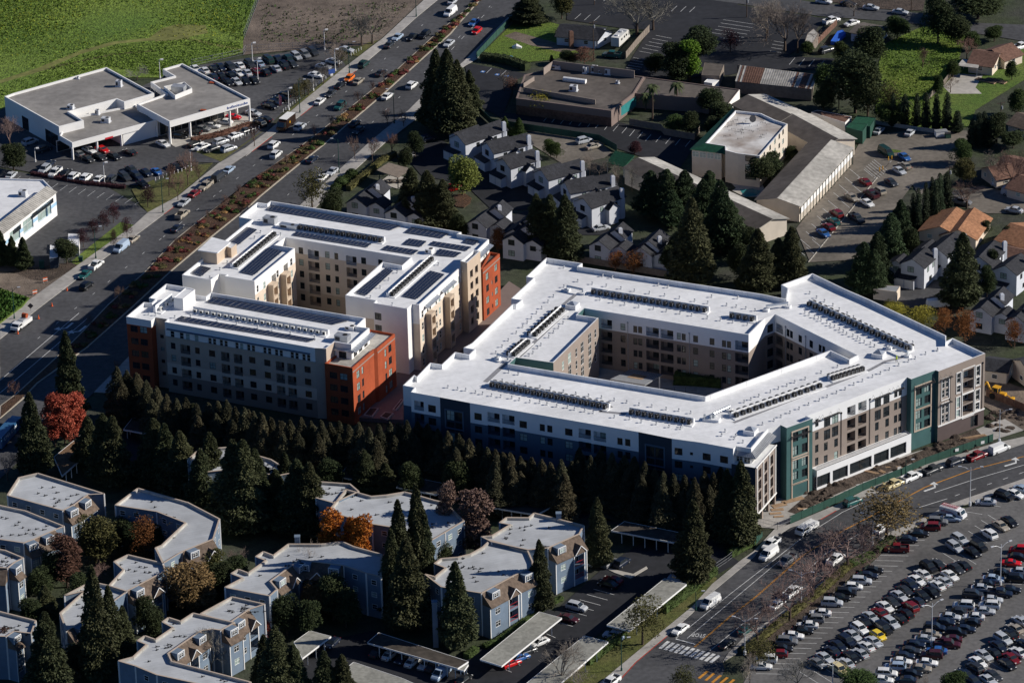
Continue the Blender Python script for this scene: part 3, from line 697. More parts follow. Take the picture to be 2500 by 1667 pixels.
def duct(s, where):
    P_ = WL(s, Z); r = thing('roof_duct', 'bent silver duct '+where, 'duct', P_[0]); m = MB()
    q = [P_[0]+Vector((0,0,.1)), P_[0]+Vector((0,0,1.2))]+[p+Vector((0,0,1.2)) for p in P_[1:]]+[P_[-1]+Vector((0,0,.1))]
    m.tube(q,.3,8); m.build('pipe','galv',r)
    for p in (P_[0],P_[-1]): b_ = MB(); b_.box((p.x,p.y,Z+.25),(1.3,1.3,.5),-.4); b_.build('curb','roof_white',r)
duct('r 905,440 1090,480','at the end of the rear condenser row'); duct('s 1130,580 1390,540','where the rear and right wings meet'); duct('8 480,210 780,340','beside the worker on the roof')
duct('t 500,790 690,700','at the street corner of the white roof'); duct('6 1720,110 1890,160','beside the left light well')
fl = thing('roof_flues', 'cluster of silver flues on a white curb at the street corner', 'flue', WL('t 470,820',Z)[0]); m = MB()
for x, y, h in ((0,0,1.6),(.7,.3,1.5),(-1.4,.2,1.5),(.3,.8,1.3)): m.tube([(x,y,0),(x,y,h)],.28,9)
m.build('pipe','galv',fl,(0,0,0)); m = MB(); m.box((.2,.3,.3),(3.6,1.8,.6),-.3); m.build('curb','roof_white',fl,(0,0,0))
def pad(s, wd, where):
    P_ = WL(s, Z); m = MB()
    for p, q in zip(P_, P_[1:]):
        e = (q-p).normalized(); n = Vector((e.y,-e.x,0))*wd/2; z = Vector((0,0,.02))
        m.face([p-n+z,q-n+z,q+n+z,p+n+z][::-1] if (q-p).cross(n).z > 0 else [p-n+z,q-n+z,q+n+z,p+n+z])
    tag(m.build('walkway_mat','walkpad'), 'grey walkway mat on the white roof '+where, 'mat', 'walkway mats')
pad('r 1000,490 860,610',1.0,'beside the left skylight'); pad('r 890,690 330,1230',1.0,'beside the left wing condensers'); pad('6 1900,140 1520,490',1.2,'near the left light well')
pad('t 740,840 l 1060,270 8 420,420 720,350',.9,'along the street wing condensers'); pad('k 960,560 860,600 1100,625',1.0,'between the two front rows')
# ================================================================ tan and rust apartment buildings (A)
ZA1 = 18.0
A1o = WL('1 690,715 2 870,740 1055,750 1195,637 1470,682 1770,410 1560,382 1705,245 1 1450,228 1365,295 1188,268 1188,178 1120,155 715,85 430,320 535,340 470,402 345,388 55,628 465,695 535,640 735,670', ZA1)
ao = {}; ab = {}
a, b = E(A1o,0); ab['o',0] = [(4.6,2),(7.6,3),(14.3,1),(99,0)]
ao['o',0] = cols(0,a,b,[('1',818,920,1.1,1.7),('1',970,945,1.1,1.7),('1',1070,962,1.1,1.7),('1',1215,985,1.1,1.7),('1',1437,1032,.95,1.7),('1',1512,1045,.95,1.7),('1',1625,1063,.95,1.7),('1',1702,1078,.95,1.7),('1',1882,1107,.95,1.7),('1',1960,1122,.95,1.7),('1',2077,1140,.95,1.7),('1',2153,1155,.95,1.7),
   ('2',45,780,.95,1.7),('2',122,795,.95,1.7),('2',238,815,.95,1.7),('2',315,830,.95,1.7),('2',497,858,.95,1.7),('2',575,872,.95,1.7),('2',690,893,.95,1.7),('2',767,905,.95,1.7)],1,style='w') \
  + cols(0,a,b,[('1',830,1110,1.2,1.6),('1',1230,1190,1.2,1.6),('1',1472,1235,1.6,1.6),('1',2135,1345,1.6,1.6),('2',85,985,1.6,1.6),('2',750,1095,1.6,1.6)],4,3.15) \
  + cols(0,a,b,[('1',1030,1170,2.6,2.3),('1',1690,1290,2.2,2.3),('1',1900,1325,2.2,2.3),('2',295,1040,2.2,2.3),('2',485,1075,2.2,2.3)],4,3.15,loggia=True)
for i in (1,2): ab['o',i] = [(99,1)]
for i in range(22): ab.setdefault(('o',i), [(99,0)])
ab['o',18] = ab['o',17] = ab['o',19] = ab['o',16] = [(16.2,4),(99,0)]
a, b = E(A1o,18); ao['o',18] = cols(0,a,b,[('1',185,830,1.9,1.6),('1',340,850,1.9,1.6)],5,3.15)
ab['o',20] = ab['o',21] = [(99,1)]
a, b = E(A1o,20); ao['o',20] = cols(0,a,b,[('1',645,955,.9,.9)],4,3.2)
a, b = E(A1o,3); ao['o',3] = cols(0,a,b,[('2',1328,850,1.9,1.8)],1)
a, b = E(A1o,4); ao['o',4] = cols(0,a,b,[('2',1540,815,1.8,1.8),('2',1625,735,1.8,1.8),('2',1712,655,1.8,1.8)],1)
rA1, _, _ = flat('apartment_building', 'long tan and rust-red apartment bar with solar panels beside the conifer row', 'building', A1o, ZA1, 1.0, ['white','tan','taupe','cream','rust'], bands=ab, ops=ao)
flush(rA1)
RZ = 14.6
R1 = WL('2 1030,990 1490,1070 1840,765 1900,750 2190,505 1790,435', RZ)
ro = {}
a, b = E(R1,0); ro['o',0] = cols(0,a,b,[('2',1175,1190,1.9,1.6),('2',1345,1215,1.9,1.6)],5,3.1)
a, b = E(R1,1); ro['o',1] = cols(0,a,b,[('2',1585,1170,1.5,1.9),('2',1657,1105,.9,1.9)],4,3.1,blind=.7)
a, b = E(R1,3); ro['o',3] = cols(0,a,b,[('2',2035,820,.9,1.9),('2',2108,745,1.5,1.9)],4,3.1,blind=.7)
flat_r, _, _ = flat('red_wing', 'rust-red four-storey corner wing of the front tan building', 'building', R1, RZ, .5, ['rust'], bands={'o':[(99,0)]}, ops=ro, roofm='tar_light', t=.3)
flush(flat_r)
def sheet_canopy(root, a, b, u0, u1, z, d=1.1, m='galv'):
    e = Vector((b.x-a.x,b.y-a.y,0)).normalized(); n = Vector((e.y,-e.x,0)); q = Vector((a.x,a.y,0)); r = MB(); Zv = Vector((0,0,1))
    P0, P1 = q+e*u0, q+e*u1
    top = [P0+n*d+Zv*z, P1+n*d+Zv*z, P1+n*.03+Zv*(z+.35), P0+n*.03+Zv*(z+.35)]
    r.face(top); r.face([p-Zv*.12 for p in top][::-1]); r.bar(top[0]-Zv*.06, top[1]-Zv*.06, .06, .14)
    for i in (0,1): r.face([top[i*1],top[i*1]-Zv*.12,top[3-i*1]-Zv*.12,top[3-i*1]])
    k = max(2,int((u1-u0)/1.0))
    for i in range(k+1): r.bar(top[0].lerp(top[1],i/k)+Zv*.02, top[3].lerp(top[2],i/k)+Zv*.02, .05, .05)
    r.build('awning', m, root)
a, b = E(A1o,4); sheet_canopy(rA1,a,b,-.5,(b-a).length+.5,16.4,1.3)
a, b = E(A1o,3); sheet_canopy(rA1,a,b,0,(b-a).length+.8,16.4,.8)
a, b = E(A1o,0); L = (b-a).length
m = MB(); e = (b-a).normalized(); n = Vector((e.y,-e.x,0)); m.bar(Vector((a.x,a.y,16.4))+n*.3+e*.6, Vector((b.x,b.y,16.4))+n*.3-e*1.2, .7, .12); m.build('awning','slate',rA1)
m = MB(); m.bar(Vector((a.x,a.y,14.35))+n*.1, Vector((b.x,b.y,14.35))+n*.1, .3, .25); m.build('cornice','tan',rA1)
# rear U-shaped building
A2o = WL('3 30,1290 505,1372 645,1272 760,1288 730,1312 1225,1392 1890,850 1572,797 1738,672 4 690,603 545,730 230,672 5 20,545 520,630 485,675 1040,768 1120,692 1240,705 4 1505,770 1985,300 1480,207 1530,182 500,3 3 1490,72 1430,117 1270,95 970,340 1180,377 1070,458', 18.0)
uo = {}; ub_ = {'o': [(4.5,2),(14.3,1),(99,0)]}
for i in (0,1,2,3,4,14,15): ub_['o',i] = [(99,0)]
ub_['o',12] = [(13.0,1),(99,0)]; ub_['o',16] = [(13.0,1),(99,0)]
a, b = E(A2o,5); uo['o',5] = cols(0,a,b,[('3',1278,1520,.9,1.8),('3',1390,1462,1.1,1.9),('3',1607,1275,1.1,1.9),('3',1833,1080,1.1,1.9)],5,3.1,style='w',blind=.5)+cols(0,a,b,[('3',1545,1360,2.2,2.4),('3',1742,1190,2.2,2.4)],5,3.1,loggia=True)
a, b = E(A2o,8); uo['o',8] = cols(0,a,b,[('f',440,628,1.2,1.7),('f',650,660,1.2,1.7),('f',722,672,1.0,1.7),('f',940,708,1.3,1.7),('f',1075,725,1.2,1.7)],5,3.1,blind=.1)+cols(0,a,b,[('f',540,660,3.0,2.4),('f',842,708,2.8,2.4)],5,3.1,loggia=True)
a, b = E(A2o,14); uo['o',14] = cols(0,a,b,[('5',562,895,1.7,1.8)],4,3.1,style='d',blind=.1)
a, b = E(A2o,17)
uo['o',17] = cols(0,a,b,[('5',1295,855,1.0,1.9),('5',1380,770,1.0,1.9),('5',1422,725,1.0,1.9),('5',1522,645,.8,1.8),('5',1575,600,1.0,1.8),('5',1672,500,1.0,1.9),('5',1712,460,1.0,1.9),('5',1800,380,1.0,1.9),('5',1898,290,.9,1.9)],5,3.1,style='w',blind=.5) \
   + cols(0,a,b,[('5',1430,945,2.0,2.3),('5',1735,665,2.0,2.3)],4,3.1,loggia=True)
a, b = E(A2o,18); uo['o',18] = cols(0,a,b,[('4',1905,555,1.0,1.9),('4',1942,515,1.0,1.9)],1,style='w',blind=.5)
rA2, _, _ = flat('apartment_building', 'U-shaped tan apartment building with a deep courtyard and solar-panelled white roof', 'building', A2o, 18.0, 1.0, ['white','cream','beige'], bands=ub_, ops=uo)
flush(rA2)
a, b = E(A2o,17)
for x0,y0,x1,y1 in (('5',1320,0,0),): pass
for (x0,y0),(x1,y1) in (((1320,720),(1530,555)),((1595,465),(1800,300))):
    u0 = onwall('5',x0,y0,a,b)[0]; u1 = onwall('5',x1,y1,a,b)[0]; sheet_canopy(rA2,a,b,u0,u1,16.2,1.0)
a, b = E(A2o,18); sheet_canopy(rA2,a,b,.5,(b-a).length,16.6,1.2)
# projecting balcony stacks
for (i,t,x,y) in ((17,'5',1385,1060),(17,'5',1690,775),(5,'3',1480,1470),(5,'3',1690,1280)):
    a, b = E(A2o,i); u, z = onwall(t,x,y,a,b); e = Vector((b.x-a.x,b.y-a.y,0)).normalized(); n = Vector((e.y,-e.x,0)); m = MB(); L_ = 2.2
    c = Vector((a.x,a.y,0))+e*u+n*.8; zt = 14.4
    for k in (-1,1):
        p = c+e*(k*L_/2); m.box((p.x,p.y,zt/2),(.35,1.6,zt),math.atan2(e.y,e.x))
    for j in range(5):
        m.box((c.x,c.y,zt-.4-j*3.1),(L_,1.6,.9),math.atan2(e.y,e.x))
    m.build('balcony_stack','beige',rA2)
T = WL('4 1512,657 1625,688 1842,492 1730,470', 19.5); to = {}
a, b = E(T,1); to['o',1] = cols(0,a,b,[('4',1697,870,1.6,2.0),('4',1780,795,1.6,2.0)],5,3.1,depth=.5)
rT, _, _ = flat('stair_tower', 'tall plain beige stair tower between tan walls and rust wing', 'building', T, 19.5, 1.2, ['beige'], ops=to); flush(rT)
R2 = WL('4 1845,792 1882,792 2162,537 1995,505', RZ); ro = {}
a, b = E(R2,1); ro['o',1] = cols(0,a,b,[('4',1957,910,1.5,1.8),('4',2100,765,1.5,1.8),('4',2037,1010,.5,1.0)],5,3.1,blind=.6)
rR2, _, _ = flat('red_wing', 'rust-red end wing of the rear tan building beside the stair tower', 'building', R2, RZ, .6, ['rust'], ops=ro, roofm='tar', t=.3); flush(rR2)
for (a,b), rt in ((E(R2,1),rR2),(E(R1,3),flat_r),(E(R1,1),flat_r)):
    bd = MB(); e = Vector((b.x-a.x,b.y-a.y,0)).normalized(); n = Vector((e.y,-e.x,0)); bd.bar(Vector((a.x,a.y,13.5))+n*.03, Vector((b.x,b.y,13.5))+n*.03, .06, .3); bd.build('band','taupe',rt)
# stair and lift houses on the roofs
def bulk(s, z0, h, m, label, ztop=None, eave=0):
    P_ = WL(s, z0+h); r, o, _ = flat('roof_house', label, 'roof house', P_, z0+h, .12, [m], z0=z0, roofm='roof_white', t=.15)
    if eave:
        q = MB(); q.prism(offset(o,-eave), z0+h+.01, z0+h+.25); q.build('eave','roof_white',r)
    return r
bulk('1 835,312 990,332 1188,180 1035,152', 17.0, 3.0, 'white', 'white stair house with skylight on the front tan building')
bulk('3 690,800 840,850 930,780 780,745', 17.0, 2.6, 'beige', 'beige lift house on the left wing of the rear tan building')
bulk('3 335,890 600,925 790,770 540,705', 17.0, 3.1, 'beige', 'beige roof house with a wide overhanging white roof', eave=.5)
# solar arrays: every panel a part
PAN = {}
def solar(s, nx, ny, where, z=17.0, tilt=.0):
    """four corners 'left-front right-front right-back left-back' -> nx by ny panels"""
    c = WL(s, z+.25); r = thing('solar_array', where, 'solar panels', (c[0]+c[2])/2, 0, 'solar arrays')
    for i in range(nx):
        for j in range(ny):
            def P(u, v): return (c[0].lerp(c[1],u)).lerp(c[3].lerp(c[2],u), v)
            g_ = .035; h_ = .03 if ny > 1 else .01
            q = [P((i+g_)/nx,(j+h_)/ny), P((i+1-g_)/nx,(j+h_)/ny), P((i+1-g_)/nx,(j+1-h_)/ny), P((i+g_)/nx,(j+1-h_)/ny)]
            o = q[0]; m = MB(); up = Vector((0,0,.05)); m.face([p+up for p in q], 0); n = len(q)
            for k in range(4): m.face([q[k],q[(k+1)%4],q[(k+1)%4]+up,q[k]+up], 1)
            m.build('panel', ['solar','solar_edge'], r)
    m = MB()
    P_ = lambda u, v: (c[0].lerp(c[1],u)).lerp(c[3].lerp(c[2],u), v)-Vector((0,0,.12))
    for v in (.12,.88): m.bar(P_(0,v), P_(1,v), .08, .12)
    m.build('rail','solar_edge',r)
solar('1 870,680 2 770,630 895,595 1 965,618', 24, 1, 'long solar array on the front tan roof beside the front parapet')
solar('1 1370,382 2 1180,345 1430,285 1 1490,302', 22, 1, 'long solar array on the front tan roof beside the rear parapet')
solar('3 180,1255 365,1305 515,1180 335,1135', 5, 3, 'small square solar array at the front corner of the rear tan roof')
solar('3 780,745 965,795 1275,545 1090,495', 5, 7, 'solar array beside the left parapet of the rear tan roof')
solar('3 985,1240 1225,1292 1690,905 1450,838', 5, 11, 'large solar array on the left wing of the rear tan roof')
solar('3 1855,630 f 970,598 1005,572 400,477', 20, 1, 'narrow solar array along the courtyard edge of the rear tan roof')
solar('3 1415,215 f 1160,460 1240,430 200,265', 28, 1, 'long solar array along the far parapet of the rear tan roof')
solar('4 590,180 1210,275 1325,205 700,98', 8, 1, 'eight-column solar array near the far right of the rear tan roof')
solar('4 560,375 870,415 960,330 665,285', 5, 1, 'five-column solar array in the middle of the rear tan roof')
solar('4 210,462 740,545 830,480 300,400', 7, 1, 'solar array at the inner corner of the rear tan roof')
solar('4 1000,385 1620,485 1700,425 1060,330', 8, 1, 'solar array in front of the small corner array')
solar('4 1545,345 1760,385 1820,325 1610,290', 4, 1, 'smallest solar array by the far right parapet')
solar('4 1080,555 1440,585 1540,520 1170,455', 6, 1, 'solar array behind the wide roof vent')
solar('5 175,500 375,545 815,140 690,95', 4, 10, 'solar array on the right wing beside the courtyard parapet')
solar('5 960,555 1210,605 1665,200 1420,140', 5, 11, 'large solar array on the right wing beside the lit parapet')
Z = 17.0
ac_row(*seg('1 1165,545 2 1090,520',17.0), 22, 'w', 'white condenser row on the front tan roof', 'white condensers', pair=True)
ac_row(*seg('f 425,450 1105,555',17.0), 16, 'b', 'condenser row along the rear tan roof', 'condensers on the tan roof', pair=True)
ac_row(*seg('3 862,1180 1530,635',17.0), 14, 'b', 'condenser row on the left wing of the tan roof', 'condensers on the tan roof')
ac_row(*seg('5 735,575 4 1015,640',17.0), 15, 'b', 'condenser row on the right wing of the tan roof', 'condensers on the tan roof')
ac_row(*seg('1 540,560 815,350',17.0), 3, 'w', 'short white row beside the white stair house', 'white condensers', h=1.8)
def rtu(s, where, d=(2.2,1.6,1.4), m='metal_grey', z=17.0, rz=-.43):
    p = WL(s, z)[0]; r = thing('rooftop_unit', where, 'air handler', p, rz); b_ = MB(); b_.box((0,0,d[2]/2+.15),d); b_.build('cabinet',m,r,(0,0,0))
    f = MB(); f.tube([(d[0]*.2,0,d[2]+.15),(d[0]*.2,0,d[2]+.22)],d[1]*.3,10); f.build('fan','ac_black',r,(0,0,0))
    k = MB(); k.box((0,0,.08),(d[0]+.4,d[1]+.4,.16)); k.build('curb','metal_light',r,(0,0,0)); q = MB(); q.box((-d[0]*.25,-d[1]/2-.01,d[2]*.5+.1),(d[0]*.35,.02,d[2]*.6)); q.build('grille','metal_dark',r,(0,0,0)); return r
rtu('2 1330,620','grey air handler above the rust wing',(3.4,2.0,1.5)); rtu('3 1490,440','grey air handler at the left corner of the rear tan roof',(3.2,2.0,1.6)); rtu('3 1800,520','low sheet-metal plenum beside the long condenser row',(4.8,1.6,.9),'galv'); rtu('4 1010,520','flue box amid solar panels at the inner corner',(1.7,1.7,1.0),'white'); rtu('2 1460,430','flue box with pipes above the rust wing',(2.2,1.6,.8),'white')
vents('1 430,600 545,610 860,650 1120,640', 17.0, 'at the left end of the front tan roof')
vents('1 1560,710 1880,760 2230,820 2 170,450 470,510 870,580', 17.0, 'between condensers and panels on the front tan roof')
vents('3 490,1350 660,1210 780,1100 1330,600 1230,690 1660,640 1370,380', 17.0, 'on the left wing of the rear tan roof')
vents('5 440,590 600,430 740,300 880,180 1560,50 800,710', 17.0, 'on the right wing of the rear tan roof')
# plaza between the buildings
slab('plaza', WL('j 900,680 1260,700 1260,560 1500,300 2300,-280 f 2100,900 1720,1300 1300,1560 j 1200,330 1000,560'), 1.0, 'band_brown')
for i, s in enumerate(('j 940,630 990,570 1060,575 1010,640','j 1070,640 1110,605 1180,612 1130,662','j 1170,585 1240,500 1260,510 1200,590')):
    P_ = ccw(WL(s, 1.4)); m = MB(); m.prism(P_, 1.0, 1.4); o = tag(m.build('planter','concrete'), '%s low square planter from the left in the plaza by the rust wing' % nth(i), 'planter', 'plaza planters')
    q = MB(); q.poly([Vector((p.x,p.y,1.42)) for p in offset(P_,.25)]); q.build('soil','dirt_dark',o,(0,0,0))
# courtyard of the white-roofed building
struct('courtyard', offset(ccw(Bh), -.05), 3.25, 'concrete_walk')
rP = thing('pavilion', 'courtyard pavilion with ribbed metal roof and sunken deck', 'pavilion', WL('r 1780,1480',3.3)[0])
P_ = WL('r 1420,1500 1840,1568 2040,1445 1680,1380', 7.0); m = MB(); m.prism(P_, 6.85, 7.1); m.build('roof','metal_grey',rP)
m = MB()
for i in range(19):
    p = P_[3].lerp(P_[2],i/18); q = P_[0].lerp(P_[1],i/18); m.bar(p+Vector((0,0,.14)), p.lerp(q,.5)+Vector((0,0,.14)), .08, .08)
m.build('seam','metal_dark',rP)
for p in offset(ccw(P_),.4): m = MB(); m.box((p.x,p.y,5.1),(.3,.3,3.6)); m.build('post','frame_white',rP)
m = MB(); q = offset(ccw(P_),2.2); m.prism(q, 7.1, 7.13); m.build('deck','wood',rP)
# ================================================================ car showroom
def soffit(root, pts, z, m='white'):
    b_ = MB(); b_.face([Vector((p.x,p.y,z)) for p in ccw(pts)][::-1]); b_.build('soffit', m, root)
def columns(root, pts, z, d=.5, m='white'):
    for p in pts:
        b_ = MB(); b_.box((p.x,p.y,z/2),(d,d,z),-.3); b_.build('column', m, root)
S0 = WL('a 1352,970 1995,787 1455,507 1297,552 1390,607 1200,655 1330,748 1090,830', 6.65)
rS, So, _ = flat('car_showroom', 'white flat-roofed car showroom with columned canopy and blue lettering', 'building', S0, 6.65, .55, ['white'], z0=4.9, roofm='roof_grey', t=.35)
soffit(rS, So, 4.92)
e01 = (So[1]-So[0]).normalized(); inn = Vector((-e01.y,e01.x,0))
gi = [So[0]+inn*7+e01*1, So[1]+inn*7-e01*4, So[2]-e01*2, So[3]+e01*.5, So[5], So[7]+e01*.5]
g_ = MB(); gi = [Vector((p.x,p.y,0)) for p in gi]
for i in range(6):
    a, b = gi[i], gi[(i+1)%6]
    facade(g_, a, b, 0, 4.91, [], [(99,0)])
g_.build('wall','white',rS)
a, b = gi[0], gi[1]; L = (b-a).length
for k in range(9): put_window(rS, a, b, L*(k+.5)/9, 2.2, L/9-.15, 4.0, 'd', -.03, 0)
columns(rS, WL('a 1360,1150 1520,1100 1836,1010 1993,968'), 4.9)
columns(rS, WL('a 1255,1090 1890,905'), 4.9)
struct('showroom_apron', WL('a 1370,1160 1400,1178 1560,1130 2030,965 1990,930 1700,880 1300,1020'), .1, 'concrete')
def text(s, size, p0, p1, z, m, name, label, out=.05, up=(0,0,1), parent=None, ext=.02):
    cu = bpy.data.curves.new(name,'FONT'); cu.body = s; cu.size = size; cu.extrude = ext; cu.align_x = 'CENTER'; cu.align_y = 'CENTER'; cu.resolution_u = 2
    to_ = bpy.data.objects.new(name, cu); COL.objects.link(to_)
    dg = bpy.context.evaluated_depsgraph_get(); me = bpy.data.meshes.new_from_object(to_.evaluated_get(dg)); bpy.data.objects.remove(to_)
    me.materials.clear(); me.materials.append(MATS[m]); e = (p1-p0); e.z = 0; e.normalize(); n = Vector((e.y,-e.x,0)); c = (p0+p1)/2
    w_ = max(v.co.x for v in me.vertices)-min(v.co.x for v in me.vertices); k = (p1-p0).length/w_
    o = obj(name, me, parent, (Vector((c.x,c.y,z))+n*out)-(parent.location if parent else Vector()))
    X, Y = e, Vector(up); o.rotation_euler = Matrix((X,Y,X.cross(Y))).transposed().to_euler(); o.scale = (k,1,1) if .5 < k < 2.5 else (1,1,1)
    if label: tag(o, label, 'lettering')
    return o
def wallpx(t, x, y, a, b):
    u, z = onwall(t, x, y, a, b); e = Vector((b.x-a.x,b.y-a.y,0)).normalized(); return Vector((a.x,a.y,0))+e*u, z
p, z = wallpx('a',1812,862,So[0],So[1]); q, z2 = wallpx('a',1975,822,So[0],So[1])
text('Infinitude', 1.05, p, q, (z+z2)/2, 'text_blue', 'lettering', None, .06, parent=rS)
V0 = WL('a 470,1012 668,962 550,890 930,790 990,815 1230,745 850,538 110,743 35,770', 6.5)
rV, Vo, _ = flat('service_hall', 'white service hall with grey flat roof beside the showroom', 'building', V0, 6.5, .6, ['white'], roofm='roof_grey', t=.35)
for x, y in ((205,1000),(390,1090),(440,1120)):
    u, z = onwall('a',x,y,Vo[8],Vo[0]); put_window(rV,Vo[8],Vo[0],u,1.9,3.2,3.6,'d',.02,0)
N0 = WL('a 475,1082 575,1140 1250,958 1080,835 560,940', 4.8)
rN, No, _ = flat('service_canopy', 'low white canopy with columns in front of the service hall', 'building', N0, 4.8, .5, ['white'], z0=3.3, roofm='roof_grey', t=.3)
soffit(rN, No, 3.32)
e01 = (No[2]-No[1]).normalized(); inn = Vector((-e01.y,e01.x,0)); L = (No[2]-No[1]).length
w0, w1 = No[1]+inn*7-e01*1, No[1]+inn*7+e01*(L*.58); w2 = No[1]+e01*(L*.6)+inn*.3; w3 = No[2]+inn*.3
g_ = MB()
for a, b in ((w0,w1),(w1,w2),(w2,w3)): facade(g_, a, b, 0, 3.31, [], [(99,0)])
g_.build('wall','white',rN)
for u in (2,7,12): put_window(rN,w0,w1,u,1.6,3.6,2.9,'d',-.02,0)
columns(rN, WL('a 583,1275 778,1215 970,1165'), 3.3, .45)
p = WL('a 1163,1040',3.9)[0]
b_ = MB(); q, z = wallpx('a',870,1100,No[1],No[2]); b_.box((q.x,q.y,z),(2.4,.1,.5),math.atan2(e01.y,e01.x)); b_.build('sign','text_red',rN)
def rtu2(s, z, where, d=(2,1.5,1.2), m='metal_light'): return rtu(s, where, d, m, z, -.3)
rtu2('a 565,868',5.9,'white box unit near the front of the service hall roof',(1.6,1.4,1.0)); rtu2('a 950,690',5.9,'tall grey cooler on the service hall roof',(1.5,1.3,1.6)); rtu2('a 845,975',4.3,'beige unit on the low canopy roof',(2.2,1.5,1.2)); rtu2('a 778,915',4.3,'small cooler on the low canopy roof',(1,1,1.3)); rtu2('a 622,630',5.9,'small vent box at the back of the service hall roof',(.6,.6,.5))
eq = thing('equipment_enclosure','white walled enclosure round a grey unit on the showroom roof','enclosure',WL('a 1420,730',6.1)[0])
P_ = ccw(WL('a 1308,690 1395,760 1530,705 1470,655',7.4)); m_ = MB()
for i in range(4):
    a, b = P_[i], P_[(i+1)%4]; m_.bar(Vector((a.x,a.y,6.75)),Vector((b.x,b.y,6.75)),.15,1.3)
m_.build('panel','white',eq); m_ = MB(); c = sum(P_,Vector())/4; m_.box((c.x,c.y,7.1),(3.6,2.4,2.0),-.3); m_.build('unit','metal_grey',eq)
for i, s in enumerate(('a 1690,665','a 1620,885')):
    p = WL(s,6.1)[0]; m_ = MB(); m_.box((0,0,.15),(1.4,1.0,.3),-.3); o = m_.build('roof_hatch','rust',None,(0,0,0)); o.location = p; tag(o, ('rusty hatch near the far edge of the showroom roof','rusty hatch near the front edge of the showroom roof')[i],'hatch')
# ================================================================ blue and white workshop at the left edge
ws = WL('e -330,760 445,160 345,60 -330,40', 6.5)
wo_ = cols(0, ws[0], ws[1], [('e',340,330,5.2,3.4),('e',225,420,5.2,3.4),('e',120,505,5.2,3.4),('e',390,295,2.4,3.4)],1,style='w',depth=.3,blind=1)+cols(0,ws[0],ws[1],[('e',340,290,11.5,1.3),('e',140,455,3.6,1.4)],1,blind=0)
rW, wso, _ = flat('workshop', 'blue and white workshop with roll-up doors at the left edge', 'building', ws, 6.5, .4, ['white','blue_light'], bands={('o',0):[(2.9,0),(3.9,1),(99,0)]}, ops={('o',0):wo_}, roofm='roof_white')
flush(rW)
a, b = wso[0], wso[1]; e = (b-a).normalized(); n = Vector((e.y,-e.x,0)); Zv = Vector((0,0,1)); m_ = MB(); L = (b-a).length
A_, B_ = a+n*.5, b+n*.5; C_, D_ = b-n*2.6+Zv*1.3, a-n*2.6+Zv*1.3
m_.face([A_,B_,C_,D_]); m_.face([b-n*2.6,C_,B_,b+n*.5]); m_.face([b-n*2.6,a-n*2.6,D_,C_])
k = 60
for i in range(k+1): m_.bar(A_.lerp(B_,i/k)+Zv*.03, D_.lerp(C_,i/k)+Zv*.03, .06, .08)
m_.build('roof_slope','tar_light',rW)
rtu2('e 185,190',6.1,'box unit on the workshop roof',(2,1.6,1.4))
# ================================================================ generic pitched houses
def gable(root, p, q, W_, ze, zr, wallm, roofm, over=.35, ops=True, z0=0, hip=0, name='roof'):
    """ridge from p to q (plan), W_ wide"""
    p = Vector((p.x,p.y,0)); q = Vector((q.x,q.y,0)); e = (q-p).normalized(); n = Vector((e.y,-e.x,0)); h = W_/2; Zv = Vector((0,0,1))
    w_ = MB(); c = [p+n*h, q+n*h, q-n*h, p-n*h]
    for i in (0,2): w_.face([c[i]+Zv*z0,c[i+1]+Zv*z0,c[i+1]+Zv*ze,c[i]+Zv*ze])
    w_.face([c[1]+Zv*z0,c[2]+Zv*z0,c[2]+Zv*ze,q+Zv*zr,c[1]+Zv*ze]); w_.face([c[3]+Zv*z0,c[0]+Zv*z0,c[0]+Zv*ze,p+Zv*zr,c[3]+Zv*ze])
    w_.build('wall', wallm, root)
    r_ = MB(); k = (zr-ze)/h; P0, Q0 = p-e*over, q+e*over; t = .14
    for s in (1,-1):
        E0 = P0+n*(s*(h+over)); E1 = Q0+n*(s*(h+over)); ze_ = ze-k*over+.06; R0, R1 = P0+Zv*(zr+.06), Q0+Zv*(zr+.06)
        quad = [E0+Zv*ze_,E1+Zv*ze_,R1,R0]; quad = quad if s == 1 else quad[::-1]
        r_.face(quad); dn = [v-Zv*t for v in quad]; r_.face(dn[::-1])
        for i in range(4): r_.face([quad[i],dn[i],dn[(i+1)%4],quad[(i+1)%4]])
    r_.build(name, roofm, root); return c
def chimney(root, p, z0, z1, m='townhouse', d=.9):
    b_ = MB(); b_.box((p.x,p.y,(z0+z1)/2),(d,d*.8,z1-z0),.35); b_.box((p.x,p.y,z1+.1),(d*.7,d*.5,.2),.35); b_.build('chimney', m, root)
TH = [0]
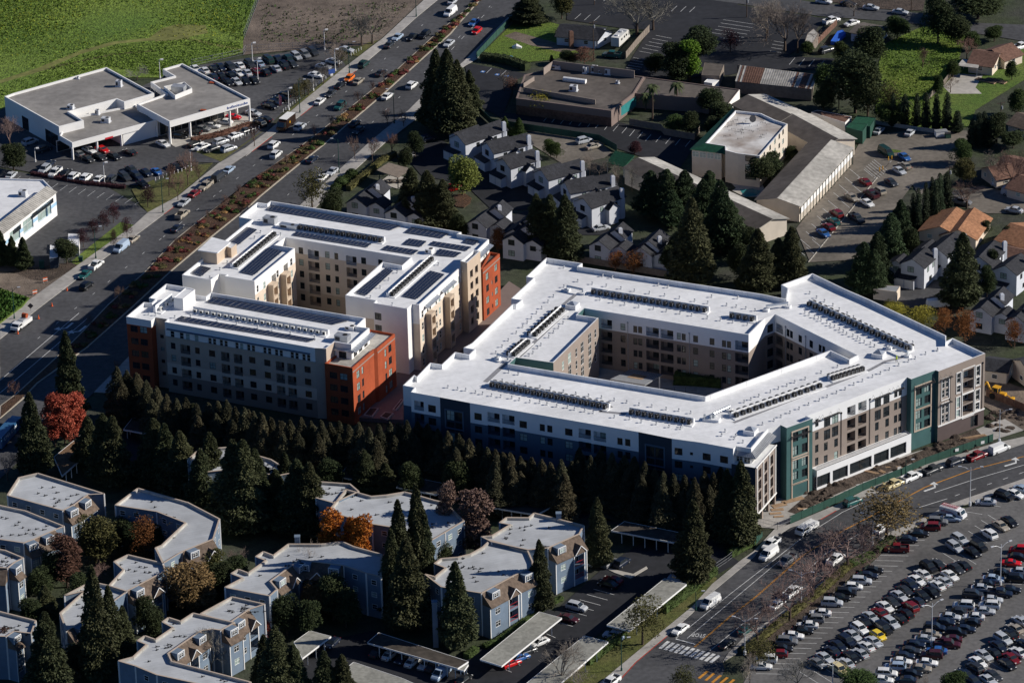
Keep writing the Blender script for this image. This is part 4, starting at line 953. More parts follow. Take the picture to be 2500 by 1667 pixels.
def townhouse(t, x0, y0, x1, y1, label, W_=6.2, ze=5.8, zr=7.6, wing=1, garage=True, chim=True, second=True):
    """front gable peak pixel -> back ridge pixel, both at ridge height"""
    p, q = W(t,x0,y0,zr), W(t,x1,y1,zr); e = (q-p); e.z = 0; L = e.length; e /= L; n = Vector((e.y,-e.x,0)); Zv = Vector((0,0,1))
    c = (p+q)/2; r = thing('townhouse', label, 'house', (c.x,c.y,0), 0, 'white gabled townhouses')
    co = gable(r, p, q, W_, ze, zr, 'townhouse', 'shingle_dark')
    f0, f1 = co[3], co[0]; f0 = Vector((f0.x,f0.y,0)); f1 = Vector((f1.x,f1.y,0))
    for z in (4.6,1.7): put_window(r, f0, f1, W_*.42, z, 1.7, 1.5, 'd', .02, .35)
    s0, s1 = co[0], co[1]
    for k in (.3,.72): put_window(r, s0, s1, L*k, 4.4, 1.0, 1.3, 'd', .02, .3)
    put_window(r, s0, s1, L*.5, 1.5, 1.4, 1.2, 'd', .02, .3)
    # side wing with its own lower gable
    if wing:
        pw = p-n*(W_*.5+2.0)*wing+e*(L*.22); qw = pw+e*(L*.55)
        cw = gable(r, pw, qw, 4.4, 4.4, 5.6, 'townhouse', 'shingle_dark')
        put_window(r, Vector((cw[3].x,cw[3].y,0)), Vector((cw[0].x,cw[0].y,0)), 2.2, 3.2, 1.6, 1.3, 'd', .02, .3)
    if second:
        ps = p+n*(W_*.5-1.2)*1+e*(L*.55); qs = ps+n*2.6
        gable(r, ps-n*1.2, qs, 3.0, 4.6, 5.9, 'townhouse', 'shingle_dark')
        put_window(r, *(lambda c_: (Vector((c_[1].x,c_[1].y,0)),Vector((c_[2].x,c_[2].y,0))))([qs-n*3,qs+e*-1.5,qs+e*1.5,0][0:3]+[0]) if False else (qs+e*-1.5, qs+e*1.5), 1.5, 3.6, 1.3, 1.3, 'd', .02, .3) if False else None
    if garage:
        gp = p-e*1.6-n*1.6; gq = gp+e*3.2; gw = 5.2
        b_ = MB(); b_.box(((gp.x+gq.x)/2,(gp.y+gq.y)/2,1.25),(3.2,gw,2.5),math.atan2(e.y,e.x)); b_.build('garage','townhouse',r)
        rr = MB(); a0 = gp-e*.3-n*(gw/2+.3); a1 = gp-e*.3+n*(gw/2+.3); b1 = gq+n*(gw/2+.3); b0 = gq-n*(gw/2+.3)
        rr.face([Vector((a0.x,a0.y,2.5)),Vector((a1.x,a1.y,2.5)),Vector((b1.x,b1.y,3.5)),Vector((b0.x,b0.y,3.5))]); rr.build('garage_roof','shingle_dark',r)
        for s in (-1.3,1.3):
            d_ = MB(); c_ = gp-e*.03+n*s; d_.box((c_.x,c_.y,1.1),(.06,2.2,2.1),math.atan2(e.y,e.x)); d_.build('garage_door','frame_white',r)
    if chim: chimney(r, q+n*(W_*.5)-e*1.0, 0, 8.1, d=1.0); 
    return r
for a_ in (
 ('b',1690,1072,2020,958,'townhouse farthest up the lane, beside the tall dark redwoods'),
 ('b',1930,1138,2235,1062,'townhouse second along the lane below the redwoods, tall chimney at its end'),
 ('c',95,1262,330,1188,'townhouse third along the lane, facing the small court with two cars'),
 ('c',400,1352,695,1268,'townhouse fourth along the lane, in front of the green awning roof'),
 ('c',590,1452,955,1382,'townhouse fifth along the lane, just behind the three conifers'),
 ('g',735,205,1000,112,'townhouse sixth along the lane, partly shaded by the dark pines')): townhouse(*a_)
for a_ in (
 ('f',880,205,985,118,'townhouse nearest the boulevard with a grey gable and picnic shelter behind','f',1010,118,1072,58),
 ('f',1840,372,1960,282,'townhouse behind the far parapet of the tan building','f',1985,285,2045,225),
 ('g',860,545,960,462,'townhouse behind the rust-leaved trees near the white roof','g',985,460,1045,400),
 ('g',1195,600,1270,530,'townhouse with chimney right of the rust-leaved trees','g',1255,545,1345,455),
 ('h',1945,1075,2035,985,'townhouse beside the autumn trees at the right','h',2055,985,2120,915),
 ('f',1190,285,1270,215,'townhouse half hidden by the dark redwoods behind the tan building','f',1290,215,1345,160),
 ('g',175,455,260,375,'townhouse half hidden by the brownish redwoods','g',290,370,340,315),
 ('f',2130,500,2210,425,'townhouse behind the rust-leaved tree beside the rust wing','f',2235,430,2290,370),
 ('h',2230,1145,2300,1075,'townhouse at the right edge below the russet trees','h',2310,1070,2370,1010)):
    r = townhouse(*a_[:6], W_=5.6, ze=5.0, zr=6.8, garage=False, second=False, wing=-1)
    p, q = W(*a_[6:9],7.8), W(*((a_[6],)+a_[9:11]),7.8); gable(r, p, q, 5.2, 6.0, 7.8, 'townhouse', 'shingle_dark')
for a_ in (
 ('h',1590,600,1735,482,'tall townhouse below the orange-roofed house at the right'),
 ('h',1930,672,2050,545,'townhouse behind the lone redwood at the right'),
 ('h',2140,742,2260,650,'townhouse at the right edge with lit side wall'),
 ('h',1400,690,1500,600,'townhouse with wide garage beside the cypress hedge')): townhouse(*a_, second=False)
# picnic shelter
rP = thing('picnic_shelter','open picnic shelter with ribbed grey roof on teal posts','shelter',W('b',1180,1440))
P_ = ccw(WL('b 1045,1360 1215,1420 1320,1350 1140,1300',3.4)); m_ = MB(); m_.prism(P_,3.3,3.5); m_.build('roof','wood_grey',rP); m_ = MB()
P4 = WL('b 1045,1360 1215,1420 1320,1350 1140,1300',3.55)
for i in range(15): m_.bar(P4[0].lerp(P4[1],i/14), P4[3].lerp(P4[2],i/14), .08, .08)
m_.build('rib','wood_grey',rP)
for p in offset(P_,.5):
    m_ = MB(); m_.box((p.x,p.y,1.65),(.25,.25,3.3)); m_.build('post','pole_green',rP)
struct('shelter_paving', WL('b 1060,1460 1220,1510 1330,1430 1150,1390'), .03, 'concrete')
for i in range(3):
    c = P4[0].lerp(P4[2],.3+.2*i); tb = thing('picnic_table','%s wooden table under the picnic shelter, from the left' % nth(i),'table',(c.x,c.y,0),.3,'picnic tables'); m_ = MB(); m_.box((0,0,.72),(1.8,.75,.06)); m_.build('table_top','wood_grey',tb,(0,0,0)); 
    for s in (-1,1): m_ = MB(); m_.box((0,s*.7,.42),(1.8,.28,.05)); m_.build('bench','wood_grey',tb,(0,0,0)); m_ = MB(); m_.box((s*.6,0,.36),(.08,1.4,.7)); m_.build('leg','wood_grey',tb,(0,0,0))
# ================================================================ motel and restaurant
MZ = 8.8
mo_ = WL('c 1705,1142 1862,1165 1865,1200 1965,1225 2140,1245 2362,990 2262,958 2150,905 1945,882', MZ); ops_ = {}
a, b = E(mo_,3); ops_['o',3] = cols(0,a,b,[('c',2068,1268,3.0,1.6)],3,2.5,blind=.3)
a, b = E(mo_,4); ops_['o',4] = cols(0,a,b,[('d',215,1235,1.2,1.4),('d',262,1180,1.2,1.4),('d',300,1130,1.2,1.4),('d',335,1090,1.2,1.4),('d',365,1055,1.2,1.4)],3,2.6,blind=.4)
rM, Mo, _ = flat('motel_building', 'three-storey cream motel block with stained white roof and green mansard', 'building', mo_, MZ, .6, ['motel_wall'], ops=ops_, t=.3, roofm='roof_stained'); flush(rM)
ev = WL('c 1925,862 1578,1195 1845,1228', 7.5); inn_ = [Mo[8], Mo[0], Mo[1]]; mm = MB(); Zv = Vector((0,0,1))
for i in (0,1): mm.face([ev[i],ev[i+1],inn_[i+1]-Zv*.05,inn_[i]-Zv*.05])
mm.face([ev[2],Mo[2]-Zv*1.3,Mo[1]-Zv*.05]); mm.build('mansard','shingle_green',rM)
wl_ = MB(); wp = offset(ccw([Vector((p.x,p.y,0)) for p in (ev[0],ev[1],ev[2],Mo[1],Mo[8])]),.5); wl_.prism(wp,0,7.45); wl_.build('lower_wall','motel_wall',rM)
a, b = wp[1], wp[2]; L = (b-a).length
for k in range(4): put_window(rM,a,b,L*(k+.5)/4,6.3,L/4-.35,1.5,'w',.02,.9)
a, b = wp[0], wp[1]; L = (b-a).length
for k in range(8):
    for zz in (6.2,3.6,1.2): put_window(rM,a,b,L*(k+.5)/8,zz,1.6,1.3,'w',.02,.3)
m_ = MB()
for i in range(60):
    p = W('c', rnd.uniform(1850,2200), rnd.uniform(950,1120), MZ-.5); m_.tube([p,p+Vector((0,0,rnd.uniform(.3,.6)))],.05,4); 
    if i % 2: m_.bar(p+Vector((0,0,.3)), p+Vector((rnd.choice((-1,1))*rnd.uniform(.6,1.4),0,.3)), .06,.06)
m_.build('vent_pipes','metal_dark',rM)['kind'] = 'stuff'
dish = thing('satellite_dish','dark satellite dish on the motel roof','antenna',W('c',2080,980,MZ-.5)); m_ = MB(); m_.tube([(0,0,0),(0,0,1)],.06,6); m_.build('mast','metal_dark',dish,(0,0,0)); m_ = MB()
m_.tube([(0,0,1.1),(.1,-.25,1.2)],[.3,.95],14); m_.build('dish','metal_dark',dish,(0,0,0))
def wing(label, t, r0, r1, W_, ze=4.6, zr=5.9, wallm='motel_wall', roofm='tar_light', shed=None):
    p, q = W(*r0,zr), W(*r1,zr); c = (p+q)/2; r = thing('motel_wing', label, 'building', (c.x,c.y,0), 0, 'motel wings')
    co = gable(r, p, q, W_, ze, zr, wallm, roofm, .5); return r, co
def roof_slopes(r, p, q, W_, ze, zr, m1, side, over=.5):
    """darker sheet on one slope, laid 2 cm above"""
    e = Vector((q.x-p.x,q.y-p.y,0)).normalized(); n = Vector((e.y,-e.x,0))*side; k = (zr-ze)/(W_/2); b_ = MB(); Zv = Vector((0,0,1))
    P0, Q0 = Vector((p.x,p.y,0))-e*over, Vector((q.x,q.y,0))+e*over
    f = [P0+n*(W_/2+over)+Zv*(ze-k*over+.09), Q0+n*(W_/2+over)+Zv*(ze-k*over+.09), Q0+n*.1+Zv*(zr+.09), P0+n*.1+Zv*(zr+.09)]
    b_.face(f if side == 1 else f[::-1]); b_.build('slope_sheet', m1, r)
for lab, r0, r1, W_, sd in (('motel wing at the back with a dark left slope',('c',2055,760),('d',430,912),11,1),('short diagonal motel wing behind the white-roofed motel',('d',445,912),('d',800,1105),11,1),
      ('long motel wing lined with green posts beside the car park',('d',745,1122),('h',325,205),11.5,1),('low motel wing running behind the dark pines',('c',1180,1262),('h',275,372),10,1)):
    r, co = wing(lab,'',r0,r1,W_); p, q = W(*r0,5.9), W(*r1,5.9); roof_slopes(r,p,q,W_,4.6,5.9,'tar',1 if W(*r1,0).y < W(*r0,0).y and r1[0] in 'dh' and 0 else 1)
    if 'green posts' in lab:
        a, b = co[2], co[3]; L = (b-a).length; e = (b-a).normalized(); n = Vector((e.y,-e.x,0))
        for k in range(18):
            pp = co[2].lerp(co[3],k/17)+n*.35; m_ = MB(); m_.box((pp.x,pp.y,2.2),(.22,.22,4.4)); m_.build('post','pole_green',r)
        for k in range(17):
            pa, pb = co[2].lerp(co[3],(k+.08)/17)+n*.3, co[2].lerp(co[3],(k+.92)/17)+n*.3; m_ = MB(); m_.bar(Vector((pa.x,pa.y,3.1)),Vector((pb.x,pb.y,3.1)),.08,1.6); m_.build('railing_panel','frame_white',r)
gr = thing('awning_roof','small ribbed green awning roof behind the townhouses','awning',W('c',1030,1270)); P_ = WL('c 915,1300 1060,1330 1140,1245 985,1205',3.2); m_ = MB(); m_.prism(P_,3.0,3.2); m_.build('roof','shingle_green',gr)
m_ = MB()
for i in range(14): m_.bar(P_[0].lerp(P_[3],i/13)+Vector((0,0,.05)), P_[1].lerp(P_[2],i/13)+Vector((0,0,.05)), .1, .1)
m_.build('rib','shingle_green',gr); m_ = MB()
for p in offset(ccw(P_),.3): m_ = MB(); m_.box((p.x,p.y,1.5),(.2,.2,3.0)); m_.build('post','frame_white',gr)
pl = MB(); pl.poly(WL('h 20,140 120,132 190,150 150,190 60,200',.06)); o = pl.build('pool_water','pool'); o['kind'] = 'structure'
RZ_ = 4.6
rr_ = WL('c 195,785 955,885 1135,745 1218,612 500,540 260,598', RZ_)
rR, ro_, _ = flat('restaurant', 'low brown-roofed restaurant with brick base and roof screens', 'building', rr_, RZ_, .25, ['band_brown','shingle_red'], bands={('o',0):[(2.6,1),(99,0)]}, roofm='tar', t=.4)
for s0, s1, h in (('c 255,735','c 830,835',1.4),('c 255,700','c 340,645',1.2),('c 490,545','c 1140,625',2.2),('c 415,600','c 490,545',2.0)):
    p, q = WL(s0,RZ_-.2)[0], WL(s1,RZ_-.2)[0]; m_ = MB(); m_.bar(p+Vector((0,0,h/2)), q+Vector((0,0,h/2)), .2, h); m_.build('roof_screen','taupe',rR)
sk = thing('skylight','long ribbed white skylight on the restaurant roof','skylight',W('c',660,650,RZ_)); P_ = WL('c 575,640 755,662',RZ_-.1); m_ = MB()
for i in range(9):
    p, q = P_[0].lerp(P_[1],i/9), P_[0].lerp(P_[1],(i+.92)/9); m_.tube([p+Vector((0,0,.3)),q+Vector((0,0,.3))],.75,8)
m_.build('pane','frame_white',sk)
for i, (x,y,d) in enumerate(((745,585,(1,1,1.6)),(765,575,(1,1,1.6)),(822,580,(1.6,1.2,1.8)),(868,588,(.8,.8,.9)),(930,595,(1.5,1.2,1.6)),(655,725,(2,1.5,1.4)),(515,548,(2.6,1.4,.8)),(1005,668,(.8,.8,.7)))): rtu2('c %d,%d' % (x,y),RZ_-.2,'%s small unit from the left on the restaurant roof' % nth(i),d,'metal_light')
r2 = WL('c 1140,745 1680,785 1885,835 1980,715 1222,615', 4.2)
rR2_, _, _ = flat('restaurant_annex', 'long low annex with teal and brown wall behind the palms', 'building', r2, 4.2, .2, ['band_brown','white'], bands={('o',2):[(99,1)]}, roofm='tar', t=.3)
tl = MB(); P_ = WL('c 955,895 1040,845 1150,770',3.6); 
for p, q in zip(P_,P_[1:]): tl.bar(Vector((p.x,p.y,2.2)),Vector((q.x,q.y,2.2)),.3,2.6)
tl.build('mural_wall','pool',rR)
# sheds and roofs near the barn
bn = thing('barn','long metal barn roofed in white and rust-red sheets','barn',W('d',320,690)); ri = WL('c 1985,522 d 645,598',5.4); ea = WL('c 1945,650 d 595,712',3.4); m_ = MB(); N_ = 34
col_ = [0,1,0,1,1,1,1,1,1,1,1]+[0]*14+[1,0,0,1,1,1,0,1,0]
Zv = Vector((0,0,1))
for i in range(N_):
    f0, f1 = i/N_, (i+.97)/N_; q = [ea[0].lerp(ea[1],f0),ea[0].lerp(ea[1],f1),ri[0].lerp(ri[1],f1),ri[0].lerp(ri[1],f0)]
    s = MB(); s.face(q); s.face([p-Zv*.06 for p in q][::-1]); s.bar(q[0]+Zv*.03,q[3]+Zv*.03,.08,.08); s.build('roof_sheet','shingle_red' if col_[i%len(col_)] else 'tar_light',bn)
bk = [ri[0]+Vector((-.6,6,-2.2)), ri[1]+Vector((-.6,6,-2.2))]
m_.face([ri[1]-Zv*.05,ri[0]-Zv*.05,bk[0],bk[1]][::-1]); m_.face([Vector((p.x,p.y,z)) for p, z in ((ea[0],0),(ea[1],0),(ea[1],3.3),(ea[0],3.3))])
for r_, e_, b2 in ((ri[0],ea[0],bk[0]),(ri[1],ea[1],bk[1])): m_.face([Vector((e_.x,e_.y,0)),Vector((b2.x,b2.y,0)),b2,r_-Zv*.05,Vector((e_.x,e_.y,3.3))])
m_.build('wall','wood_grey',bn)
def shed(s, h, label, wm='wood_grey', rm='tar', cat='shed', name='shed', par=.05):
    r, _, _ = flat(name, label, cat, WL(s,h), h, par, [wm], roofm=rm, t=.1); return r
shed('c 1675,600 1820,605 1855,515 1700,500',3.2,'dark shed with pale roof behind the bright green tree'); shed('c 1695,655 1760,665 1815,640 1725,628',2.2,'small white roofed lean-to beside the barn','frame_white','roof_white')
shed('d 865,1015 1000,1050 1040,990 900,980',3.6,'green painted shed at the end of the motel wing','fence_green','shingle_green'); shed('d 900,990 1060,1010 1105,940 960,920',3.4,'dark green container behind the green shed','fence_green','shingle_green')
shed('d 590,895 860,980 910,930 640,880',3.0,'low brown-roofed shed behind the motel wing','frame_white','shingle_red'); shed('d 540,330 600,345 650,270 610,230 560,270',3,'small pale garden shed beside the bare trees','wood_grey','tar_light')
shed('h 1085,930 1270,955 1300,910 1120,900',2.8,'trash enclosure with ribbed roof beside the pines','cream','metal_grey'); shed('e 395,690 460,680 470,600 400,580',2.9,'dark-sided white box trailer beside the round evergreen','slate_dark','roof_white','trailer','box_trailer'); shed('e 540,560 630,590 632,495 545,490',2.9,'white box trailer at the back of the workshop yard','frame_white','roof_white','trailer','box_trailer')
# houses
def house(label, segs, ze, zr, wm, rm, wins=(), group=None):
    p0 = W(*segs[0][:3],0); r = thing('house', label, 'house', (p0.x,p0.y,0), 0, group)
    for t,x0,y0,x1,y1,W_ in segs:
        co = gable(r, W(t,x0,y0,zr), W(t,x1,y1,zr), W_, ze, zr, wm, rm, .5)
        for i in (0,1,3):
            a, b = co[i], co[(i+1)%4]; L = (b-a).length
            for k in range(max(1,int(L/4))): put_window(r, Vector((a.x,a.y,0)), Vector((b.x,b.y,0)), L*(k+.5)/max(1,int(L/4)), 1.6, 1.3, 1.1, 'w', .02, .3)
    return r
r = house('grey-roofed bungalow with a brick chimney beside a motorhome',[('c',560,195,870,225,9.5),('c',800,215,905,240,7)],2.7,4.4,'townhouse','shingle_dark'); chimney(r, W('c',635,330,2), 0, 4.8, 'shingle_red', 1.2)
house('brown-roofed bungalow with a patio and lawn at the top right',[('d',1895,400,2085,425,11),('d',2040,395,2180,345,9)],2.7,4.6,'cream','shingle_red')
pc = thing('patio_cover','flat patio cover of pale corrugated sheets on the bungalow','awning',W('d',1840,560)); P_ = WL('d 1755,525 1920,545 1935,495 1800,470',2.7); m_ = MB(); m_.prism(P_,2.6,2.7); m_.build('roof','tar_light',pc)
for p in offset(ccw(P_),.3): m_ = MB(); m_.box((p.x,p.y,1.3),(.12,.12,2.6)); m_.build('post','frame_white',pc)
house('dark brown-roofed house by the cypresses at the right edge',[('d',2130,1245,2420,1310,11),('d',2010,1330,2160,1300,8)],2.7,4.6,'cream','shingle_red')
house('orange-brown roofed house with two parallel gables',[('h',1745,285,1620,430,11),('h',1885,290,1765,455,9)],2.7,4.8,'cream','shingle_orange')
house('rust-brown roofed house cut by the right edge',[('h',2190,410,2420,480,13)],2.7,4.8,'cream','shingle_orange'); 
house('small pink house beyond the brown wing, at the right edge',[('l',2270,190,2440,150,8)],4.6,6.2,'cream','shingle_dark'); house('low pink bungalow right beside the brown wing',[('l',1990,175,2180,200,7)],3.2,4.4,'cream','shingle_dark')
house('small red-roofed house between the townhouses at the right edge',[('h',2140,590,2300,625,7)],2.7,4.2,'cream','shingle_red')
house('brown house at the right edge above the parked silver van',[('h',2240,20,2420,70,10)],2.7,4.6,'cream','shingle_red')
house('brown cottage at the right edge beside the utility pole',[('d',2240,900,2420,950,9)],2.7,4.4,'cream','shingle_brown')
house('flat grey house behind the round evergreen at the back street',[('d',960,200,1150,235,8)],2.6,3.4,'townhouse','tar')
# ================================================================ stepped apartments in the foreground
def apt(label, s, z=10.2, mans=(), wm='blue_siding', dorm=2, par=.5, litw=(), railm='metal_dark'):
    P_ = WL(s, z); r, o, _ = flat('apartment_block', label, 'building', P_, z, par, [wm], roofm='roof_membrane', t=.3, group='stepped blue apartments')
    cp = MB(); n_ = len(o)
    for i in range(n_):
        a, b = o[i], o[(i+1)%n_]; cp.bar(a+Vector((0,0,.04)), b+Vector((0,0,.04)), .36, .08)
    cp.build('coping','tan',r); Zv = Vector((0,0,1)); ctr = MB(); vp = MB()
    for p in o: ctr = MB(); ctr.box((p.x,p.y,z/2),(.3,.3,z-.05),.4); ctr.build('corner_trim','frame_white',r)
    cc = sum(o,Vector())/n_
    for _ in range(16):
        p = cc.lerp(rnd.choice(o),rnd.uniform(.1,.75)); q = Vector((p.x+rnd.uniform(-2,2),p.y+rnd.uniform(-2,2),z-par)); vp.tube([q,q+Zv*.45],.07,5); vp.bar(q+Zv*.2,q+Vector((rnd.uniform(.4,.9),0,.2)),.12,.12); vp.tube([q,q+Zv*.06],.22,6)
    vp.build('vent_pipes','metal_dark',r)['kind'] = 'stuff'
    for i in range(n_):
        a, b = E(o,i); L = (b-a).length
        if i in mans or (L < 5 and i not in litw): continue
        for k in range(max(1,int(L/3.2))):
            for zz in (8.4,5.5,2.6):
                if zz < z-1: put_window(r, a, b, L*(k+.5)/max(1,int(L/3.2)), zz, 1.3, 1.2, 'w', .02, .25)
    for i in mans:
        a, b = E(o,i); e = Vector((b.x-a.x,b.y-a.y,0)); L = e.length; e /= L; n = Vector((e.y,-e.x,0)); a = Vector((a.x,a.y,0)); b = Vector((b.x,b.y,0)); d, dr = 2.8, 2.7
        m_ = MB(); A_, B_ = a+n*d+Zv*(z-dr), b+n*d+Zv*(z-dr)
        m_.face([A_,B_,b+Zv*(z-.02),a+Zv*(z-.02)]); m_.face([a+n*(d-.4)+Zv*(z-dr-.1),A_,a+Zv*z,a+Zv*(z-dr-.1)][::-1]); m_.face([b+n*(d-.4)+Zv*(z-dr-.1),B_,b+Zv*z,b+Zv*(z-dr-.1)])
        m_.bar(A_-Zv*.08,B_-Zv*.08,.12,.2); m_.build('mansard','shingle_brown',r)
        fa, fb = a+n*(d-.5), b+n*(d-.5); f = MB(); k = max(1,int(L/3.3)); ops2 = []; w_ = MB()
        for j in range(k):
            u = L*(j+.5)/k; bal = j % 3 == 1
            for zz in (5.75,2.75):
                if not bal: ops2.append((u-.75,u+.75,zz-.7,zz+.7,.12)); PENDING.append((0,fa,fb,u,zz,1.5,1.4,'w',.12,False,.35))
                else:
                    ops2.append((u-1.4,u+1.4,zz-1.25,zz+1.2,1.5)); put_window(r, fa, fb, u+.3, zz-.05, 1.7, 2.1, 'w', 1.45, .1)
                    put_railing(r, fa, fb, u-1.4, u+1.4, zz-1.25, 1.0, -.05, railm)
            if bal:
                for ss in (-1.5,1.5): q = fa+e*(u+ss)+n*.05; w_.box((q.x,q.y,(z-dr)/2),(.2,.14,z-dr),math.atan2(e.y,e.x))
                gp = a+e*u; gq = gp+n*(d+.25)   # cross gable over the balcony bay
                gb = MB(); zt_, zl = z-.9, z-dr-.05
                gb.face([gq-e*1.7+Zv*zl, gq+Zv*zt_, gp+n*.6+Zv*zt_, gp+n*1.9-e*1.7+Zv*zl][::-1]); gb.face([gq+e*1.7+Zv*zl, gq+Zv*zt_, gp+n*.6+Zv*zt_, gp+n*1.9+e*1.7+Zv*zl]); gb.face([gq-e*1.7+Zv*zl-n*.1, gq+e*1.7+Zv*zl-n*.1, gq+Zv*zt_-n*.1])
                gb.build('cross_gable','shingle_brown',r); w_.bar(gq-e*1.7+Zv*zl, gq+Zv*zt_, .1, .18); w_.bar(gq+e*1.7+Zv*zl, gq+Zv*zt_, .1, .18)
        facade(f, fa, fb, 0, z-dr+.05, ops2, [(99,0)])
        for p_, q_ in ((a,fa),(fb,b)): f.face([p_,q_,q_+Zv*(z-dr),p_+Zv*(z-dr)])
        f.build('facade_bay', wm, r); flush(r)
        for q in (fa+e*.1+n*.04, fb-e*.1+n*.04): w_.box((q.x,q.y,(z-dr)/2),(.2,.1,z-dr),math.atan2(e.y,e.x))
        w_.build('trim','frame_white',r)
        for j in range(k):
            if j % 3 == 1 or (j % 3 == 2 and k > 3): continue
            u = L*(j+.5)/k; c = a+e*u+n*.9; b_ = MB(); b_.box((c.x,c.y,z-.75),(2.3,2.0,1.5),math.atan2(e.y,e.x)); b_.build('dormer','blue_siding',r)
            put_window(r, a+n*1.9, b+n*1.9, u, z-.72, 1.4, 1.0, 'w', -.04, .2)
            fr = MB(); q = a+e*u+n*1.92
            for ss in (-1.1,1.1): fr.box((q.x+e.x*ss,q.y+e.y*ss,z-.75),(.16,.1,1.5),math.atan2(e.y,e.x))
            fr.bar(q-e*1.15+Zv*(z+.02), q+e*1.15+Zv*(z+.02), .12, .16); fr.build('dormer_trim','frame_white',r)
    return r
apt('blue apartment block nearest the conifer row, upper right of the cluster','n 1880,400 o 0,440 290,505 450,490 700,378 735,312 340,213 295,250 n 2080,248 2025,290 2110,305 1960,395',10.4,(3,),railm='red')
apt('blue apartment block with red balconies facing the carport','n 1430,700 1560,800 1880,850 2130,715 2290,640 2287,600 2250,515 1950,428 1890,485 1790,540 1690,565 1560,575 1505,615 1595,650 1510,720',10.2,(2,3),railm='red')
apt('blue apartment block in the middle behind the two orange maples','n 660,200 1010,300 1200,330 1480,430 1590,365 1740,275 1590,130 1500,110 1330,60 1265,45 1120,70 1000,80 800,25',10.2,(),litw=(3,4))
apt('L-shaped blue apartment block in the middle with a shaded brown slope','m 1795,805 2150,872 n 250,820 195,755 430,585 780,630 960,690 1080,720 1080,540 860,480 770,440 600,460 340,460 220,550 140,520 80,560 160,590 n 20,690 -60,660 -115,695 -25,730',10.2,(3,4),litw=(6,))
apt('V-shaped blue apartment block at the bottom with a bare birch in its corner','m 945,1390 1080,1430 1250,1500 1900,1640 2000,1560 1370,1395 1340,1330 1600,1150 1690,1135 1760,1145 1870,1085 1540,1010 1440,1075 1345,1045 1295,1080 1380,1125 1240,1220 1155,1190 1095,1230 1170,1260 1060,1360',10.2,(6,9))
apt('low blue link block with a brown slope left of the red maple','m 1600,1015 1830,1085 1985,980 2110,938 1850,880',9.6,(1,))
apt('shaded blue apartment block at the left beside the autumn trees','m -150,120 -150,400 190,450 270,420 440,345 510,318 200,195',10.2,(2,3))
apt('shaded blue apartment block at the upper left below the red tree','i 60,1270 500,1390 590,1345 700,1265 830,1258 300,1095 150,1130',10.2,(1,2))
apt('curved shaded apartment block under the tall conifers','m 920,150 1250,200 1480,290 1290,470 1240,490 1300,612 1450,520 1700,420 1750,260 1500,130 1100,15',10.0,(6,))
apt('small blue apartment block left of the round brown trees','m 870,790 1010,835 1245,712 1320,670 1300,612 1020,545 910,600 985,665',9.6,(1,))
apt('narrow blue apartment block behind the two tall conifers at lower left','m 480,1010 530,1150 690,1060 1010,840 870,790 725,760 515,870 680,830',9.4,(1,))
apt('blue apartment block cut by the left edge','m -150,960 -150,1190 50,1195 110,1155 250,1170 285,1070',10.2,(2,))
apt('small blue apartment block at the far left with wooden balconies','m -150,480 -150,640 60,650 115,605 185,570 40,510',10.0,(1,2))
apt('narrow roofed block seen between the upper left redwoods','i 1500,985 1600,1090 1860,1060 1850,885 1590,905',10.2,())
apt('stepped roofed block left of the twin redwoods','i 2040,950 2015,1050 2190,1120 2330,1090 2160,985',10.2,())
apt('pale roofed block right beside the two dark redwoods','j 560,1160 560,1290 700,1330 900,1240 830,1180',10.2,())
# chimneys on the blocks
for i,(t,x,y,z) in enumerate((('n',1505,920,10.6),('o',535,215,11.6),('n',410,400,11.5))):
    p = W(t,x,y,z); m_ = MB(); m_.box((0,0,z/2),(1.1,1.1,z)); m_.box((0,0,z+.1),(1.25,1.25,.2)); o = m_.build('chimney_stack','blue_siding',None,(0,0,0)); o.location = (p.x,p.y,0); tag(o,('tall chimney stack beside the conifer at the carport','square chimney stack at the back of the upper right block','squat chimney stack at the rear of the middle block')[i],'chimney')
def carport(label, s, z=2.7, m='tar_light', posts=4):
    P_ = WL(s, z); c = sum(P_,Vector())/len(P_); r = thing('carport', label, 'carport', (c.x,c.y,0), 0, 'flat carports'); q = ccw(P_)
    m_ = MB(); m_.prism(q, z-.02, z+.03); m_.build('roof', m, r); m_ = MB()
    for i in range(len(q)): a, b = q[i], q[(i+1)%len(q)]; m_.bar(a-Vector((0,0,.12)), b-Vector((0,0,.12)), .1, .36)
    m_.face([p-Vector((0,0,.3)) for p in q][::-1]); m_.build('fascia','frame_white',r)
    es = sorted([E(q,i) for i in range(len(q))], key=lambda ab: -(ab[1]-ab[0]).length)[:2]
    for a, b in es:
        for k in range(posts):
            p = a.lerp(b,(k+.5)/posts).lerp(c,.12); m_ = MB(); m_.box((p.x,p.y,(z-.3)/2),(.18,.18,z-.3)); m_.build('post','frame_white',r)
    return r
mat('gravel_roof', (.27,.265,.23), .95, .2, 1.2, .15, .15); mat('leafy_roof', (.12,.085,.055), .95, .35, 1.0, 0, .12, tint=(.22,.12,.06)); mat('dark_roof', (.06,.05,.04), .95, .3, .8, .2, .2)  # last material: just a darker, mottled roof colour
carport('long sunlit carport roof in front of the red balconies','n 1870,1378 2040,1432 o 560,1048 380,1000',2.8,'gravel_roof',5)
carport('long carport along the hedge by the street','o 920,1105 1100,1150 1555,780 1380,735',2.8,'gravel_roof',5)
carport('carport along the hedge at the bottom edge','o 120,1700 400,1700 930,1238 740,1190',2.8,'gravel_roof',5)
carport('dark leaf-strewn carport below the tall conifers','n 970,1245 1690,1450 1775,1395 1060,1165',2.8,'dark_roof',7)
carport('shaded carport beside the red maple','n 385,1240 450,1370 680,1195 510,1150',2.8,'gravel_roof',3)
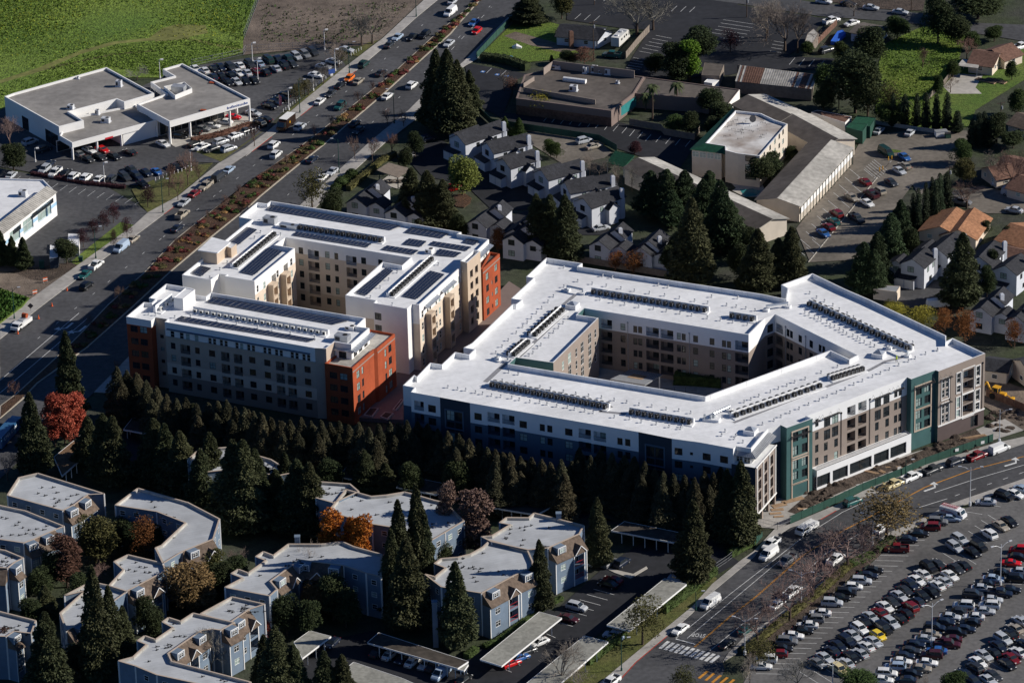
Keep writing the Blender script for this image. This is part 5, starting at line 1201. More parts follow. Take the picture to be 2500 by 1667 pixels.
carport('pale carport roof cut by the bottom edge','n 560,1640 860,1400 1250,1530 1500,1640',2.8,'gravel_roof',4)
carport('carport in deep shade behind the conifer at the street','o 955,352 1480,452 1560,380 1060,280',2.8,'dark_roof',5)
carport('carport in deep shade behind the upper right block','j 1980,1370 k 360,1425 480,1360 j 2100,1300',2.8,'dark_roof',4)
carport('carport in deep shade behind the weeping birches','j 1200,1205 1520,1265 1600,1180 1300,1120',2.8,'dark_roof',4)
carport('small carport in deep shade left of the twin conifers','j 740,1120 880,1150 1000,1040 840,1000',2.8,'dark_roof',3)
carport('carport carpeted with fallen red leaves below the red tree','i 430,965 495,1115 685,950 645,790',2.8,'leafy_roof',4)
carport('carport in deep shade above the left conifers','i 985,745 1170,780 1260,700 1060,650',2.8,'dark_roof',3)
carport('shed-roofed open store behind the apartments','n 1640,1440 1740,1470 1775,1420 1690,1400',2.4,'gravel_roof',2)
# ================================================================ vegetation
def clump(m, p, s, out, n=3, droop=.5):
    for _ in range(n):
        a = rnd.uniform(0,6.283); d = Vector((math.cos(a),math.sin(a),rnd.uniform(-.6,.5)))*.7+out
        d.normalize(); d.z -= droop*rnd.random(); u = d.cross(Vector((rnd.uniform(-1,1),rnd.uniform(-1,1),rnd.uniform(-1,1))))
        if u.length < 1e-3: continue
        u.normalize(); L = s*rnd.uniform(.7,1.3); q = p+Vector((rnd.uniform(-1,1),rnd.uniform(-1,1),rnd.uniform(-1,1)))*(s*.4)
        m.face([q-u*(L*.42), q+d*L, q+u*(L*.42)])
def conifer_mesh(seed, R=2.0, taper=.85, N=2300, s=.36, gaps=.25, base=.6, blunt=0):
    rs = random.Random(seed); m = MB(); ph = seed*1.7; lob = [(rs.uniform(0,6.28), rs.uniform(0,1), rs.uniform(.12,.35)) for _ in range(26)]
    def env(t, a):
        r = R*min(1,(t+.03)*9)*(1-t)**taper + (blunt*R*.25*(1-t**6))
        k = 1.0
        for la, lt, lw in lob:
            da = abs((a-la+3.14159) % 6.28318-3.14159)
            k += .24*math.exp(-(da/.55)**2-((t-lt)/.07)**2)
        k += .16*math.sin(t*34+ph+2*math.sin(a+ph))+.12*math.sin(a*3+ph*2+t*5)
        return r*k*.86
    n = 0
    while n < N:
        t = rs.random()**1.35; a = rs.uniform(0,6.283); r = env(t,a)
        if math.sin(t*46+math.sin(a*2)*2) < -.75+gaps*.2 and rs.random() < .6: continue
        f = math.sqrt(rs.uniform(.35,1.12)); o = Vector((math.cos(a),math.sin(a),0))
        p = o*(r*f)+Vector((0,0,base+t*(10-base)-.12*r*f))
        clump(m, p, s*(1.15-.5*t), o*.9+Vector((0,0,-.15+.5*t)), 3); n += 1
    core = MB(); k = 9
    for i in range(6):
        t = i/6; 
    rings = []
    for i in range(7):
        t = i/6; rr = R*.58*min(1,(t+.05)*8)*(1-t)**taper; rings.append(((0,0,base+t*(9.6-base)), max(rr,.02)))
    m.tube([q for q,_ in rings],[r for _,r in rings],8)  # added solid core hidden in the foliage, blocks light through the crown
    return m
def broad_mesh(seed, N=2200, s=.42, lumps=16, R=3.2, H=10, z0=2.2, fill=1.0):
    rs = random.Random(seed); m = MB(); bl = []
    for _ in range(lumps):
        a = rs.uniform(0,6.28); zz = rs.uniform(0,1); rr = R*.62*math.sqrt(rs.random())*(1-.45*zz)
        bl.append((Vector((rr*math.cos(a),rr*math.sin(a),z0+1+zz*(H-z0-2.6))), rs.uniform(1.1,1.9)*R/3.2))
    for _ in range(N):
        c, r = rs.choice(bl); d = Vector((rs.gauss(0,1),rs.gauss(0,1),rs.gauss(0,1)+.25)).normalized()
        p = c+d*(r*rs.uniform(.72,1.08)); clump(m, p, s, d*.6, 3, .25)
    return m
def branch(m, rs, p, d, L, r, depth, maxd, droop=0):
    pts = [p]; q = Vector(p); k = 3; dd = Vector(d)
    for i in range(k):
        dd = (dd+Vector((rs.gauss(0,.13),rs.gauss(0,.13),rs.gauss(0,.08)+(.05 if not droop else -droop*depth*.05)))).normalized(); q = q+dd*(L/k); pts.append(q.copy())
    m.tube(pts,[r,r*.85,r*.7,r*.55] if depth < 3 else [max(v,.016) for v in (r,r*.8,r*.6,r*.4)],3 if depth > 1 else 5,cap=False)
    if depth >= maxd: return
    nb = 4 if depth < 2 else 3 if depth < 5 else 2
    for i in range(nb):
        f = 1 if i == 0 else rs.uniform(.35,1); idx = min(k,max(1,int(round(f*k)))); a = rs.uniform(0,6.28); sp = rs.uniform(.45,.95)
        u = dd.orthogonal().normalized(); v = dd.cross(u); nd = (dd+(u*math.cos(a)+v*math.sin(a))*sp).normalized()
        branch(m, rs, pts[idx], nd, L*rs.uniform(.6,.82), r*.6, depth+1, maxd, droop)
def bare_mesh(seed, maxd=6, droop=0, r=.2, trunk=2.4):
    rs = random.Random(seed); m = MB(); tr = MB(); tr.tube([(0,0,0),(.03,0,trunk*.5),(0,.03,trunk)],[r*1.3,r,r*.85],6)
    for i in range(4):
        a = i*1.57+rs.uniform(-.4,.4); branch(m, rs, Vector((0,0,trunk-.1-.2*i)), Vector((math.cos(a)*.6,math.sin(a)*.6,1)).normalized(), 2.5, r*.6, 1, maxd, droop)
    return m, tr
def fit_(m, H=10, R=None):
    z1 = max(v[2] for v in m.v); rr = sorted(math.hypot(v[0],v[1]) for v in m.v)[int(len(m.v)*.97)]; k = H/z1; kr = (R/rr) if R else k
    m.v = [(v[0]*kr,v[1]*kr,v[2]*k) for v in m.v]; return m
VK = {}
def tkind(name, meshes, crownmat, trunk, W0, crown='crown'):
    VK[name] = dict(m=[(mm.mesh('crown',crownmat)) for mm in meshes], t=trunk, W=W0, c=crown)
def trunk_mesh(r=.18, h=4.5):
    m = MB(); m.tube([(0,0,-.1),(0,0,h*.5),(0,0,h)],[r*1.25,r,r*.4],7); return m.mesh('trunk','bark')
TK = trunk_mesh(); TKT = trunk_mesh(.12,9); 
tkind('conifer', [conifer_mesh(i, 2.0, .72, 6500, .215) for i in range(6)], 'leaf', trunk_mesh(.2,9.3), 3.3)
tkind('hedge', [conifer_mesh(20+i, 2.1, .78, 6000, .19, base=.2, blunt=.16) for i in range(5)], 'leaf', trunk_mesh(.2,9), 4.4)
tkind('pine', [conifer_mesh(40+i, 2.6, .55, 5500, .24, base=1.2) for i in range(3)], 'leaf', trunk_mesh(.2,9), 4.4)
tkind('cypress', [conifer_mesh(60+i, .8, .38, 2200, .17, base=.3) for i in range(2)], 'leaf', trunk_mesh(.1,9), 1.7)
tkind('broad', [fit_(broad_mesh(70+i,5500,.24,26),10,3.4) for i in range(4)], 'leaf', TK, 6.8)
tkind('upright', [fit_(broad_mesh(80+i,3600,.24,22,1.9,10,.8),10,2.1) for i in range(2)], 'leaf', TK, 4.2)
tkind('sparse', [fit_(broad_mesh(90+i,1500,.22,26,3.4),10,3.7) for i in range(3)], 'leaf', TK, 7.0)
BARE = []
for i in range(5):
    m_, tr_ = bare_mesh(100+i); k = 10/max(v[2] for v in m_.v); rr = sorted(math.hypot(v[0],v[1]) for v in m_.v)[int(len(m_.v)*.95)]
    for x in (m_, tr_): x.v = [(v[0]*3.6/rr,v[1]*3.6/rr,v[2]*k) for v in x.v]
    BARE.append((m_.mesh('crown','twig'), tr_.mesh('trunk','bark')))
TC = dict(con=(.060,.066,.030), hed=(.085,.078,.044), pin=(.045,.068,.030), cyp=(.036,.05,.026), dk=(.042,.055,.022), ol=(.085,.080,.028), yg=(.17,.19,.045), lime=(.11,.19,.02), mid=(.05,.075,.022),
  rust=(.20,.075,.025), red=(.36,.085,.05), orange=(.40,.13,.02), brn=(.13,.065,.045), pur=(.055,.022,.026), yel=(.22,.20,.03), barep=(.21,.15,.13), bareg=(.21,.185,.155), bareb=(.18,.115,.09), ok=(.17,.115,.05))
TREES = {}
def tree(kind, t, x, yt, yb, col, wpx=None, name=None, jit=.22, h=None):
    p = W(t, x, yb); h = h or max(1.0, zat(p, t, yt)); d = VK.get(kind)
    o = obj(name or {'hedge':'conifer','broad':'tree','upright':'tree','sparse':'tree'}.get(kind,kind)+('_tree' if kind not in ('broad','upright','sparse') else ''), None, None, (p.x,p.y,0), rnd.uniform(0,6.28)); o.empty_display_size = .5
    c = TC[col]; f = rnd.uniform(1-jit,1+jit); c = (c[0]*f*rnd.uniform(.92,1.08), c[1]*f, c[2]*f, 1)
    s_ = FPX/((p-CAMP).dot(AZ)); wm = wpx*TL[t][2]/s_ if wpx else None
    if kind == 'bare':
        cm, tm = rnd.choice(BARE); W0 = 6.2
    else: cm, tm, W0 = rnd.choice(d['m']), d['t'], d['W']
    k = h/10; kw = (wm/W0) if wm else k
    o.scale = (kw,kw,k); cr = obj('crown', cm, o); cr.color = c
    tk = obj('trunk', tm, o)
    return o, p
def trees(kind, where, col, s, cat='tree', noun=None, group=None, w_=None):
    """'t x,ytop,ybase[,width] ...' labelled in order from the left"""
    t = None; lst = []
    for q in s.split():
        if ',' in q:
            v = [float(i) for i in q.split(',')]; lst.append((t,*v))
        else: t = q
    lst.sort(key=lambda v: TL[v[0]][0]+v[1]*TL[v[0]][2])
    for i, v in enumerate(lst):
        o, p = tree(kind, v[0], v[1], v[2], v[3], col, v[4] if len(v) > 4 else w_)
        n_ = noun or kind; lab = ('%s %s' % (n_, where)) if len(lst) == 1 else '%s %s from the left %s' % (nth(i), n_, where)
        tag(o, lab, cat, group)
# dense row between the new buildings and the older apartments
tops = 'i 930,245 1010,275 1085,295 1165,355 1245,405 1325,465 1405,500 1480,490 1565,540 1660,535 1735,520 1805,510 1875,565 1945,570 2020,600 2090,620 2170,660 2250,680 j 20,590 70,640 120,615 195,650 270,680 350,670 440,650 520,680 600,675 670,690 745,680 820,710 900,690 980,730 1060,705 1150,690 1215,690 1285,675 1370,680 1450,700 1530,740 1610,760 1700,780 1780,820 1860,850 1925,890 1990,905 2050,930 2110,930 2190,960 k 40,955 140,940 230,980 320,970 400,985 470,1010 555,985 640,1000 700,890 790,955 870,900 960,930 1060,950 1140,960 1220,1000 1300,1060 1370,1080 1450,1100 1540,1110 1620,1130 1700,1080 1770,1090 1830,1040 1900,1050'
t = None; i = 0
for q in tops.split():
    if ',' not in q: t = q; continue
    x, y = (float(v) for v in q.split(',')); hh = rnd.uniform(11.2,13.8); p = W(t,x,y,hh)
    o, p2 = tree('hedge', t, x, y, y+390, 'hed', 262, jit=.25, h=hh); o.location = (p.x, p.y, 0); i += 1
    tag(o, '%s conifer from the left in the dense row before the new buildings' % nth(i-1), 'tree', 'dense conifer row')
    if i % 2: # second, slightly lower rank in front
        o, p2 = tree('hedge', t, x, y, y+390, 'hed', 275, jit=.25, h=hh*.86); o.location = (p.x+rnd.uniform(-1,1), p.y-3.0, 0)
        tag(o, '%s lower conifer in the front rank of the dense row' % nth(i//2), 'tree', 'dense conifer row')
G1 = 'tall conifers'
trees('conifer','beside the boulevard at the left','con','e 570,1270,2030,230 i 280,450,1130,250',noun='tall redwood',group=G1)
trees('conifer','in the clump above the shaded apartments at the left','con','i 720,640,1060,240 850,620,1160,260 930,640,1180,280 1250,660,1170,320 1460,760,1260,300 1560,540,900,220 1700,770,1330,280 1890,830,1540,380 1970,830,1560,350 2130,1040,1400,240 1340,700,1200,260 1620,900,1400,260 2060,900,1500,280',noun='redwood',group=G1)
trees('conifer','behind the middle apartments','con','j 430,985,1560,340 530,1010,1580,300 960,910,1250,200 1120,1010,1260,190',noun='redwood',group=G1)
trees('conifer','in the tall group at the centre foreground','con','n 1385,-20,900,230 1240,110,950,250 1180,340,1020,230 1300,420,1120,330 1440,180,900,200',noun='redwood',group=G1)
trees('conifer','among the carports','con','n 1690,600,1290,270 o 850,90,640,200 390,425,1000,190 1610,110,760,290',noun='lone redwood',group=G1)
trees('conifer','at the street end of the dense row','con','k 1990,1000,1650,280 1880,1060,1640,240',noun='big redwood',group=G1)
trees('conifer','at the lower left','con','m 375,785,1080,190 400,1000,1640,330 790,630,1560,270 900,790,1420,220 1000,950,1380,180 10,480,800,160 n 260,1110,1720,300 400,1260,1700,220 640,1310,1700,230 780,1340,1700,200 160,1180,1600,200',noun='dark conifer',group=G1)
trees('conifer','in the huge clump beside the boulevard','con','b 1530,395,1010,250 1620,395,1070,280 1700,480,1060,250 1790,560,900,160 1470,640,1010,160',noun='giant redwood',group=G1)
trees('conifer','behind the tan building','con','f 1330,-30,380,260 1460,-10,440,280 1580,60,460,220 1280,200,440,160',noun='dark redwood',group=G1)
trees('conifer','between the townhouses above the white roof','con','g 365,175,640,230 475,180,650,250 595,185,700,260',noun='brownish redwood',group=G1)
trees('conifer','nearest the rear parapet of the white roof','con','g 1600,205,890,330 h 165,455,950,290 330,525,900,220 430,435,900,230',noun='brownish redwood',group=G1)
trees('pine','in the grove beside the motel wing','pin','g 1270,-10,350,230 1400,-20,360,250 1540,-10,350,230 1740,-10,330,200 1830,70,640,260 1900,240,640,260 1690,60,560,240 1440,150,420,200',noun='green pine',group=G1)
trees('pine','along the lot behind the white roof at the right','pin','h 1005,560,970,230 1115,480,880,200 1225,330,760,230 1300,220,600,180 1090,620,980,200',noun='pine',group=G1)
trees('conifer','alone before the townhouses at the right','con','h 1790,485,1060,300',noun='single dark redwood',group=G1)
trees('cypress','in the hedge beside the motel car park','cyp','h 1360,270,480,70 1440,130,470,75 1500,85,440,75 1550,40,400,75 1610,10,350,90 1670,0,300,100 1400,170,460,70 1580,60,420,80',noun='dark cypress',group='cypresses')
trees('cypress','in the row behind the motel car park','cyp','d 1240,740,1010,70 1335,750,1010,80 1430,745,1010,75 1505,740,1030,85 1585,755,1040,85 1670,740,1045,90 1755,885,1055,95',noun='cypress',group='cypresses')
trees('cypress','in the tight clump by the bungalow lawn','cyp','d 1870,945,1170,90 1925,900,1170,90 1965,890,1160,90 2005,960,1170,100',noun='dark cypress',group='cypresses')
trees('broad','beside the motel wing at the barn','dk','d 940,400,900,430 1040,520,930,300',noun='huge round dark evergreen')
trees('broad','behind the barn','dk','d 1060,205,560,260',noun='tall dark evergreen'); trees('broad','in the meadow corner','mid','d 1275,130,310,200',noun='rounded olive-green tree')
trees('broad','at the meadow edge by the back street','dk','d 1600,-40,350,260 1760,130,360,190',noun='big dark tree'); trees('broad','over the back street at the top right','dk','d 1920,-70,150,420',noun='spreading dark tree')
trees('sparse','below the cypresses','ol','d 1225,640,980,170',noun='thin brownish conifer'); trees('broad','at the corner of the motel car park','mid','d 1785,1110,1310,170',noun='light green round tree'); trees('broad','just below the light green tree','ol','d 1805,1260,1470,180',noun='brown-green round tree')
trees('broad','by the houses at the right edge','dk','d 2070,900,1160,180 2200,1050,1180,200',noun='dark evergreen')
trees('upright','beside the restaurant lot','lime','c 1585,310,640,190',noun='bright lime-green upright tree'); trees('broad','behind the lime-green tree','dk','c 1650,225,500,300 1470,340,640,260 1310,420,580,180 1490,520,640,200',noun='dark tree')
trees('broad','with the thin cars court behind the townhouses','dk','c 1740,700,920,210',noun='dark green tree beside the annex wall,'); trees('sparse','in front of the restaurant','yel','c 400,740,900,230',noun='yellow-leaved tree'); trees('sparse','by the restaurant corner','brn','c 165,620,760,130',noun='brown leafless shrub')
trees('broad','beside the restaurant patio','mid','c 1450,920,1050,180',noun='low shrub'); trees('broad','at the end of the restaurant lot','pur','c 1140,1130,1230,110',noun='purple-leaved shrub'); trees('broad','in the yard by the bungalow','dk','c 600,400,510,110 650,420,510,90',noun='dark shrub'); trees('sparse','in the yard by the motorhome','brn','c 740,370,520,170',noun='brown bush')
trees('conifer','at the top edge beside the boulevard','con','c 300,-60,180,260',noun='dark conifer'); trees('broad','at the top edge above the bungalow','ol','c 560,-80,150,180',noun='olive tree')
trees('broad','in the court behind the townhouses','mid','c 470,1110,1250,120 520,1130,1260,110',noun='green shrub'); trees('conifer','beside the first townhouse','mid','c 110,930,1080,90 220,940,1080,100',noun='small green conifer')
trees('bare','before the green awning roof','bareg','c 785,1210,1400,100 860,1270,1420,110 1000,1310,1490,130 1120,1330,1520,110 930,1260,1400,90',noun='slender bare tree')
trees('bare','over the shopping car park','bareg','c 1160,-60,280,420 1290,-40,240,330',noun='big bare tree'); trees('bare','beside the garden shed','bareg','d 380,10,410,420 480,30,420,300 230,-30,330,240',noun='large bare tree'); trees('sparse','in the shopping car park','pur','c 1905,235,420,160',noun='dark red tree')
trees('bare','by the bungalow fence','bareb','d 1480,390,540,140 1830,290,480,150 1700,610,740,120',noun='small bare tree'); trees('bare','in the front garden at the right edge','bareb','d 2190,1160,1520,230 h 1830,90,290,280',noun='grey bare tree')
trees('broad','in the round bed by the townhouses','yg','b 1730,1245,1560,270',noun='pale yellow-green round tree'); trees('sparse','beside the boulevard behind the tan building','ol','f 530,-30,290,250',noun='grey-green airy tree')
trees('bare','along the walk beside the picnic shelter','bareb','b 870,1080,1270,100 1010,1090,1290,130 1165,1050,1240,130 1130,860,990,110 1260,870,1010,120',noun='reddish bare tree')
trees('bare','at the bare lot by the boulevard','bareg','b 925,90,360,260 1010,10,350,300',noun='large bare tree'); trees('bare','along the car yard verge','bareg','b 500,640,760,150 620,490,670,150 740,360,540,160 690,330,480,120',noun='bare street tree')
trees('sparse','along the car yard verge','ol','b 400,660,810,140 470,620,760,120 760,390,520,120',noun='half-leafed tree'); trees('bare','at the showroom front','bareb','a 2030,980,1170,110 1590,1310,1460,90 1500,1180,1480,150 1350,1300,1560,120 1420,1370,1600,110',noun='thin bare tree')
trees('sparse','along the workshop frontage','pur','e 1180,105,280,120 905,240,405,110 825,300,465,110 745,360,520,100 665,440,600,100 1015,350,530,90 910,460,610,60',noun='dark red tree'); trees('broad','beside the box trailers','dk','e 535,535,730,190',noun='round dark evergreen'); trees('conifer','at the corner of the workshop','dk','e 20,470,740,130 105,510,750,110 195,520,770,130',noun='dark evergreen')
trees('bare','left of the service hall','barep','a 80,930,1180,200',noun='purplish bare tree'); trees('broad','left of the service hall','dk','a 110,1150,1360,220',noun='dark shrub'); trees('bare','behind the service hall','bareg','a 1095,540,640,180',noun='grey bush')
trees('bare','on the median','bareb','b 1100,540,650,60 1010,640,760,60 905,720,850,70 790,800,920,60 680,910,1030,70 550,990,1110,90 330,1230,1320,70 e 1905,90,220,70 1800,170,300,60 1665,300,420,70 1535,420,530,60 1415,520,640,60 960,900,1060,80 720,1120,1260,60 i 120,345,500,90 935,180,300,60',noun='thin sapling',group='median saplings')
trees('upright','beside the carport of fallen leaves','red','i 440,445,880,170 610,440,810,190 520,470,860,170',noun='blazing red tree'); trees('bare','at the left edge below the truck','barep','i 60,930,1150,220',noun='pale bare tree')
trees('upright','beside the wooden balconies','brn','m 540,385,800,270',noun='reddish-brown weeping tree'); trees('broad','above the reddish-brown tree','ol','m 770,230,620,340',noun='olive round tree'); trees('sparse','in the shaded court','rust','m 1160,230,640,210',noun='rust-coloured tree'); trees('broad','in the middle of the lower court','ok','m 1500,620,1000,440',noun='big brown-olive round tree'); trees('broad','right of the brown-olive tree','ol','m 1705,505,800,240',noun='olive-yellow round tree')
trees('bare','in the corner of the V-shaped block','bareg','m 1690,1110,1520,220',noun='white-stemmed birch'); trees('upright','at the left edge','brn','m 60,1130,1480,170',noun='red-brown tree'); trees('bare','in the dark court','barep','m 800,620,760,160 1890,490,640,140',noun='bare shrub')
trees('upright','before the middle block','orange','n 690,190,720,230 935,215,740,190 850,235,700,140',noun='orange maple'); trees('bare','beside the L-shaped block','bareg','n 530,420,830,220 660,530,840,200',noun='white-stemmed birch'); trees('broad','under the two birches','ok','n 590,760,1010,330',noun='rusty-gold thicket')
trees('upright','beside the middle block','bareb','j 1610,1150,1720,160 1840,1210,1770,300',noun='pinkish weeping birch'); trees('bare','beside the middle block','bareg','n 1745,320,580,190 1640,330,600,150',noun='white birch'); trees('sparse','by the shaded carport','red','n 150,1070,1230,140',noun='red maple')
trees('sparse','behind the white roof','rust','g 990,630,790,130 1135,620,810,190 60,435,650,120 f 2010,450,640,130',noun='rust-leaved tree'); trees('sparse','beyond the right parapet','yel','h 1480,1060,1270,240 1280,1040,1180,200 1220,1020,1130,120',noun='yellow-green tree'); trees('sparse','beyond the right parapet','rust','h 1650,1080,1300,160 1820,1080,1370,190 2210,1160,1400,150',noun='russet tree')
trees('bare','along the street by the big car park','barep','p 880,300,660,480 600,490,910,440 420,690,1070,430 160,890,1270,400 1010,270,520,250',noun='wide purplish bare tree',group='bare street trees'); trees('sparse','over the street above the car park','ok','p 1190,30,440,500',noun='big half-bare olive tree'); trees('sparse','along the hedge by the carports','ol','o 1205,870,1260,330',noun='half-leafed tree'); trees('bare','along the hedge at the bottom','bareg','o 560,1230,1600,300 700,1440,1640,200',noun='spindly bare tree')
trees('bare','in the corner of the car park','bareg','p 480,1370,1620,260 100,1340,1600,160 1470,1480,1700,100',noun='small bare tree'); trees('broad','at the bottom edge of the car park','mid','p 950,1470,1640,300 1730,1480,1680,230',noun='green tree top'); trees('sparse','at the street corner','ol','o 1520,1430,1660,220 p 170,1190,1420,250',noun='olive tree')
trees('cypress','in front of the restaurant corner','dk','c 480,440,500,40',noun='small clipped cypress')
FG = 'shade trees between the apartments'
trees('broad','filling the dark court left of the L-shaped block','dk','m 1870,560,820,260 1780,620,900,220 1060,300,560,240 1240,280,520,220 960,260,520,200 n 330,860,1180,260 700,700,1060,260 800,820,1120,240 520,900,1200,220',noun='dark shade tree',group=FG)
trees('broad','between the lower left blocks','dk','m 640,700,980,240 330,640,900,200 250,900,1160,200 1180,860,1160,220 1230,960,1260,200 420,520,820,180 850,1150,1420,220 640,1240,1520,240',noun='dark shade tree',group=FG)
trees('conifer','between the upper left blocks','con','i 2230,1100,1520,240 j 330,930,1400,220 250,1060,1450,220',noun='redwood',group=FG)
trees('broad','along the older apartments behind the orange maples','dk','n 1080,560,860,220 980,560,820,200 1560,420,700,180 1460,620,900,160 j 680,980,1250,220 1330,1000,1300,200 1700,980,1280,220',noun='dark shade tree',group=FG)
trees('broad','between the townhouses and the tan building','dk','f 700,130,420,200 1700,330,560,150 b 1350,1050,1250,150 1280,1180,1360,130',noun='dark shade tree',group=FG)
trees('broad','among the townhouses behind the white roof','dk','g 1420,600,820,150 1480,480,760,180 2050,430,720,150 1980,560,840,190',noun='dark shade tree',group=FG)
trees('broad','among the townhouses at the right','dk','h 1380,440,700,150 2020,620,860,130 1990,740,1020,140 2160,420,560,110 1980,380,500,100',noun='dark shade tree',group=FG)
trees('broad','round the bungalow yards at the top right','mid','d 1870,250,400,130 2050,210,330,160 2190,480,640,110 2240,700,920,160 1600,600,780,90 1720,480,620,110 560,330,440,110 830,330,500,140 700,520,760,180 1180,820,1000,200 1290,860,1010,150',noun='garden tree',group=FG)
trees('broad','between motel and restaurant','dk','c 1830,820,1000,200 1600,880,1080,170 1760,940,1100,150 d 180,1240,1480,220 260,1220,1440,200 440,1160,1260,110 690,640,900,180',noun='dark shrub tree',group=FG)
trees('bare','in the yards at the top','bareg','d 930,-20,130,160 1700,20,190,150 2050,1180,1440,180 c 2200,0,300,260 100,560,720,120',noun='bare yard tree',group=FG)
# palms
def palm(t, x, yt, yb, label):
    p = W(t,x,yb); h = zat(p,t,yt); o = thing('palm_tree', label, 'tree', (p.x,p.y,0), 0, 'palms'); m = MB(); m.tube([(0,0,0),(.1,0,h*.5),(0,0,h)],[.28,.2,.2],7); m.build('trunk','bark',o,(0,0,0)); c = MB()
    for i in range(34):
        a = rnd.uniform(0,6.28); el = rnd.uniform(-.5,1.2); d = Vector((math.cos(a),math.sin(a),0)); u = Vector((-d.y,d.x,0)); pts = []
        for k in range(6):
            s = k/5*2.6; pts.append(Vector((0,0,h))+d*(s*math.cos(el*.6))+Vector((0,0,s*math.sin(el)*.7-.28*s*s)))
        for k in range(5):
            w0, w1 = .34*(1-abs(k/5-.35)), .34*(1-abs((k+1)/5-.35))*(0 if k == 4 else 1)
            c.face([pts[k]-u*w0,pts[k+1]-u*w1,pts[k+1]+u*w1,pts[k]+u*w0])
    cr = c.build('crown','leaf',o,(0,0,0)); cr.color = (.06,.075,.03,1)
palm('c',1283,690,960,'tall palm on the restaurant patio beside the blue mural'); palm('c',1478,670,880,'palm in front of the long annex'); palm('d',1335,820,1000,'short palm behind the cypress row'); palm('c',1230,760,880,'small palm behind the tall patio palm')
# shrubs, hedges and grass that read as masses
def shrub_mass(name, spots, col, s=.22, dens=26, kind='stuff', m='leaf'):
    b_ = MB()
    for p, r, h in spots:
        for _ in range(dens):
            a = rnd.uniform(0,6.28); f = math.sqrt(rnd.random()); z = h*math.sqrt(max(0,1-f*f*.9))*rnd.uniform(.55,1.05)
            clump(b_, Vector((p.x+r*f*math.cos(a), p.y+r*f*math.sin(a), p.z+z)), s, Vector((0,0,.6)), 2, .2)
        b_.tube([Vector((p.x,p.y,p.z)),Vector((p.x,p.y,p.z+h*.5)),Vector((p.x,p.y,p.z+h*.85))],[r*.75,r*.8,r*.2],7)
    o = b_.build(name, m); o['kind'] = kind; o.color = (*TC[col],1) if isinstance(col,str) else (*col,1); return o
def between(A, B, n, lo=.15, hi=.85):
    out = []
    LA = [(A[i+1]-A[i]).length for i in range(len(A)-1)]; T = sum(LA)
    for _ in range(n):
        d = rnd.random()*T
        for j, l in enumerate(LA):
            if d <= l: p = A[j].lerp(A[j+1], d/l); break
            d -= l
        q = min((B[k].lerp(B[k+1],f) for k in range(len(B)-1) for f in (0,.25,.5,.75,1)), key=lambda v: (v-p).length)
        out.append(p.lerp(q, rnd.uniform(lo,hi))+Vector((0,0,.15)))
    return out
MM = ML[2:-1]; MQ = MR[1:-2][::-1]
for nm, c, n, h in (('median_shrubs_green',(.045,.075,.018),95,.9),('median_shrubs_olive',(.085,.075,.03),90,.9),('median_shrubs_straw',(.26,.15,.06),60,.55),('median_shrubs_red',(.13,.035,.03),75,.9)):
    sp = between(MM, MQ, n); 
    shrub_mass('median_planting', [(p, rnd.uniform(.6,1.3), rnd.uniform(.5,1.0)*h) for p in sp], c, .3, 24)
def hedge(label, s, wd, h, col, z=0):
    P_ = WL(s, z); b_ = MB(); c = (P_[0]+P_[-1])/2
    for p, q in zip(P_,P_[1:]):
        d = q-p; L = d.length; d = d/L; n = Vector((d.y,-d.x,0)); b_.bar(p+Vector((0,0,h*.45)), q+Vector((0,0,h*.45)), wd*.85, h*.9)
        for _ in range(int(L*wd*5+L*h*8)):
            u = rnd.random(); 
            if rnd.random() < .55: v, z = rnd.uniform(-.5,.5)*wd, h*rnd.uniform(.85,1.02); o_ = Vector((0,0,.8))
            else: v, z = rnd.choice((-.5,.5))*wd, h*rnd.random(); o_ = n*(1 if v > 0 else -1)
            clump(b_, p+d*(L*u)+n*v+Vector((0,0,z)), .3, o_, 2, .2)
    o = b_.build('hedge','leaf',None,(c.x,c.y,0)); o.location = (c.x,c.y,0); o.color = (*TC[col],1); tag(o, label, 'hedge')
hedge('clipped hedge along the far edge of the big car park','p 60,1330 330,1110 640,870 900,640',1.8,1.3,'ol'); hedge('greener hedge end by the car park trees','p 900,640 1080,560',2.0,1.4,'mid'); hedge('short hedge below the half-bare tree','p 1110,530 1240,430',1.8,1.4,'dk')
hedge('long ivy-green hedge between carports and street','o 760,1420 1060,1190',2.0,1.8,'mid'); hedge('green hedge along the carport fence by the street','o 1370,1010 1780,690',2.0,1.9,'mid'); hedge('hedge at the drive entrance by the corner tower','o 1900,560 2090,460',1.8,1.6,'mid')
hedge('curved hedge behind the picnic shelter','b 820,1520 960,1400 1080,1300 1190,1240',1.6,1.3,'ol'); hedge('dark planting in front of the showroom canopy','a 1530,1130 1760,1080 2000,1000',1.8,1.0,'brn'); hedge('low hedge along the car yard boundary','a 250,1390 480,1430 700,1470 1000,1500',1.2,.8,'pur'); hedge('dark hedge beside the side lawn','b 1880,475 2080,500 2250,560',2.4,2.0,'dk'); hedge('shrubs along the lit walls of the red balconies block','n 1900,1290 2000,1250 o 440,960 560,900',1.4,1.0,'mid'); hedge('clipped shrubs by the carport end','n 1760,1370 1840,1310',1.8,1.2,'mid'); hedge('courtyard shrubs inside the white-roofed building','s 30,1440 300,1455 600,1480',3.2,2.6,'mid',3.3)
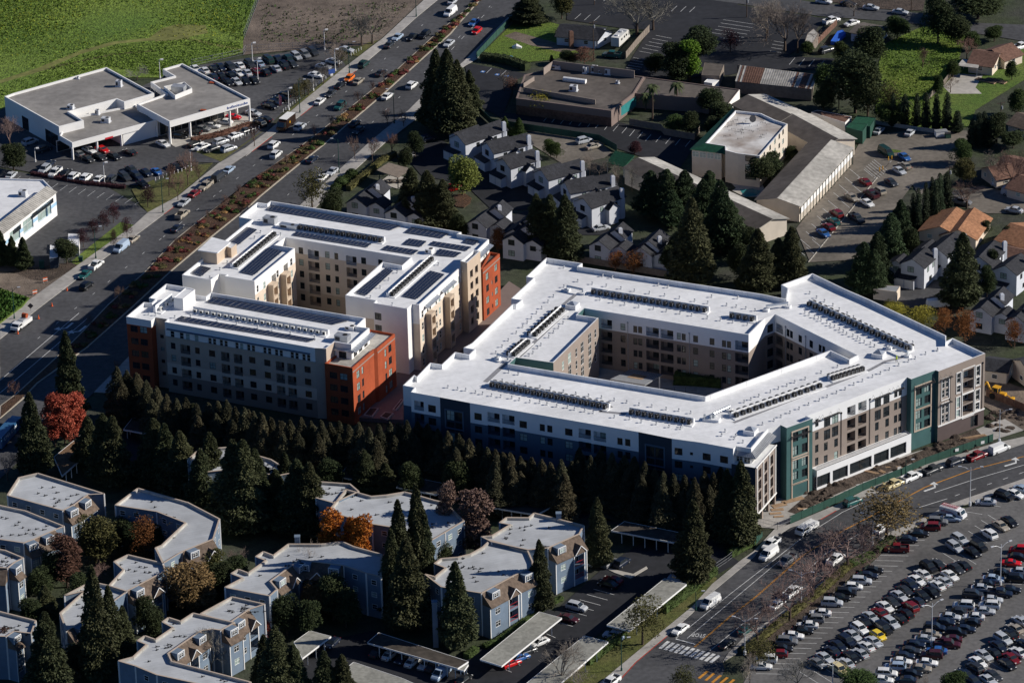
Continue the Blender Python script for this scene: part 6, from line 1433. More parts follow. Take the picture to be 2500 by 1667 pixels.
for i,(x,y,r) in enumerate(((720,1510,1.5),(765,1465,1.9),(800,1430,1.1),(845,1400,1.7))):
    b_ = MB(); 
    for _ in range(500):
        d = Vector((rnd.gauss(0,1),rnd.gauss(0,1),abs(rnd.gauss(0,1)))).normalized(); clump(b_, d*r, .22, d, 2, .1)
    b_.tube([(0,0,0),(0,0,r*.5),(0,0,r*.9)],[r*.9,r*.85,r*.3],10); o = b_.build('topiary','leaf'); o.location = W('b',x,y); o.color = (*TC['mid'],1); tag(o,'%s clipped ball bush from the left beside the boulevard walk' % nth(i),'bush','ball bushes')
def grass_mass(name, poly, n, s, col, m='leaf'):
    P_ = WL(poly); x0, x1 = min(p.x for p in P_), max(p.x for p in P_); y0, y1 = min(p.y for p in P_), max(p.y for p in P_); b_ = MB(); k = 0
    def inside(x, y):
        c = False
        for i in range(len(P_)):
            a, b = P_[i], P_[i-1]
            if (a.y > y) != (b.y > y) and x < (b.x-a.x)*(y-a.y)/(b.y-a.y)+a.x: c = not c
        return c
    while k < n:
        x, y = rnd.uniform(x0,x1), rnd.uniform(y0,y1)
        if not inside(x,y): continue
        f = math.sin(x*.11+1)*math.cos(y*.07)+math.sin(x*.031-y*.05)*.8
        if f < rnd.uniform(-1.6,.6): k += .15; continue
        clump(b_, Vector((x,y,.05)), s*rnd.uniform(.6,1.4), Vector((0,0,1.0)), 2, .1); k += 1
    o = b_.build(name, m); o['kind'] = 'stuff'; o.color = (*col,1)
grass_mass('tall_grass','a -100,-60 2050,-60 1940,330 1640,200 1300,220 1180,300 900,330 300,540 -100,640',8000,.34,(.13,.20,.03)); grass_mass('tall_grass','a -100,720 330,580 640,440 940,360 1500,310 1920,340 1920,420 1540,520 1290,610 850,530 40,760 -100,860',4500,.34,(.13,.20,.03)); grass_mass('wild_mustard','a -60,0 1900,0 1900,300 900,300 300,500 -60,600',1500,.34,(.22,.24,.02)); grass_mass('meadow_grass','d 1180,350 1480,210 1830,280 1740,560 1500,820 1450,1020 1100,900 1130,500',3500,.34,(.13,.20,.03)); grass_mass('weeds','b 120,40 1300,30 1100,250 700,360 130,330',700,.5,(.035,.07,.014)); grass_mass('ivy','e -300,920 0,950 225,1020 170,1085 0,1215 -300,1430',2500,.5,(.045,.10,.016))
for o in list(bpy.data.objects):
    if o.name.startswith('ivy') and 'bank' not in o.name: o.location.z = .5
# ================================================================ vehicles
CC = dict(w=(.72,.72,.70), s=(.42,.44,.46), g=(.17,.175,.18), k=(.009,.010,.012), b=(.012,.019,.038), d=(.032,.036,.042), r=(.17,.012,.016), R=(.55,.012,.014), t=(.33,.29,.23), B=(.035,.12,.34), G=(.012,.04,.034), y=(.72,.52,.04), o=(.75,.16,.01), c=(.62,.52,.28), T=(.015,.095,.09), m=(.06,.013,.018), l=(.32,.40,.50))
CN = dict(w='white',s='silver',g='grey',k='black',b='navy',d='charcoal',r='dark red',R='bright red',t='tan',B='blue',G='dark green',y='yellow',o='orange',c='cream',T='teal',m='maroon',l='pale blue')
def loft(secs, m, closed=True, mi=0):
    """secs: rings of equal length"""
    for a, b in zip(secs, secs[1:]):
        n = len(a)
        for i in range(n): m.face([a[i],a[(i+1)%n],b[(i+1)%n],b[i]], mi)
    m.face(secs[0][::-1], mi); m.face(secs[-1], mi)
def car_parts(kind):
    S = dict( # L, W, H, belt, body profile (x, top z, half width), greenhouse (x_f0,x_f1,x_r1,x_r0, top z)
      sedan=(4.7,1.82,1.45,.92,[(-2.35,.55,.74),(-2.28,.88,.84),(-1.5,.98,.90),(-.3,.95,.91),(.85,.93,.91),(1.9,.82,.88),(2.3,.62,.78),(2.35,.5,.7)],(1.15,.30,-1.0,-1.75,1.45)),
      coupe=(4.3,1.78,1.32,.85,[(-2.15,.55,.74),(-2.08,.82,.84),(-1.3,.90,.90),(0,.88,.91),(.8,.86,.91),(1.75,.72,.88),(2.1,.55,.78),(2.15,.45,.7)],(.95,.15,-.75,-1.55,1.3)),
      hatch=(4.1,1.76,1.5,.95,[(-2.05,.55,.76),(-2.0,.95,.84),(-1.5,.98,.88),(0,.95,.89),(.85,.93,.88),(1.65,.82,.86),(2.0,.62,.78),(2.05,.5,.7)],(1.2,.35,-1.3,-1.95,1.5)),
      suv=(4.7,1.9,1.75,1.08,[(-2.35,.6,.8),(-2.3,1.08,.88),(-1.6,1.1,.94),(0,1.08,.95),(.95,1.06,.94),(1.95,.96,.92),(2.3,.75,.84),(2.35,.55,.76)],(1.25,.45,-1.75,-2.22,1.75)),
      van=(5.6,2.0,2.05,1.2,[(-2.8,.6,.92),(-2.78,1.2,.97),(-1.5,1.2,.99),(0,1.2,1.0),(1.6,1.2,.99),(2.4,1.02,.95),(2.75,.8,.88),(2.8,.55,.82)],(2.0,1.15,-2.6,-2.76,2.05)),
      pickup=(5.5,1.95,1.8,1.02,[(-2.75,.6,.86),(-2.72,1.0,.92),(-1.6,1.02,.96),(0,1.02,.96),(1.2,1.05,.96),(2.3,.98,.93),(2.7,.8,.86),(2.75,.55,.8)],(1.4,.75,-.75,-.95,1.8)))[kind]
    L, Wd, H, belt, prof, gh = S; b = MB(); zb = .26
    secs = [[(x,-w_*.96,zb),(x,-w_,zb+.25),(x,-w_,z*.86),(x,-w_*.9,z),(x,w_*.9,z),(x,w_,z*.86),(x,w_,zb+.25),(x,w_*.96,zb)] for x, z, w_ in prof]
    loft(secs, b)
    x0,x1,x2,x3,zt = gh; hw, ht = Wd/2*.90, Wd/2*.74; zz = belt
    g4 = [(x0,zz),(x1,zt-.03),(x2,zt),(x3,zz)]
    loft([[(x,-hh,z) for x, z, hh in ((x0,zz,hw),(x1,zt-.03,ht),((x1+x2)/2,zt+.02,ht),(x2,zt,ht),(x3,zz,hw))],[(x,hh,z) for x, z, hh in ((x0,zz,hw),(x1,zt-.03,ht),((x1+x2)/2,zt+.02,ht),(x2,zt,ht),(x3,zz,hw))]], b)
    if kind == 'pickup':
        # open bed: dark floor with raised side walls
        for s in (-1,1): b.box((-1.75,s*.88,1.18),(1.75,.12,.34))
        b.box((-2.65,0,1.18),(.1,1.8,.34)); b.box((-1.75,0,1.04),(1.72,1.64,.02),0,1)
    b.box((L/2-.04,0,.42),(.12,Wd*.86,.16),0,1); b.box((-L/2+.04,0,.45),(.12,Wd*.86,.16),0,1)
    for s in (-1,1):
        b.box((L/2-.14,s*Wd*.34,.66),(.18,.34,.14),0,2); b.box((-L/2+.08,s*Wd*.37,.80 if kind != 'van' else .95),(.1,.24,.2),0,3)
        b.box((x0-.28,s*(Wd/2+.05),belt+.06),(.12,.2,.14),0,0)
    parts = {'body': b.mesh('body',['carpaint','metal_dark','lamp','tail'])}
    def q(pts, name):
        m = MB(); m.face(pts); parts.setdefault(name, []).append(m.mesh(name,'glass'))
    def lerp(a, c, f): return a+(c-a)*f
    e = .015
    for (xa,za,ha),(xb,zb_,hb),nm,sx in (((x0,zz,hw),(x1,zt-.03,ht),'windshield',1),((x3,zz,hw),(x2,zt,ht),'rear_window',-1)):
        if kind == 'van' and nm == 'rear_window': continue
        lo, hi = .1, .92; A = (lerp(xa,xb,lo),lerp(za,zb_,lo),lerp(ha,hb,lo)*.92); B_ = (lerp(xa,xb,hi),lerp(za,zb_,hi),lerp(ha,hb,hi)*.92)
        pts = [(A[0]+e*sx*1.5,-A[2],A[1]+e),(A[0]+e*sx*1.5,A[2],A[1]+e),(B_[0]+e*sx*1.5,B_[2],B_[1]+e),(B_[0]+e*sx*1.5,-B_[2],B_[1]+e)]
        q(pts if sx == 1 else pts[::-1], nm)
    for s in (-1,1):
        lo, hi = .12, .86
        def SP(x, f): hh = lerp(hw,ht,f); return (x, s*(hh+e), lerp(zz,zt,f))
        xf0, xf1 = lerp(x0,x1,lo)-.12, lerp(x0,x1,hi)-.1; xr0, xr1 = lerp(x3,x2,lo)+.12, lerp(x3,x2,hi)+.1
        if kind == 'van': xr0 = xr1 = x0-1.35
        xm = (xf1+xr1)/2 if kind not in ('van','coupe','pickup') else None
        for (fa,fb,ra,rb) in (((xf0,xf1,xm+.05,xm+.05),(xm-.05,xm-.05,xr0,xr1)) if xm is not None else ((xf0,xf1,xr0,xr1),)):
            pts = [SP(ra,lo),SP(fa,lo),SP(fb,hi),SP(rb,hi)]; q(pts if s == -1 else pts[::-1], 'side_window')
    wm = MB(); wm.tube([(0,-.11,0),(0,.11,0)],.33 if kind in ('sedan','coupe','hatch') else .37,12)
    hub = MB(); hub.tube([(0,-.125,0),(0,.125,0)],.19,8)
    return parts, wm.mesh('wheel','tyre'), hub.mesh('rim','rim'), L, Wd, kind
CAR = {k: car_parts(k) for k in ('sedan','coupe','hatch','suv','van','pickup')}
NAMES = dict(sedan='sedan',coupe='coupe',hatch='hatchback',suv='suv',van='van',pickup='pickup_truck')
def car_at(p, rz, kind, col, label, group=None, z=0, wheels=4, sc_=1.0):
    parts, wm, hub, L, Wd, _ = CAR[kind]
    o = thing(NAMES[kind], label, {'suv':'SUV','pickup':'pickup truck'}.get(kind, 'van' if kind == 'van' else 'car'), (p.x,p.y,z), rz, group)
    f = rnd.uniform(.9,1.1); c = tuple(v*f for v in CC[col])+(1,)
    bo_ = obj('body', parts['body'], o); bo_.color = c
    for nm in ('windshield','rear_window','side_window'):
        for me in parts.get(nm, ()): obj(nm, me, o)
    for sx in (-1,1):
        for sy in (-1,1):
            w_ = obj('wheel', wm, o, (sx*L*.30+.02, sy*(Wd/2-.12), .33 if kind in ('sedan','coupe','hatch') else .37)); obj('rim', hub, w_)
    return o
KIND = {'1':'sedan','2':'suv','3':'hatch','4':'pickup','5':'van','6':'coupe'}
def cars(where, head, s, group, z=0, flip=.4, ordl=True, zc=.6):
    """head = pixel direction of the car's length; s = 't KC x,y ...' (kind digit + colour letter)"""
    t = None; lst = []
    toks = s.split(); i = 0
    while i < len(toks):
        k = toks[i]
        if len(k) == 1: t = k; i += 1; continue
        x, y = (float(v) for v in toks[i+1].split(',')); lst.append((t,k,x,y)); i += 2
    lst.sort(key=lambda v: TL[v[0]][0]+v[2]*TL[v[0]][2])
    cnt = {}; tot = {}
    for v in lst: tot[v[1]] = tot.get(v[1],0)+1
    for t, k, x, y in lst:
        p = W(t,x,y,zc+z); q = W(t,x+head[0]*40,y+head[1]*40,zc+z); d = q-p; rz = math.atan2(d.y,d.x)+rnd.uniform(-.03,.03)
        if rnd.random() < flip: rz += math.pi
        nm = CN[k[1]]+' '+{'1':'sedan','2':'SUV','3':'hatchback','4':'pickup truck','5':'van','6':'coupe'}[k[0]]
        j = cnt.get(k,0); cnt[k] = j+1
        lab = '%s %s' % (nm, where) if tot[k] == 1 else '%s %s from the left %s' % (nth(j), nm, where)
        car_at(p, rz, KIND[k[0]], k[1], lab, group, z)
GP = 'cars in the big car park'
cars('in the hedge-side row of the big car park',(1,.04),'q 1s 1470,145 2g 1090,300 1l 1195,272 2r 1032,342 1k 940,392 1b 850,437 1k 580,680 1b 540,722 2s 490,767 3w 430,810 2k 370,857 1k 322,895 2s 262,937 1w 170,1017 2g 115,1067 1w 68,1112 1k 30,1152 p 1w 445,1190 2g 395,1235 1k 355,1290 3r 325,1335 2w 230,1378 1w 190,1432',GP)
cars('in the short row by the street lamp, top of the car park',(1,.35),'q 2k 1615,95 1w 1697,82 1l 1762,45',GP)
cars('in the second row of the big car park',(1,.62),'q 2s 1265,440 2s 1225,500 2k 1020,655 1d 1085,630 1w 975,712 1w 930,760 1b 875,792 1d 835,842 1s 790,882 1d 730,930 1w 680,967 1r 630,1012 1s 565,1047 1k 510,1092 2w 480,1142 1s 425,1192 2b 377,1237 1b 310,1272 1b 260,1312 1s 205,1367 1g 150,1412',GP)
cars('in the third row of the big car park',(1,.62),'q 2w 1495,397 1t 1590,332 1k 1657,297 2k 1415,492 1k 1365,537 1k 1290,642 1d 1237,667 1w 1190,722 1s 1140,767 1w 1087,797 1k 1045,852 1k 975,882 3b 930,927 2r 875,967 1k 837,1017 1k 787,1057 2s 725,1097 2k 665,1142 3y 625,1192 1s 590,1242 1w 530,1277 1s 480,1332 1k 415,1362 1s 370,1407 2c 320,1462',GP)
cars('in the fourth row of the big car park',(1,.06),'q 6R 1675,622 1k 1570,697 1l 1530,747 1k 1460,787 1s 1440,822 2d 1370,872 2w 1295,957 1d 1240,1007 1s 1190,1047 1b 1145,1087 2b 1065,1132 1t 1037,1182 1s 997,1222 1b 910,1262 1d 875,1312 1b 825,1352 1w 805,1397 2l 755,1442 2w 690,1492 1w 660,1542',GP)
cars('in the fifth row of the big car park',(1,.06),'q 2R 1735,522 1k 1725,577 1s 1745,692 2k 1717,747 1k 1662,832 4b 1580,862 1s 1520,912 2w 1497,957 1s 1460,1002 1w 1375,1047 1k 1345,1092 1b 1305,1142 2k 1235,1172 1m 1197,1222 4m 1170,1262 1B 1080,1312 2m 1045,1347 1w 1007,1407 1t 957,1452 1k 885,1492 1b 840,1542',GP)
cars('in the sixth row of the big car park',(1,.62),'q 1s 1745,1077 1t 1700,1137 1k 1655,1182 2s 1605,1222 1b 1570,1277 1k 1527,1327 1s 1455,1347 1w 1410,1402 2d 1385,1447 1b 1300,1492 1w 1725,1322 1r 1672,1372 1k 1637,1417 1d 1527,1507 1s 1490,1542 1b 1770,1257 1b 1370,1547',GP)
cars('with a camper shell at the hedge row of the car park',(1,.04),'q 4r 770,512',GP,flip=1)
GS = 'vehicles along the street'
cars('at the kerb by the green site fence',(1,-.42),'l 2T 920,1320 4c 1250,1182 4w 1390,1125 4d 1560,1067 2b 1738,1002 4r 1915,957 5w 2090,902',GS,flip=0)
cars('at the kerb beside the car park trees',(1,-.78),'p 1w 1150,335 4w 785,580 4w 440,840 1w 320,940 o 1T 2030,1140 1k 1880,1252',GS,flip=0)
cars('on the kerb side near the drive entrance',(1,-.72),'p 5w 250,542 4g 395,592 4w 270,460 o 5w 1745,927 1w 1505,1137 4w 950,1562',GS,flip=1)
GA = 'cars among the apartments'
cars('in the apartments parking by the red balconies',(1,.25),'o 2s 680,960 1m 612,1052 1r 965,745 1k 930,780',GA); cars('parked by the small island lamp',(1,-.75),'o 2g 940,607 2b 1042,607 1w 820,590',GA); cars('beside the hedge carports',(1,.2),'o 2l 975,1187 1l 1490,737',GA)
cars('under the dark leaf-strewn carport',(.9,-.75),'n 1w 1150,1340 1w 1330,1397 1s 1437,1417 1d 1500,1432 5l 1557,1492 1k 1740,1535 1d 1050,1320 1b 1250,1370',GA); cars('under the long sunlit carport',(1,-.4),'n 1R 2115,1407 1B 2185,1362 1d 2240,1310 o 1w 380,1240',GA); cars('in the shade behind the middle block',(1,-.9),'j 1w 640,1110 n 1b 690,1245',GA)
GD = 'cars for sale at the car yard'
cars('in the back row of the car yard',(1,.75),'a 1w 1560,550 1w 1630,562 1k 1705,552 1b 1760,537 2d 1837,537 1w 1910,522 2d 1990,512 1l 2068,507 2G 2142,480 1b 2222,472 b 2d 180,480 1b 255,477 2G 330,467 2s 402,452 2g 472,437 2d 535,417',GD)
cars('in the middle row of the car yard',(1,.75),'a 1b 1700,612 1k 1767,612 1k 1842,602 1w 1902,582 1s 1967,580 1r 2045,567 1k 2117,577 1s 2202,547 1k 2262,527 b 2k 312,527 1d 372,512',GD)
cars('in the front row of the upper car yard',(1,.75),'a 1k 1817,657 1s 1887,652 1k 1957,647 1k 2027,642',GD)
cars('under the verge trees of the car yard',(1,.2),'b 1w 700,492 1s 620,532 1s 800,397 1w 560,600',GD); cars('beside the banner at the car yard exit',(1,.25),'b 1k 318,752 1k 275,787 1b 232,817 1k 192,847 1s 60,902 1k 150,952',GD); cars('beside the showroom corner column',(1,.45),'a 2k 2070,987',GD)
cars('under the showroom canopy',(1,.12),'a 6R 1862,932 1w 1790,972 1w 1692,1002 1g 1612,1027 1k 1540,1052 1k 1432,1082',GD); cars('on the verge in front of the showroom',(1,-.35),'a 1w 1880,1082 1d 1967,1042 2s 1762,1132 1w 1612,1172 1d 1687,1187 1k 1560,1147 2s 1825,1187',GD)
cars('in front of the service canopy',(1,.45),'a 1w 1300,1147 1k 1035,1212 1k 910,1247 1k 792,1252 1k 697,1267 1R 815,1192 1w 712,1197 1g 622,1227',GD); cars('beside the service hall',(1,-.35),'a 2s 240,1132 2d 350,1190',GD)
cars('in the boundary row below the service hall',(1,-.85),'a 1b 395,1307 2s 355,1352 4w 440,1377 1k 525,1377 2w 590,1407 2w 687,1417 1w 792,1427 2d 895,1427 1s 90,1397',GD); cars('in the jumbled corner of the car yard',(1,.6),'a 2d 992,1412 2b 1087,1407 1b 1162,1377 1d 1050,1352 6B 1250,1367 1k 1140,1470 1k 1400,1332 1k 1450,1312',GD)
GB = 'vehicles on the boulevard'
cars('driving on the boulevard',(1,-.80),'b 1s 1652,10 5w 1632,100 1B 1820,182 3R 1842,247 1s 1620,347 1l 1210,297 1k 1325,297 2k 1427,280 1d 1147,357 2G 942,512 1d 1080,582 1t 900,647 2T 752,847 1w 1130,767 2w 1325,682 2s 432,1012 2w 225,1157 2w 242,1232 1b 530,1272 1k 870,985 1d 900,1040',GB,flip=.5)
cars('parked along the boulevard walk',(1,-.80),'b 3o 825,625 1k 752,682 1d 677,747 1w 592,807 1s 692,1367 1w 610,1415 a 1l 1827,1352 5d 1745,1412 4t 1642,1482 1r 1552,1542 e 1s 1467,242 4t 1455,337 1b 1415,447 1t 1062,532 5l 967,602 4w 767,742 1T 677,817 2k 690,907',GB,flip=.3)
GM = 'cars at the motel'
cars('in the motel car park',(1,.62),'h 1r 1017,77 1d 1227,82 2t 1132,152 4m 1067,177 1t 912,202 1w 1037,247 2r 792,332 1T 767,392 1r 727,437 4d 952,372 1B 687,487 d 5G 1187,1217 1B 1332,1252 1t 1337,1322 1s 1292,1362',GM); cars('at the back of the motel car park',(1,-.9),'d 1s 1130,1042 1s 1380,1057',GM)
GR = 'cars in the residential streets'
cars('on the drive of the brown-roofed house',(1,-.9),'h 1w 2075,77',GR); cars('at the turning of the side street',(1,.2),'h 4g 1787,237 5s 2192,172 1s 2207,302',GR); cars('along the back street',(1,.12),'d 1k 885,32 1s 1065,62 1s 1300,97 1w 690,12',GR); cars('in the yard behind the red fence',(1,-.3),'d 4w 752,167 1w 912,187 2d 710,402',GR); cars('at the bungalow at the right edge',(1,-.3),'d 4w 2265,372',GR)
cars('in the small court behind the townhouses',(1,-.25),'c 2s 740,1122 1t 815,1167',GR); cars('beside the round bed with the yellow-green tree',(1,-.3),'f 4R 1650,130',GR); cars('parked below the giant redwoods',(1,-.3),'b 2b 1450,1107 1k 1280,1250',GR); cars('between the townhouses above the white roof',(1,-.2),'g 1s 875,445',GR); cars('in the right-hand townhouse lane',(1,-.1),'h 5w 1600,1055',GR)
cars('beside the fence of the bungalow yard',(1,.1),'c 4T 960,440',GR)
# delivery truck, utility truck, motorhome, lorry, branded van
def truck(name, label, cat, t, x, y, head, L, Wd, H, col, cabcol, zc=1.2, cabL=1.8, cabH=1.9, group=None, flip=False):
    p = W(t,x,y,zc); q = W(t,x+head[0]*40,y+head[1]*40,zc); d = q-p; rz = math.atan2(d.y,d.x)+(math.pi if flip else 0)
    o = thing(name, label, cat, (p.x,p.y,0), rz, group); b_ = MB(); b_.box((-cabL/2,0,.55+H/2),(L-cabL,Wd,H)); o1 = b_.build('cargo_box','carpaint',o,(0,0,0)); o1.color = (*col,1)
    c = MB(); x0 = L/2-cabL; prof = [(x0,.5),(L/2,.5),(L/2,1.2),(L/2-.35,1.3),(L/2-.75,cabH),(x0,cabH)]
    hw = Wd/2*.95; loft([[(px,-hw,pz) for px, pz in prof],[(px,hw,pz) for px, pz in prof]], c); o2 = c.build('cab','carpaint',o,(0,0,0)); o2.color = (*cabcol,1)
    g_ = MB(); g_.face([(L/2-.36,-hw*.88,1.34),(L/2-.36,hw*.88,1.34),(L/2-.73,hw*.85,cabH-.1),(L/2-.73,-hw*.85,cabH-.1)]); g_.v = [(v[0]+.03,v[1],v[2]+.02) for v in g_.v]; g_.build('windshield','glass',o,(0,0,0))
    for s in (-1,1):
        w_ = MB(); f = [(x0+.25,s*(hw+.012),1.25),(L/2-.55,s*(hw+.012),1.25),(L/2-.85,s*(hw+.012),cabH-.12),(x0+.25,s*(hw+.012),cabH-.12)]; w_.face(f if s == -1 else f[::-1]); w_.build('side_window','glass',o,(0,0,0))
        for xx in (-L*.3, L*.32):
            w2 = MB(); w2.tube([(xx,s*(Wd/2-.15)-.14,.45),(xx,s*(Wd/2-.15)+.14,.45)],.45,12); w2.build('wheel','tyre',o,(0,0,0))
    return o
def face_text(o, s, size, x0, x1, z, side, m, y):
    """lettering on a vehicle side, in the vehicle's own frame"""
    cu = bpy.data.curves.new('lettering','FONT'); cu.body = s; cu.size = size; cu.extrude = .01; cu.align_x = 'CENTER'; cu.align_y = 'CENTER'; cu.resolution_u = 2
    to_ = bpy.data.objects.new('lettering', cu); COL.objects.link(to_); dg = bpy.context.evaluated_depsgraph_get(); me = bpy.data.meshes.new_from_object(to_.evaluated_get(dg)); bpy.data.objects.remove(to_)
    me.materials.clear(); me.materials.append(MATS[m]); w_ = max(v.co.x for v in me.vertices)-min(v.co.x for v in me.vertices)
    l = obj('lettering', me, o, ((x0+x1)/2, y*side, z)); X = Vector((-side,0,0)); Y = Vector((0,0,1)); l.rotation_euler = Matrix((X,Y,X.cross(Y))).transposed().to_euler(); l.scale = ((x1-x0)/w_,1,1)
dt = truck('delivery_truck','brown box delivery truck at the kerb near the showroom','truck','b',320,985,(-1,.80),7.2,2.35,2.5,(.022,.010,.006),(.022,.010,.006),cabH=2.6)
e_ = MB(); e_.box((0,0,3.06),(5.3,2.37,.03)); e_.v = [(v[0]-.9,v[1],v[2]) for v in e_.v]; e_.build('roof_panel','frame_white',dt,(0,0,0))
em = MB(); em.tube([(.1,0,0),(.1,0,.01)],.0001,3) if 0 else None
for s in (-1,1):
    sh = MB(); f = [(-.4,s*1.19,1.5),(-.15,s*1.19,1.35),(.1,s*1.19,1.5),(.1,s*1.19,2.05),(-.4,s*1.19,2.05)]; sh.face(f if s == -1 else f[::-1]); sh.build('emblem','yellow',dt,(0,0,0))
ut = truck('utility_truck','white utility truck with an orange cable reel at the left','truck','e',170,1205,(-1,.75),6.8,2.2,1.0,(.72,.72,.70),(.72,.72,.70),zc=1.0,cabL=2.4)
rl = MB(); rl.tube([(-1.8,-.6,2.3),(-1.8,.6,2.3)],.62,14); rl.build('cable_reel','rust',ut,(0,0,0)); rl = MB(); rl.box((-.5,0,1.75),(1.6,1.4,.4)); rl.build('gear','metal_grey',ut,(0,0,0))
u2 = truck('utility_truck','white utility truck with a ladder rack by the site gate','truck','p',555,328,(-1,.62),6.3,2.1,1.0,(.72,.72,.70),(.72,.72,.70),zc=1.0,cabL=3.0)
rk = MB()
for yy in (-.8,.8):
    rk.bar((-2.8,yy,1.9),(1.2,yy,2.1),.08,.08)
    for xx in (-2.4,-.6): rk.bar((xx,yy,1.5),(xx,yy,2.0),.07,.07)
rk.build('rack','metal_light',u2,(0,0,0))
rv = truck('motorhome','white motorhome with rooftop units beside the bungalow','motorhome','c',1030,305,(1,-.95),8.6,2.4,2.6,(.66,.65,.61),(.66,.65,.61),zc=1.5,cabL=1.4,cabH=2.6)
for xx in (-2.5,.5): r_ = MB(); r_.box((xx,0,3.3),(.9,.7,.3)); r_.build('roof_unit','metal_light',rv,(0,0,0))
for xx in (-2.2,-.2,1.4): r_ = MB(); r_.box((xx,-1.21,2.1),(1.0,.03,.6)); r_.build('window','glass',rv,(0,0,0))
xv = truck('branded_van','white van with red lettering and a roof ladder in the car park','van','q',1215,222,(1,.28),5.9,2.05,1.75,(.74,.74,.73),(.74,.74,.73),zc=1.2,cabL=1.6,cabH=2.2)
face_text(xv,'xfinity',1.15,-2.6,.6,1.45,-1,'text_red',1.035); face_text(xv,'xfinity',1.15,-2.6,.6,1.45,1,'text_red',1.035)
ld = MB()
for yy in (-.5,.0,.5): ld.bar((-2.8,yy,2.55),(1.2,yy,2.55),.06,.08)
for k in range(9): ld.bar((-2.7+k*.45,-.55,2.5),(-2.7+k*.45,.55,2.5),.05,.05)
ld.build('ladder','red',xv,(0,0,0))
lo = truck('lorry','blue container lorry on the boulevard at the left edge','truck','i',60,760,(1,-1.1),13,2.5,2.7,(.04,.12,.24),(.10,.22,.32),zc=1.8,cabL=2.6,cabH=3.0)
face_text(lo,'CMA CGM',1.3,-4.8,2.6,2.1,-1,'frame_white',1.26)
# ================================================================ street furniture, markings, fences, people
def lamp(t, x, yb, yt, label, style='green', dirs=((1,0),), arm=2.0, zb=0):
    p = W(t,x,yb,zb); h = zat(p,t,yt); o = thing('street_lamp', label, 'lamp post', (p.x,p.y,zb), 0, {'green':'green street lamps','white':'white yard lamps','lot':'car park lamps'}[style])
    m = {'green':'pole_green','white':'frame_white','lot':'metal_light'}[style]; b_ = MB(); b_.tube([(0,0,0),(0,0,h)],[.12,.07],7); b_.tube([(0,0,0),(0,0,.7 if style != 'lot' else .9)],.2 if style != 'lot' else .32,8); b_.build('pole',m,o,(0,0,0))
    for dx, dy in dirs:
        d = Vector((dx,dy,0)); d.normalize(); a = MB()
        if style == 'white': a.bar((0,0,h),tuple(d*.7+Vector((0,0,h))),.1,.12)
        else: a.tube([(0,0,h-.9),tuple(d*(arm*.5)+Vector((0,0,h-.1))),tuple(d*arm+Vector((0,0,h+.15)))],.05,6)
        a.build('arm',m,o,(0,0,0)); hd = MB(); q = d*(arm if style != 'white' else .75)+Vector((0,0,h+(.12 if style != 'white' else 0))); hd.box(tuple(q),(.75,.34,.16) if style != 'white' else (.8,.5,.3),math.atan2(dy,dx)); hd.build('lamp_head','metal_light' if style != 'white' else 'frame_white',o,(0,0,0))
for i,(t,x,yb,yt) in enumerate((('a',1278,628,478),('a',2015,500,345),('a',2058,648,470),('a',283,1292,1185),('a',835,1475,1298),('a',1525,1362,1195),('b',630,402,240),('b',715,568,395),('b',345,882,705),('b',540,727,600))):
    lamp(t,x,yb,yt,['behind the showroom notch','at the back fence of the car yard','among the back row of cars','left of the service canopy','at the boundary row of cars','at the corner of the verge','at the far end of the car yard','amid the verge trees of the car yard','beside the pink banner','between the verge trees and sign'][i].join(('white square-headed lamp ','')),'white',((1,.2),))
for i,(t,x,yb,yt,dx) in enumerate((('b',432,902,640,1),('b',827,587,340,1),('b',1360,137,-60,1),('b',745,1382,1110,-1),('b',1185,987,715,-1),('e',1300,327,60,1),('e',765,692,440,1),('e',115,1172,925,1),('o',1037,1472,1210,1),('o',1630,987,840,1),('l',1343,1115,990,1))):
    lamp(t,x,yb,yt,'green street lamp '+['by the brown delivery truck','by the orange car','at the top of the boulevard walk','beside the clipped ball bushes','opposite the giant redwoods','by the dark red trees','on the lawn strip of the workshop','above the utility truck','at the hedge by the bottom edge','beside the white van on the walk','behind the green site fence'][i],'green',((dx,.1),),1.6)
for i,(t,x,yb,yt,dd) in enumerate((('p',1550,1265,930,((1,.6),(-1,-.6))),('p',2098,785,460,((1,.6),(-1,-.6))),('p',760,1600,1400,((1,.5),(-1,-.5))),('l',1856,1352,1045,((1,-.1),(-1,.1))),('p',1078,470,225,((-1,.3),(1,-.2))),('p',510,965,680,((-1,.3),(1,-.2))),('p',60,1342,1050,((-1,.3),(1,-.2))),('l',2090,850,590,((1,0),)))):
    lamp(t,x,yb,yt,'twin-arm pale lamp '+['in the middle of the car park','at the right of the car park','at the bottom of the car park','by the two-van corner of the street','through the half-bare olive tree','among the bare street trees','at the street corner by the crossing','inside the building site at the right'][i],'lot',dd,2.4)
